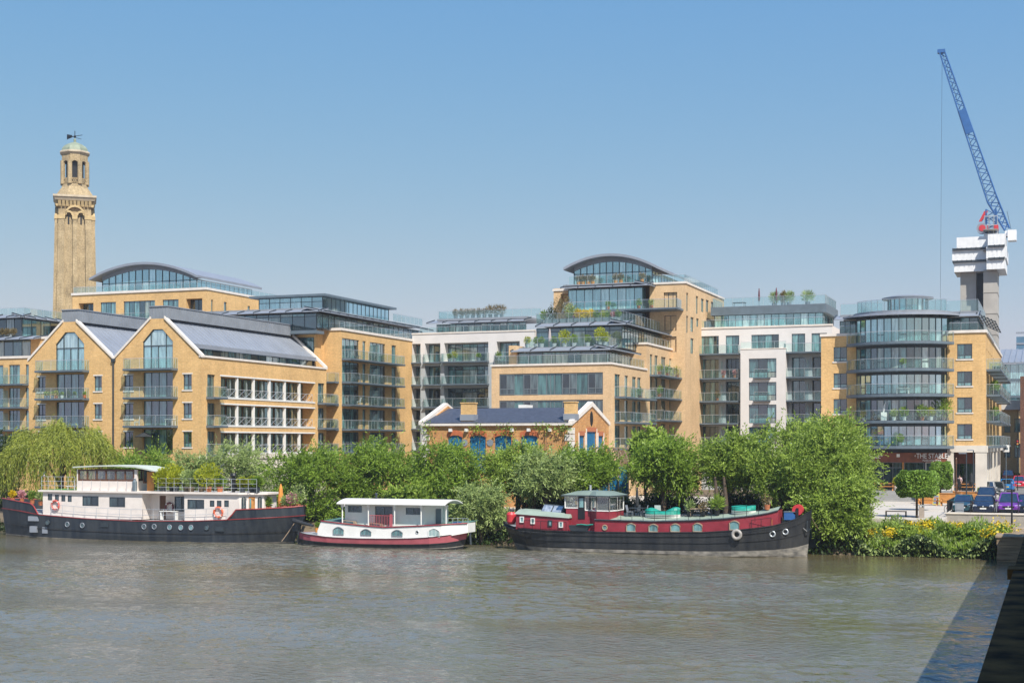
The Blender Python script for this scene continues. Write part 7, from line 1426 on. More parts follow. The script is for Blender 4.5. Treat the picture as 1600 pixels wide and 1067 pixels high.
    t = thing('rowing_dinghy', 'grey tender with coiled teal rope lying alongside the wheelhouse of the red barge', 'dinghy', (X(905), yb + .1, Zp(905, 828))); m_ = MB(); x0, x1 = X(888), X(926); z = Zp(905, 829); m_.hexa([(x0 + .2, yb - .1, z), (x1 - .5, yb - .1, z), (x1 - .5, yb + .35, z), (x0 + .2, yb + .35, z), (x0 + .1, yb - .2, z + .45), (x1 - .2, yb - .2, z + .5), (x1 - .2, yb + .4, z + .5), (x0 + .1, yb + .4, z + .45)]); m_.build('dinghy_hull', 'steel_dark', t); rp = MB(); rp.tube([(x0 + .8, yb - .22, z + .5), (x0 + 1.2, yb - .26, z + .55), (x0 + 1.7, yb - .25, z + .5), (x0 + 2.2, yb - .25, z + .56)], .05, 5); rp.build('rope', 'green_tarp', t)
red_barge()

def rope(label, a, b, sag, m='wood_old'):
    pts = [Vector(a).lerp(Vector(b), i / 10) - Vector((0, 0, sag * 4 * (i / 10) * (1 - i / 10))) for i in range(11)]; o = MB().tube(pts, .035, 5).build('mooring_rope', m); tag(o, label, 'rope', 'mooring ropes')
rope('slack rope from the bow of the red barge to the bank', (XY(1264, 112.3), 112.3, ZY(1264, 800, 112.3)), (XY(1300, 117), 117, 1.2), .5)
rope('thin rope from the bow of the long barge towards the white houseboat', (XY(470, 110.7), 110.7, ZY(470, 800, 110.7)), (XY(440, 109.6), 109.6, .25), .1)
rope('rope from the stern of the red barge into the trees', (XY(790, 112), 112, ZY(790, 818, 112)), (XY(760, 117), 117, 1.4), .4)
# ------------------------------------------------------------------ cars
def car_paint(name, c): 
    if name not in M: M[name] = mat(name, c, .28, .04, 1, coat=.6)
    return name
for n_, c_ in (('tyre', (.02, .02, .02)),): M['tyre'] = mat('tyre_rubber', c_, .85, .2, 6)
M['lamp_lens'] = mat('lamp_lens', (.62, .65, .68), .15, .05, 5, spec=.8); M['tail_lens'] = mat('tail_lens', (.45, .02, .02), .2, .1, 5); M['plate_white'] = mat('white_plate', (.75, .75, .72), .5, .04, 9); M['plate_yellow'] = mat('yellow_plate', (.70, .48, .04), .5, .04, 9); M['car_glass'] = pane_mat('car_glass', [(0, (.012, .016, .02)), (.6, (.03, .04, .045))], .4)
def car(name, label, px, py, paint, tall=0.0, rear=False, L=4.3, W=1.82, group='cars parked and driving in the street', z=2.86):
    x, y = on_z(px, py, z); t = thing(name, label, 'car', (0, 0, 0), group); hb, hr = .92 + tall * .3, 1.45 + tall; w = W / 2
    # body: cross sections along the length (front at -L/2)
    S = [(-.5, .36, .62, .80), (-.485, .24, .72, .90), (-.44, .2, .80, .97), (-.30, .18, .90, 1.0), (-.18, .18, .97, 1.0), (.0, .18, 1.0, 1.0), (.25, .18, 1.02, 1.0), (.40, .2, 1.0, .98), (.475, .26, .96, .93), (.5, .38, .80, .86)]
    bd = MB(); secs = []
    for u, zb, zt, wf in S:
        ww = w * wf; zt *= hb; secs.append([(-ww * .92, u * L, zb), (-ww, u * L, zb + (zt - zb) * .35), (-ww * .985, u * L, zb + (zt - zb) * .75), (-ww * .88, u * L, zt), (0, u * L, zt + .035), (ww * .88, u * L, zt), (ww * .985, u * L, zb + (zt - zb) * .75), (ww, u * L, zb + (zt - zb) * .35), (ww * .92, u * L, zb)])
    k = len(secs[0])
    for a, c in zip(secs, secs[1:]):
        for j in range(k): bd.quad(a[j], a[(j + 1) % k], c[(j + 1) % k], c[j])
    bd.quad(*secs[0]); bd.quad(*secs[-1][::-1]); body = bd.build('body', paint, t, True)
    g0, g1, g2, g3 = -.24 * L, -.09 * L, .33 * L, .46 * L; zt = hr; zb = hb - .03; wb, wt = w * .90, w * .70
    gl = MB(); 
    A = [(-wb, g0, zb * .985), (wb, g0, zb * .985), (wt, g1, zt), (-wt, g1, zt)]; Bk = [(-wb, g3, zb), (wb, g3, zb), (wt, g2, zt), (-wt, g2, zt)]
    gl.quad(*A); gl.quad(*Bk[::-1]); gl.quad(A[1], Bk[1], Bk[2], A[2]); gl.quad(A[0], A[3], Bk[3], Bk[0]); gl.build('windscreen', 'car_glass', t)
    rf = MB(); rf.hexa([(-wt, g1, zt - .01), (wt, g1, zt - .01), (wt, g2, zt - .01), (-wt, g2, zt - .01), (-wt * .9, g1 + .1, zt + .06), (wt * .9, g1 + .1, zt + .06), (wt * .9, g2 - .1, zt + .05), (-wt * .9, g2 - .1, zt + .05)])
    for s in (-1, 1):
        rf.tube([(s * wb, g0, zb), (s * wt, g1, zt)], .05, 5); rf.tube([(s * wb, g3, zb), (s * wt, g2, zt)], .07, 5); rf.tube([(s * wb * 1.0, .05 * L, zb), (s * wt * 1.01, .06 * L, zt)], .04, 5); rf.tube([(s * wt, g1, zt), (s * wt, g2, zt)], .04, 5)
    rf.build('roof', paint, t)
    e = -L * .487; 
    for s in (-1, 1): MB().hexa([(s * w * .56, e - .02, .60), (s * w * .90, e + .10, .62), (s * w * .90, e + .3, .62), (s * w * .56, e + .2, .6), (s * w * .56, e - .0, .74), (s * w * .90, e + .14, .80), (s * w * .88, e + .34, .80), (s * w * .56, e + .22, .76)]).build('headlight', 'lamp_lens', t)
    for s in (-1, 1): MB().box(min(s * w * .6, s * w * .93), max(s * w * .6, s * w * .93), L * .47, L * .492, .72, .92).build('tail_light', 'tail_lens', t)
    MB().box(-w * .52, w * .52, -L * .503, -L * .48, .52, .68).build('grille', 'black', t); MB().box(-w * .85, w * .85, -L * .504, -L * .46, .22, .4).build('bumper', 'black' if tall > .15 else paint, t)
    MB().box(-.26, .26, -L * .508, -L * .503, .42, .53).build('number_plate', 'plate_white', t); MB().box(-.26, .26, L * .5, L * .504, .55, .66).build('number_plate', 'plate_yellow', t); MB().disc((0, -L * .504 - .02, .66), .07, 12, .02).build('badge', 'rail', t)
    for s in (-1, 1):
        MB().hexa([(s * w, g0 + .35, hb + .02), (s * (w + .18), g0 + .35, hb + .04), (s * (w + .18), g0 + .45, hb + .04), (s * w, g0 + .45, hb + .02), (s * w, g0 + .35, hb + .17), (s * (w + .18), g0 + .35, hb + .17), (s * (w + .18), g0 + .45, hb + .17), (s * w, g0 + .45, hb + .17)]).build('mirror', paint, t)
        for u in (-.31, .30): wh = MB().disc((s * w - (.2 if s > 0 else 0), u * L, .33), .33, 18, .2, 'x').build('wheel', 'tyre', t); MB().disc((s * w + (.005 if s > 0 else -.025), u * L, .33), .2, 12, .02, 'x').build('rim', 'rail', wh)
    off = L * .5; t.location = (x, y + off, z); t.rotation_euler = (0, 0, R(180) if rear else 0); return t
car_paint('navy_car', (.012, .018, .04)); car_paint('purple_car', (.16, .03, .30)); car_paint('red_car', (.55, .01, .03)); car_paint('orange_red_car', (.50, .07, .02)); car_paint('blue_car', (.01, .16, .42)); car_paint('silver_car', (.42, .42, .42)); car_paint('grey_car', (.10, .11, .12)); car_paint('teal_car', (.02, .07, .09))
car('parked_car', 'glossy navy saloon parked nose-on nearest the retaining wall', 1536, 803, 'navy_car')
car('parked_car', 'dark blue hatchback beside the left flank of the nearest navy saloon', 1503, 801, 'teal_car', W=1.7)
car('parked_car', 'dark navy estate second in the parked row, behind the nearest saloon', 1540, 787, 'navy_car', .1)
car('parked_car', 'silver roofed people carrier third in the parked row', 1541, 778, 'silver_car', .3)
car('parked_car', 'grey estate car fourth in the parked row, beside the blue hatchback', 1556, 775, 'grey_car', .1)
car('parked_car', 'bright blue hatchback seen from behind, left of the red hatchback', 1573, 768, 'blue_car', .05, rear=True)
car('parked_car', 'orange-red sports utility car with dark rear window, behind the blue hatchback', 1575, 752, 'orange_red_car', .25, rear=True)
car('parked_car', 'bright red rounded hatchback facing the river at the right edge of the street', 1592, 762, 'red_car', .08, L=3.6, W=1.68)
car('parked_car', 'purple sports utility car facing the retaining wall', 1575.5, 803, 'purple_car', .25)
car('parked_car', 'dark blue car cut by the right edge beside the purple one', 1605, 803, 'navy_car', .1)
car('parked_car', 'dark teal car farthest up the street below the hedge', 1582, 744, 'teal_car', .1, rear=True)
car('parked_car', 'black car behind the red hatchback at the right edge', 1598, 746, 'grey_car', .1)

# ------------------------------------------------------------------ street furniture on the plaza
def post(label, px, py, z, top_py, arm=0, m='steel_dark', r=.055, head=None, group='lamp posts on the plaza', name='lamp_post'):
    x, y = on_z(px, py, z); t = thing(name, label, 'lamp post', (x, y, z), group); zt = ZY(px, top_py, y); MB().tube([(x, y, z), (x, y, zt)], [r * 1.3, r], 8).build('pole', m, t)
    if arm: MB().box(min(x, x + arm), max(x, x + arm), y - .12, y + .12, zt - .05, zt + .05).build('lamp_head', 'zinc', t)
    else: MB().lathe((x, y, zt), [(r * 1.5, 0), (r * 1.6, .5), (.03, .62)], 8).build('lamp_head', head or m, t)
    return t
post('brown lamp post nearest the black railings, left of three', 1494, 797, 2.6, 725, 0, 'frame_brown'); post('tall lamp post with flat arm in front of the colonnade, middle of three', 1510, 787, 2.6, 708, -.75); post('tall lamp post with flat arm by the corner column, right of three', 1521, 785, 2.6, 703, -.65)
post('black riverside post with dark blue lantern in front of the purple car', 1581, 828, 1.8, 764, 0, 'black', .06, 'crane_blue')
x, y = on_z(1400, 807, 2.6); t = thing('plaza_bench', 'long backless timber bench on dark metal legs on the plaza', 'bench', (x, y, 2.6)); hw_ = 16 * 121 / 2222
MB().box(x - hw_, x + hw_, y - .22, y + .22, 3.03, 3.10).build('seat', 'wood_old', t)
for s in (-1, 1): MB().box(x + s * hw_ - .05 * (s + 1), x + s * hw_ + .05 * (1 - s), y - .2, y + .2, 2.6, 3.03).build('leg', 'steel_dark', t)
x, y = on_z(1440, 809, 2.6); t = thing('litter_bin', 'square beige litter bin beside the clipped tree', 'litter bin', (x, y, 2.6)); w_ = .22; bn = MB().box(x - .21, x + .21, y - .21, y + .21, 2.6, 3.5); bn.build('body', mat('beige_metal', (.36, .30, .25), .5, .1, 3), t); MB().box(x - .22, x + .22, y - .22, y + .22, 3.62, 3.7).box(x - .22, x - .17, y - .22, y + .22, 3.5, 3.62).box(x + .17, x + .22, y - .22, y + .22, 3.5, 3.62).build('hood', 'rail', t)
def picnic(label, px, py, z, L=.9, rot=0):
    x, y = on_z(px, py, z); t = thing('picnic_table', label, 'picnic table', (0, 0, 0), 'orange timber picnic tables'); 
    for a, b_ in ((-.8, -.55), (.55, .8)): MB().box(-L, L, a, b_, .42, .48).build('bench_seat', 'wood', t)
    MB().box(-L, L, -.4, .4, .74, .8).build('tabletop', 'wood', t)
    for s in (-1, 1):
        for q in (-1, 1): MB().hexa([(s * L * .75 - .05, q * .75 - .05, 0), (s * L * .75 + .05, q * .75 - .05, 0), (s * L * .75 + .05, q * .75 + .05, 0), (s * L * .75 - .05, q * .75 + .05, 0), (s * L * .75 - .05, q * .25 - .05, .74), (s * L * .75 + .05, q * .25 - .05, .74), (s * L * .75 + .05, q * .25 + .05, .74), (s * L * .75 - .05, q * .25 + .05, .74)]).build('leg', 'wood', t)
    t.location = (x, y, z); t.rotation_euler = (0, 0, rot)
zt_ = 3.67
def booth(label, px, py, z, w, h=1.0):
    x, y = on_z(px, py, z); t = thing('timber_booth', label, 'booth seat', (x, y, z), 'orange timber booths on the plaza'); MB().box(x - w, x + w, y, y + .08, z, z + h).build('front_panel', 'wood', t)
    for s in (-1, 1): MB().box(x + s * w - .06, x + s * w + .06, y - .01, y + 1.1, z, z + h + .12).build('side_panel', 'wood', t)
    MB().box(x - w, x + w, y + .1, y + 1.0, z + .42, z + .5).build('seat', 'wood', t); MB().box(x - w - .05, x + w + .05, y - .06, y + .2, z + h, z + h + .06).build('top_rail', 'wood', t)
booth('orange timber booth seat behind the tables, left of the lamp posts', 1482, 786, 2.6, 1.3); booth('orange timber booth seat between the middle and right lamp posts', 1510, 786, 2.6, 1.3, 1.15); booth('small orange timber booth seat behind the nearest clipped tree trunk', 1444, 787, 2.6, .8, .9)
picnic('orange picnic table behind the nearest clipped tree', 1451, 789, 2.6, 1.1); picnic('orange picnic table left of the lamp posts, front row', 1487, 790, 2.6, 1.3); picnic('orange picnic table right of the middle lamp post, front row', 1513, 789, 2.6, 1.1); picnic('orange picnic table up on the terrace by the closed parasols', 1508, 767, 3.67, 1.1)
picnic('orange picnic table on the terrace above the steps, left end', 1372, 766, zt_, .8, R(90)); picnic('orange picnic table on the terrace beside the pale planter', 1386, 766, zt_, .9)
def board(label, px, py, z):
    x, y = on_z(px, py, z); t = thing('pavement_board', label, 'pavement sign', (x, y, z))
    for s in (-1, 1): MB().hexa([(x - .35, y + s * .35, z), (x + .35, y + s * .35, z), (x + .35, y + s * .32, z), (x - .35, y + s * .32, z), (x - .3, y + s * .05, z + 1.1), (x + .3, y + s * .05, z + 1.1), (x + .3, y + s * .02, z + 1.1), (x - .3, y + s * .02, z + 1.1)]).build('frame', 'lime_frame', t)
    MB().hexa([(x - .26, y - .34, z + .1), (x + .26, y - .34, z + .1), (x + .26, y - .31, z + .1), (x - .26, y - .31, z + .1), (x - .23, y - .07, z + 1.02), (x + .23, y - .07, z + 1.02), (x + .23, y - .04, z + 1.02), (x - .23, y - .04, z + 1.02)]).build('chalkboard', 'chalk', t)
M['lime_frame'] = mat('yellow_green_timber', (.50, .45, .08), .6, .1, 4); M['chalk'] = mat('blue_grey_board', (.16, .19, .27), .7, .25, 6); board('yellow-framed pavement board between the clipped trees', 1463, 788, 2.6)
potted('round green bush in a pale stone pot on the terrace', *on_z(1401, 766.3, zt_), zt_, .9, 'lime', 380, 'stone', .35, cat='planter', group='terrace planters')
for i, (px, lab) in enumerate(((1487, 'closed black parasol left of the waiter'), (1518, 'closed black parasol right of the waiter'))): x, y = on_z(px, 767.3, 3.67); parasol(lab, x, y, 3.67, 2.0, 'dark_fabric', True, .24)
# railings along the retaining wall, bicycle
x0, y0 = on_z(1487, 803, 2.98); rl = thing('black_railing', 'black railing on top of the retaining wall in front of the cars', 'railing', (x0, 126.9, 2.98)); m_ = MB(); yr = 126.9; xs_ = [-8.6 + i * 1.9 for i in range(14)]
for x in xs_: MB().tube([(x, yr, 2.98), (x, yr, 4.0)], .045, 6).build('post', 'black', rl)
side = MB(); 
for zz_ in (3.95, 3.1): side.tube([(-8.6, yr, zz_), (-8.6, yr + 9, zz_)], .03, 5)
for i in range(16): side.tube([(-8.6, yr + i * .6, 2.98), (-8.6, yr + i * .6, 3.95)], .025, 5)
for zz_ in (3.95,): side.tube([(-8.6, yr, zz_), (16, yr, zz_)], .018, 4)
side.build('rail', 'black', rl)
x, y = on_z(1483, 800, 2.6); t = thing('bicycle', 'red bicycle leaning by the end of the black railings', 'bicycle', (0, 0, 0))
for u in (-.5, .5): wh = MB().ring((u, 0, .34), .32, .025, 'y', 20, 5).build('wheel', 'tyre', t, True); sp = MB(); [sp.tube([(u, 0, .34), (u + .31 * math.cos(a), 0, .34 + .31 * math.sin(a))], .006, 3) for a in [i * math.pi / 5 for i in range(10)]]; sp.build('spokes', 'rail', wh)
MB().tube([(-.5, 0, .34), (-.2, 0, .85), (.33, 0, .82), (-.05, 0, .34), (-.2, 0, .88)], .02, 5).tube([(-.5, 0, .34), (-.05, 0, .34)], .018, 5).tube([(.5, 0, .34), (.33, 0, .82), (.3, 0, 1.0)], .02, 5).build('frame', 'red_paint', t); MB().box(-.32, -.08, -.06, .06, .9, .96).build('saddle', 'black', t); MB().tube([(.2, -.25, 1.02), (.3, 0, 1.0), (.2, .25, 1.02)], .02, 5).build('handlebar', 'black', t)
t.location = (x, y, 2.6); t.rotation_euler = (R(6), 0, R(60))
t = thing('utility_box', 'small grey utility cabinet behind the railings beside the navy car', 'cabinet', (-7.6, 127.6, 2.86)); MB().box(-8.0, -7.3, 127.4, 127.8, 2.86, 3.75).build('cabinet', 'zinc', t); MB().box(-8.02, -7.28, 127.38, 127.82, 3.75, 3.8).build('lid', 'steel', t); MB().box(-7.9, -7.4, 127.37, 127.4, 2.95, 3.65).build('door', 'zinc_dark', t)
# street plants, hedge, signs further up
for px, py, h, lab in ((1557, 752, 1.5, 'slim green cypress by the colonnade, nearest'), (1563, 744, 1.5, 'slim green cypress by the colonnade, farther'), (1530, 781, .9, 'small green shrub at the foot of the corner column')): potted(lab, *on_z(px, py, 2.9), 2.9, h, 'mid', 200, 'stone', .25, 'pavement planters', shape=.5)
x, y = on_z(1581, 742, 2.86); t = thing('street_hedge', 'low clipped lime-green hedge across the far end of the street', 'hedge', (x, 235, 2.86)); P = RNG.uniform(-1, 1, (1500, 3)) * [2.6, .6, .5] + [XY(1581, 235), 235, 3.6]; leaves('foliage', P, RNG.normal(size=P.shape), .3, .2, 'lime', t); MB().box(XY(1581, 235) - 2.5, XY(1581, 235) + 2.5, 234.5, 235.5, 2.86, 3.6).build('planter', 'steel_dark', t)
t = thing('traffic_sign', 'square white street sign on a pole by the corner block', 'sign', (XY(1572, 185), 185, 2.86)); x = XY(1572, 185); MB().tube([(x, 185, 2.86), (x, 185, ZY(1572, 695, 185) + .6)], .05, 6).build('pole', 'steel', t); MB().box(x - .38, x + .38, 184.9, 184.94, ZY(1572, 706, 185), ZY(1572, 695, 185)).build('sign_plate', 'white_paint', t); MB().box(x - .22, x + .22, 184.88, 184.9, ZY(1572, 702.5, 185), ZY(1572, 699, 185)).build('symbol', 'steel', t)
t = thing('traffic_light', 'black traffic light on a pole at the far end of the street', 'traffic light', (XY(1590, 190), 190, 2.86)); x = XY(1590, 190); z0 = ZY(1590, 700, 190); MB().tube([(x, 190, 2.86), (x, 190, z0 + 1)], .06, 6).build('pole', 'black', t); MB().box(x - .2, x + .2, 189.8, 190.1, z0, z0 + 1.1).build('signal_box', 'black', t)
for i, m in enumerate(('dark_fabric', 'tan_fabric', 'red_paint')): MB().disc((x, 189.76, z0 + .2 + i * .34), .11, 10, .04).build('lens', m if i else 'deck_green', t)

# ------------------------------------------------------------------ people
M['skin'] = mat('skin', (.55, .33, .24), .6, .08, 6); M['hair'] = mat('dark_hair', (.03, .02, .015), .7, .2, 8)
def skinmesh(name, V, E, rad, m, par):
    me = bpy.data.meshes.new(name); me.from_pydata(V, E, []); o = bpy.data.objects.new(name, me); COL.objects.link(o); md = o.modifiers.new('s', 'SKIN'); 
    for i, r_ in enumerate(rad): me.skin_vertices[0].data[i].radius = (r_, r_)
    me.skin_vertices[0].data[0].use_root = True; o.modifiers.new('u', 'SUBSURF').levels = 1; o.modifiers['u'].render_levels = 1
    dg = bpy.context.evaluated_depsgraph_get(); m2 = bpy.data.meshes.new_from_object(o.evaluated_get(dg)); bpy.data.objects.remove(o); m2.name = name; m2.materials.clear(); m2.materials.append(M[m] if isinstance(m, str) else m); m2.polygons.foreach_set('use_smooth', [True] * len(m2.polygons))
    q = bpy.data.objects.new(name, m2); COL.objects.link(q); q.parent = par; return q
def person(label, px, py, z, shirt, trouser, h=1.72, rot=0, stride=.12, apron=None):
    x, y = on_z(px, py, z); t = thing('person', label, 'person', (0, 0, 0), 'people in the street'); s = h / 1.75
    J = dict(pel=(0, 0, .95), sp=(0, .0, 1.15), ch=(0, 0, 1.36), nk=(0, -.01, 1.50), hd=(0, -.02, 1.60), tp=(0, -.01, 1.71), lh=(-.1, 0, .92), lk=(-.11, -stride * .6, .50), la=(-.11, -stride * .2, .08), lt=(-.12, -stride * .2 - .17, .03), rh=(.1, 0, .92), rk=(.11, stride * .3, .50), ra=(.11, stride, .09), rt=(.12, stride - .17, .03), ls=(-.19, 0, 1.42), le=(-.25, .03, 1.14), lw=(-.22, -.15, .93), lf=(-.20, -.22, .85), rs=(.19, 0, 1.42), re=(.26, .02, 1.14), rw=(.24, -.12, .91), rf=(.23, -.17, .83), no=(0, -.115, 1.60))
    RR = dict(pel=.145, sp=.13, ch=.15, nk=.055, hd=.095, tp=.075, lh=.10, lk=.062, la=.042, lt=.035, rh=.10, rk=.062, ra=.042, rt=.035, ls=.065, le=.045, lw=.032, lf=.03, rs=.065, re=.045, rw=.032, rf=.03, no=.018)
    EE = [('pel', 'sp'), ('sp', 'ch'), ('ch', 'nk'), ('nk', 'hd'), ('hd', 'tp'), ('hd', 'no'), ('pel', 'lh'), ('lh', 'lk'), ('lk', 'la'), ('la', 'lt'), ('pel', 'rh'), ('rh', 'rk'), ('rk', 'ra'), ('ra', 'rt'), ('ch', 'ls'), ('ls', 'le'), ('le', 'lw'), ('lw', 'lf'), ('ch', 'rs'), ('rs', 're'), ('re', 'rw'), ('rw', 'rf')]
    def sub(name, keys, grow, m, trim={}):
        ks = list(keys); V = [tuple(c * s for c in trim.get(k, J[k])) for k in ks]; E_ = [(ks.index(a), ks.index(b)) for a, b in EE if a in ks and b in ks]; return skinmesh(name, V, E_, [RR[k] * s + grow for k in ks], m, t)
    sub('body', J.keys(), 0, 'skin'); sub('trousers', ['pel', 'lh', 'lk', 'la', 'rh', 'rk', 'ra'], .014, trouser); sub('shirt', ['pel', 'sp', 'ch', 'ls', 'le', 'rs', 're'], .016, shirt, {'pel': (0, 0, 1.02)})
    MB().lathe((0, .015, 1.60 * s), [(.105, -.02), (.112, .05), (.09, .12), (.03, .15)], 12).build('hair', 'hair', t)
    if apron: MB().hexa([(-.17, -.19, .5), (.17, -.19, .5), (.17, -.17, .5), (-.17, -.17, .5), (-.16, -.19, 1.35), (.16, -.19, 1.35), (.16, -.17, 1.35), (-.16, -.17, 1.35)]).build('apron', apron, t)
    for a in (-.035, .035): MB().lathe((a, -.112 * s, 1.625 * s), [(.004, -.008), (.012, 0), (.004, .008)], 6).build('eye', 'black', t)
    t.location = (x, y, z); t.rotation_euler = (0, 0, rot); return t
M['pink_shirt'] = mat('pale_pink_shirt', (.62, .45, .46), .8, .1, 6); M['blue_shirt'] = mat('light_blue_shirt', (.25, .38, .6), .8, .1, 6); M['yellow_shirt'] = mat('yellow_shirt', (.6, .48, .1), .8, .1, 6)
person('waiter in pale pink shirt and long dark apron standing by the colonnade', 1499.5, 767.3, 3.67, 'pink_shirt', 'dark_fabric', 1.75, R(-25), .1, 'dark_fabric'); person('person in light blue shirt walking at the far end of the street', 1577, 727, 2.9, 'blue_shirt', 'dark_fabric', 1.7, R(30), .2); person('person in yellow top far up the street by the traffic light', 1583, 722, 2.9, 'yellow_shirt', 'steel_dark', 1.7, R(10), .15); person('person in white top far up the street near the street sign', 1571, 722, 2.9, 'white_paint', 'dark_fabric', 1.7, R(-30), .2)

# ------------------------------------------------------------------ things on balconies and roof terraces
def bp(label, px, y, z, h, lm='mid', n=150, pot='terracotta', r=.22, **k): return potted(label, XY(px, y), y, z, h, lm, n, pot, r, k.pop('group', 'balcony plants'), **k)
yg = 131 - .75
for px, h, pot, lm, lab in ((71, .5, 'zinc', 'mid', 'green plant in grey pot at the left end of the left gable balcony'), (76, .4, 'zinc', 'silver', 'grey pot with small plant, second from left on the left gable balcony'), (82, .5, 'zinc', 'mid', 'leafy pot in front of the left gable doors'), (88, .55, 'terracotta', 'lime', 'green plant in terracotta pot on the left gable balcony'), (97, .4, 'white_paint', 'mid', 'white pot in the middle of the left gable balcony'), (117, .4, 'zinc', 'mid', 'grey pot right of centre on the left gable balcony'), (132, .4, 'terracotta', 'mid', 'terracotta pot at the right end of the left gable balcony')): bp(lab, px, yg, 13.85, h, lm, 110, pot, .2, L=.16, W=.08)
chair('white plastic chair at the left of the right gable lower balcony', XY(214, yg), yg, 10.75, R(-60), 'white_paint', 'balcony chairs'); table('white table on the right gable lower balcony', XY(266, yg), yg, 10.75, .5, .7, 'white_paint'); parasol('open dark grey parasol on the lowest balcony of the right gable', XY(226, yg), yg, 7.65, 2.4, 'dark_fabric', False, 1.1)
yf = 150.5
for px, lab in ((3.5, 'leftmost of three round straw-coloured shrubs behind glass at the far left terrace'), (12, 'middle of three round straw-coloured shrubs behind glass at the far left terrace'), (21, 'rightmost of three round straw-coloured shrubs behind glass at the far left terrace')): potted(lab, XY(px, 156.5), 156.5, ZY(12, 528, 156.5), 1.0, 'dry', 320, 'steel_dark', .2, 'straw-coloured terrace shrubs')
# centre block terraces
k = CB; rr = random.Random(3); i = 0
for px, h, lm, lab in ((850, 1.2, 'mid', 'leafy bush at the left end of the upper planted terrace'), (862, 1.5, 'dark', 'dark bush beside the feathery tree on the upper planted terrace'), (878, 2.9, 'dry', 'feathery small tree on the upper planted terrace left of the tower glass'), (893, 1.9, 'silver', 'silvery shrub next to the feathery tree on the upper terrace'), (904, 1.2, 'flower', 'yellow flowering ball on the upper terrace, left of three'), (914, 1.1, 'flower', 'yellow flowering ball on the upper terrace, middle of three'), (923, 1.1, 'flower', 'yellow flowering ball on the upper terrace, right of three'), (900, .8, 'pink', 'pink flowers behind the planter on the upper terrace'), (932, .9, 'mid', 'green bush right of the yellow balls on the upper terrace'), (943, .9, 'lime', 'lime bush on the upper terrace'), (951, .9, 'mid', 'green bush beside the pink flowers on the upper terrace'), (958, .8, 'pink', 'pink and white flowers near the corner of the upper terrace'), (966, .9, 'mid', 'corner bush of the upper planted terrace')):
    bp(lab, px, 164.9, k['zb'] + .1, h, lm, int(260 * h), 'zinc_dark', .3, group='upper terrace plants of the centre block')
for px, h, lm, lab in ((824, .9, 'lime', 'square trough of bright green plants at the left corner of the middle terrace'), (838, .8, 'mid', 'green trough plants left of the closed parasol on the middle terrace'), (846, .8, 'mid', 'white-flecked plants left of the parasol on the middle terrace'), (866, .8, 'mid', 'white-flowering plant right of the parasol on the middle terrace'), (882, 1.6, 'lime', 'bright green plant in a tall planter on the middle terrace'), (897, 1.0, 'mid', 'green plant with white flowers in the middle of the middle terrace'), (918, .9, 'mid', 'green bush right of the middle of the middle terrace'), (938, 1.7, 'lime', 'bright plant in a tall planter near the right corner of the middle terrace'), (946, 1.2, 'lime', 'trailing green plant at the right corner of the middle terrace')):
    bp(lab, px, 159.2, k['za'], h, lm, int(300 * h), 'grey_pier', .32, group='middle terrace plants of the centre block')
parasol('closed pale grey parasol on the middle terrace of the centre block', XY(859, 159.5), 159.5, k['za'], 2.3, 'grey_fabric', True, .2)
for px, h, lm, lab in ((950, .8, 'mid', 'green plant on the curved tower balcony, leftmost of three'), (998, .9, 'mid', 'green plant on the curved tower balcony, right of the glass middle'), (1018, .8, 'lime', 'green plant at the right of the curved tower balcony')): bp(lab, px, 178.6, k['zs'], h, lm, 180, 'terracotta', .25, group='tower balcony plants')
for px, lab in ((904, 'straw-coloured bush on the tower roof terrace, far left'), (911, 'straw-coloured bush on the tower roof terrace, second'), (919, 'straw-coloured bush on the tower roof terrace, third'), (926, 'straw-coloured bush on the tower roof terrace, fourth'), (962, 'wide straw-coloured bush in the middle of the tower roof terrace'), (970, 'straw-coloured bush right of the middle of the tower roof terrace'), (1003, 'orange-brown pot bush at the right of the tower roof terrace')): bp(lab, px, 180.2, k['zc0'], .9, 'dry', 260, 'wood', .3, group='tower roof terrace bushes')
# white block roof terraces
zr_, y1_ = WR
for px, w_, lab in ((1210, .9, 'rounded grey-green grass clump on the white block roof, leftmost'), (1224, .6, 'small grass clump on the white block roof, second'), (1233, .9, 'rounded grass clump on the white block roof, third'), (1262, 1.1, 'largest grass clump on the white block roof, rightmost')): bp(lab, px, y1_ + 2.5, zr_, 1.6, 'dry' if w_ < .7 else 'silver', 500, 'zinc', .35, group='roof grasses of the white block', shape=1.1 * w_, L=.5, W=.06)
for px, lab in ((1186, 'slim closed dark red parasol on the white block roof, left'), (1213, 'slim closed dark red parasol on the white block roof, right')): parasol(lab, XY(px, y1_ + 2), y1_ + 2, zr_, 2.6, 'maroon_ring', True, .15)
table('dark roof table with chairs at the left of the white block roof', XY(1155, y1_ + 2), y1_ + 2, zr_, .9, .75, 'steel_dark')
for i, px in enumerate(range(712, 790, 9)): bp(('feathery brown grass clump on the left white block roof, number %s from the left' % ['one', 'two', 'three', 'four', 'five', 'six', 'seven', 'eight', 'nine'][i]), px, 186.5, ZY(720, 506, 185.2) + .8, .9 + .5 * (i > 5), 'dry', 240, 'zinc_dark', .3, group='roof grasses of the left white block', L=.5, W=.06)
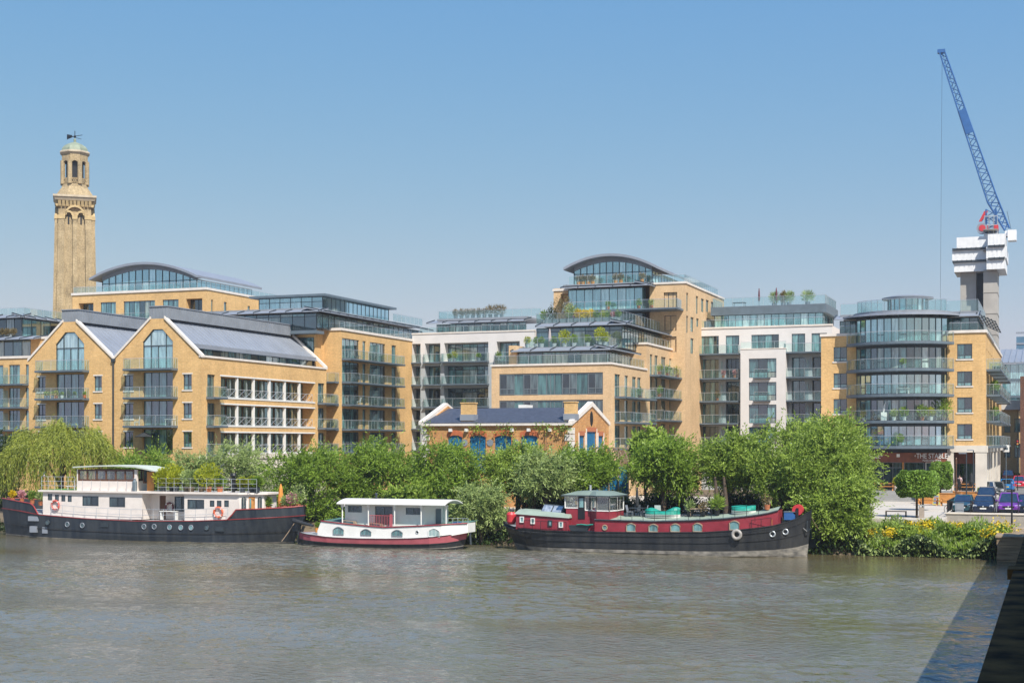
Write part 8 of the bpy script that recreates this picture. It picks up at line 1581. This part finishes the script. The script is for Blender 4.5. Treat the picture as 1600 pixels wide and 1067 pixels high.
# round block balconies
fb, s2, sl = RB['fb'], RB['s2'], RB['sl']
for fl, u, h, lm, pot, lab in ((3, -.62, .8, 'mid', 'zinc', 'green plant at the left of the planted curved balcony'), (3, -.05, .9, 'silver', 'white_paint', 'grey plant in white pot in the middle of the planted curved balcony'), (3, .12, 1.1, 'mid', 'white_paint', 'taller bush right of the white figure on the planted curved balcony'), (3, .42, 1.3, 'mid', 'terracotta', 'round leafy bush on the planted curved balcony'), (3, .58, 1.1, 'lime', 'white_paint', 'bright green bush on the planted curved balcony'), (3, .86, 2.2, 'mid', 'wood_old', 'tall leafy plant at the right end of the planted curved balcony'), (4, .05, .9, 'mid', 'zinc', 'small plant on the lowest curved balcony'), (1, .1, .7, 'mid', 'zinc', 'small plant behind glass on the fourth-floor curved balcony')):
    p = fb(s2 * u, sl[fl], .6); potted(lab, *p, h, lm, int(220 * h), pot, .25, 'curved balcony plants')
p = fb(-s2 * .22, sl[3], .7); t = thing('balcony_statue', 'slim white dancing figure on a white plinth on the planted curved balcony', 'statue', p); MB().box(p[0] - .3, p[0] + .3, p[1] - .3, p[1] + .3, p[2], p[2] + .9).build('plinth', 'white_paint', t); MB().tube([(p[0] - .05, p[1], p[2] + .9), (p[0], p[1], p[2] + 1.3), (p[0] + .03, p[1], p[2] + 1.6), (p[0] + .15, p[1], p[2] + 2.0)], [.05, .09, .07, .03], 8).tube([(p[0], p[1], p[2] + 1.3), (p[0] - .12, p[1], p[2] + .9)], [.06, .03], 6).build('figure', 'white_paint', t)
p = fb(s2 * .1, sl[2], .7); table('low white table on the second curved balcony of the round block', p[0], p[1], p[2], .7, .6, 'white_paint')
for y, z, lab in ((166, sl[2], 'dark-leaved plant on the street-side balcony, upper'), (166, sl[3], 'dark-leaved plant on the street-side balcony, lower'), (169, sl[2], 'small plant on the upper street-side balcony, farther')): potted(lab, RB['XR'] + .8, y, z, 1.1, 'mid', 220, 'steel_dark', .3, 'street balcony plants')
# courtyard balconies
rr = random.Random(11); xg = -85.0 + .7
for z, yy, m, lab in ((ZX(545, 561, -85), 165, 'steel_dark', 'dark chair on the top courtyard wing balcony, left'), (ZX(545, 597, -85), 165, 'steel_dark', 'dark chair on the second courtyard wing balcony'), (ZX(545, 632, -85), 165, 'white_paint', 'white folding chair on the third courtyard wing balcony'), (ZX(545, 632, -85), 173.5, 'wood_old', 'timber chair on the third courtyard wing balcony, right bay')): chair(lab, xg, yy, z, rr.uniform(0, 6), m, 'balcony chairs')
yw_ = 183 + .5
for px, p_, h, lm, lab in ((702, 565, .7, 'mid', 'green plant on the wide top balcony of the left white block, left'), (710, 565, 1.0, 'lime', 'taller lime plant on the wide top balcony of the left white block'), (748, 565, .7, 'mid', 'green plant on the wide top balcony of the left white block, right'), (779, 565, .8, 'mid', 'plant on the small balcony beside the centre block canopy'), (725, 635, .6, 'mid', 'small plant on the lowest wide balcony of the left white block')): bp(lab, px, yw_ - 1, ZY(700, p_, 183), h, lm, 170, 'zinc', .25)
for px, p_, h, lm, lab in ((1130, 591, .7, 'pink', 'pink flowers on the right white block balcony beside the glass divider'), (1148, 591, .7, 'pink', 'red flowers at the right end of the white block balcony'), (1121, 626, 1.0, 'dry', 'brown shrub on the middle balcony of the right white block')): bp(lab, px, 189.2, ZY(1120, p_, 190), h, lm, 160, 'terracotta', .22)
for i, (yy, p_, h, lm, lab) in enumerate(((172, 585, .9, 'lime', 'leafy plant on the upper side balcony of the centre block, left'), (176, 585, 1.0, 'mid', 'plant on the upper side balcony of the centre block, middle'), (181, 585, 1.2, 'lime', 'flowering bush on the upper side balcony of the centre block, right'), (183, 585, .8, 'pink', 'pink flowers at the end of the upper side balcony of the centre block'), (163, 620, .9, 'mid', 'plant on the second side balcony of the centre block, near the front'), (172, 620, 1.0, 'mid', 'green bush on the second side balcony of the centre block, middle'))): X0_ = XY(955, 154); potted(lab, X0_ + .8, yy, ZX(1016 if yy > 168 else 960, p_ if yy > 168 else 619, X0_), h, lm, 180, 'terracotta', .25, 'side balcony plants')
# lattice fence beside the pub, hanging climbers on the pub wall
y = 127.5; x0, x1 = XY(921, y), XY(981, y); t = thing('trellis_fence', 'weathered timber lattice fence between the pub gable and the courtyard', 'fence', ((x0 + x1) / 2, y, 2.5)); z1 = ZY(950, 700.5, y); z0 = z1 - 1.1; tr = MB(); n = 8
for i in range(n): a, c = x0 + (x1 - x0) * i / n, x0 + (x1 - x0) * (i + 1) / n; tr.tube([(a, y, z0), (c, y, z1)], .05, 4); tr.tube([(a, y + .06, z1), (c, y + .06, z0)], .05, 4); tr.tube([((a + c) / 2, y, z0), (c + .2, y, z1)], .04, 4)
tr.build('lattice', 'wood_old', t); MB().box(x0, x1, y - .05, y + .05, z1, z1 + .1).box(x0, x1, y - .05, y + .05, z0 - .1, z0).build('rail', 'wood_old', t)
for i in range(5): q = x0 + (x1 - x0) * i / 4; MB().tube([(q, y + .12, 2.4), (q, y + .12, z1 + .1)], .07, 6).build('post', 'wood_old', t)
MB().box(x0, x1, y + .2, y + .3, 2.4, z0 - .6).build('lower_boards', 'blue_paint', t)
for px, p_, lab in ((748, 672, 'climber over the left blue doors of the pub'), (790, 672, 'climber over the second blue doors of the pub'), (852, 668, 'climber right of the third blue doors of the pub'), (880, 672, 'hanging basket near the right corner of the pub wall'), (668, 668, 'climber at the left corner of the pub wall')):
    t = thing('wall_climber', lab, 'climber', (XY(px, 129.6), 129.6, 8.5), 'climbers on the pub wall'); c = np.array([XY(px, 129.6), 129.6, ZY(px, p_, 129.6)]); P = c + RNG.normal(size=(90, 3)) * [.55, .12, .35]; leaves('leaves', P, RNG.normal(size=P.shape), .22, .12, 'mid', t); MB().tube([tuple(c + [0, .1, -3]), tuple(c + [.1, .1, .2])], .03, 5).build('stem', 'bark', t)

# ------------------------------------------------------------------ summer haze over the river
hz = bpy.data.materials.new('haze_air'); hz.use_nodes = True; n = hz.node_tree.nodes; n.remove(n['Principled BSDF']); pv = n.new('ShaderNodeVolumePrincipled'); pv.inputs['Density'].default_value = 0.0002; pv.inputs['Color'].default_value = (.86, .92, 1, 1); pv.inputs['Anisotropy'].default_value = .2
hz.node_tree.links.new(pv.outputs[0], n['Material Output'].inputs['Volume']); tag(MB().box(-4200, 4200, -450, 6200, -4, 110).build('haze', hz), kind='stuff')
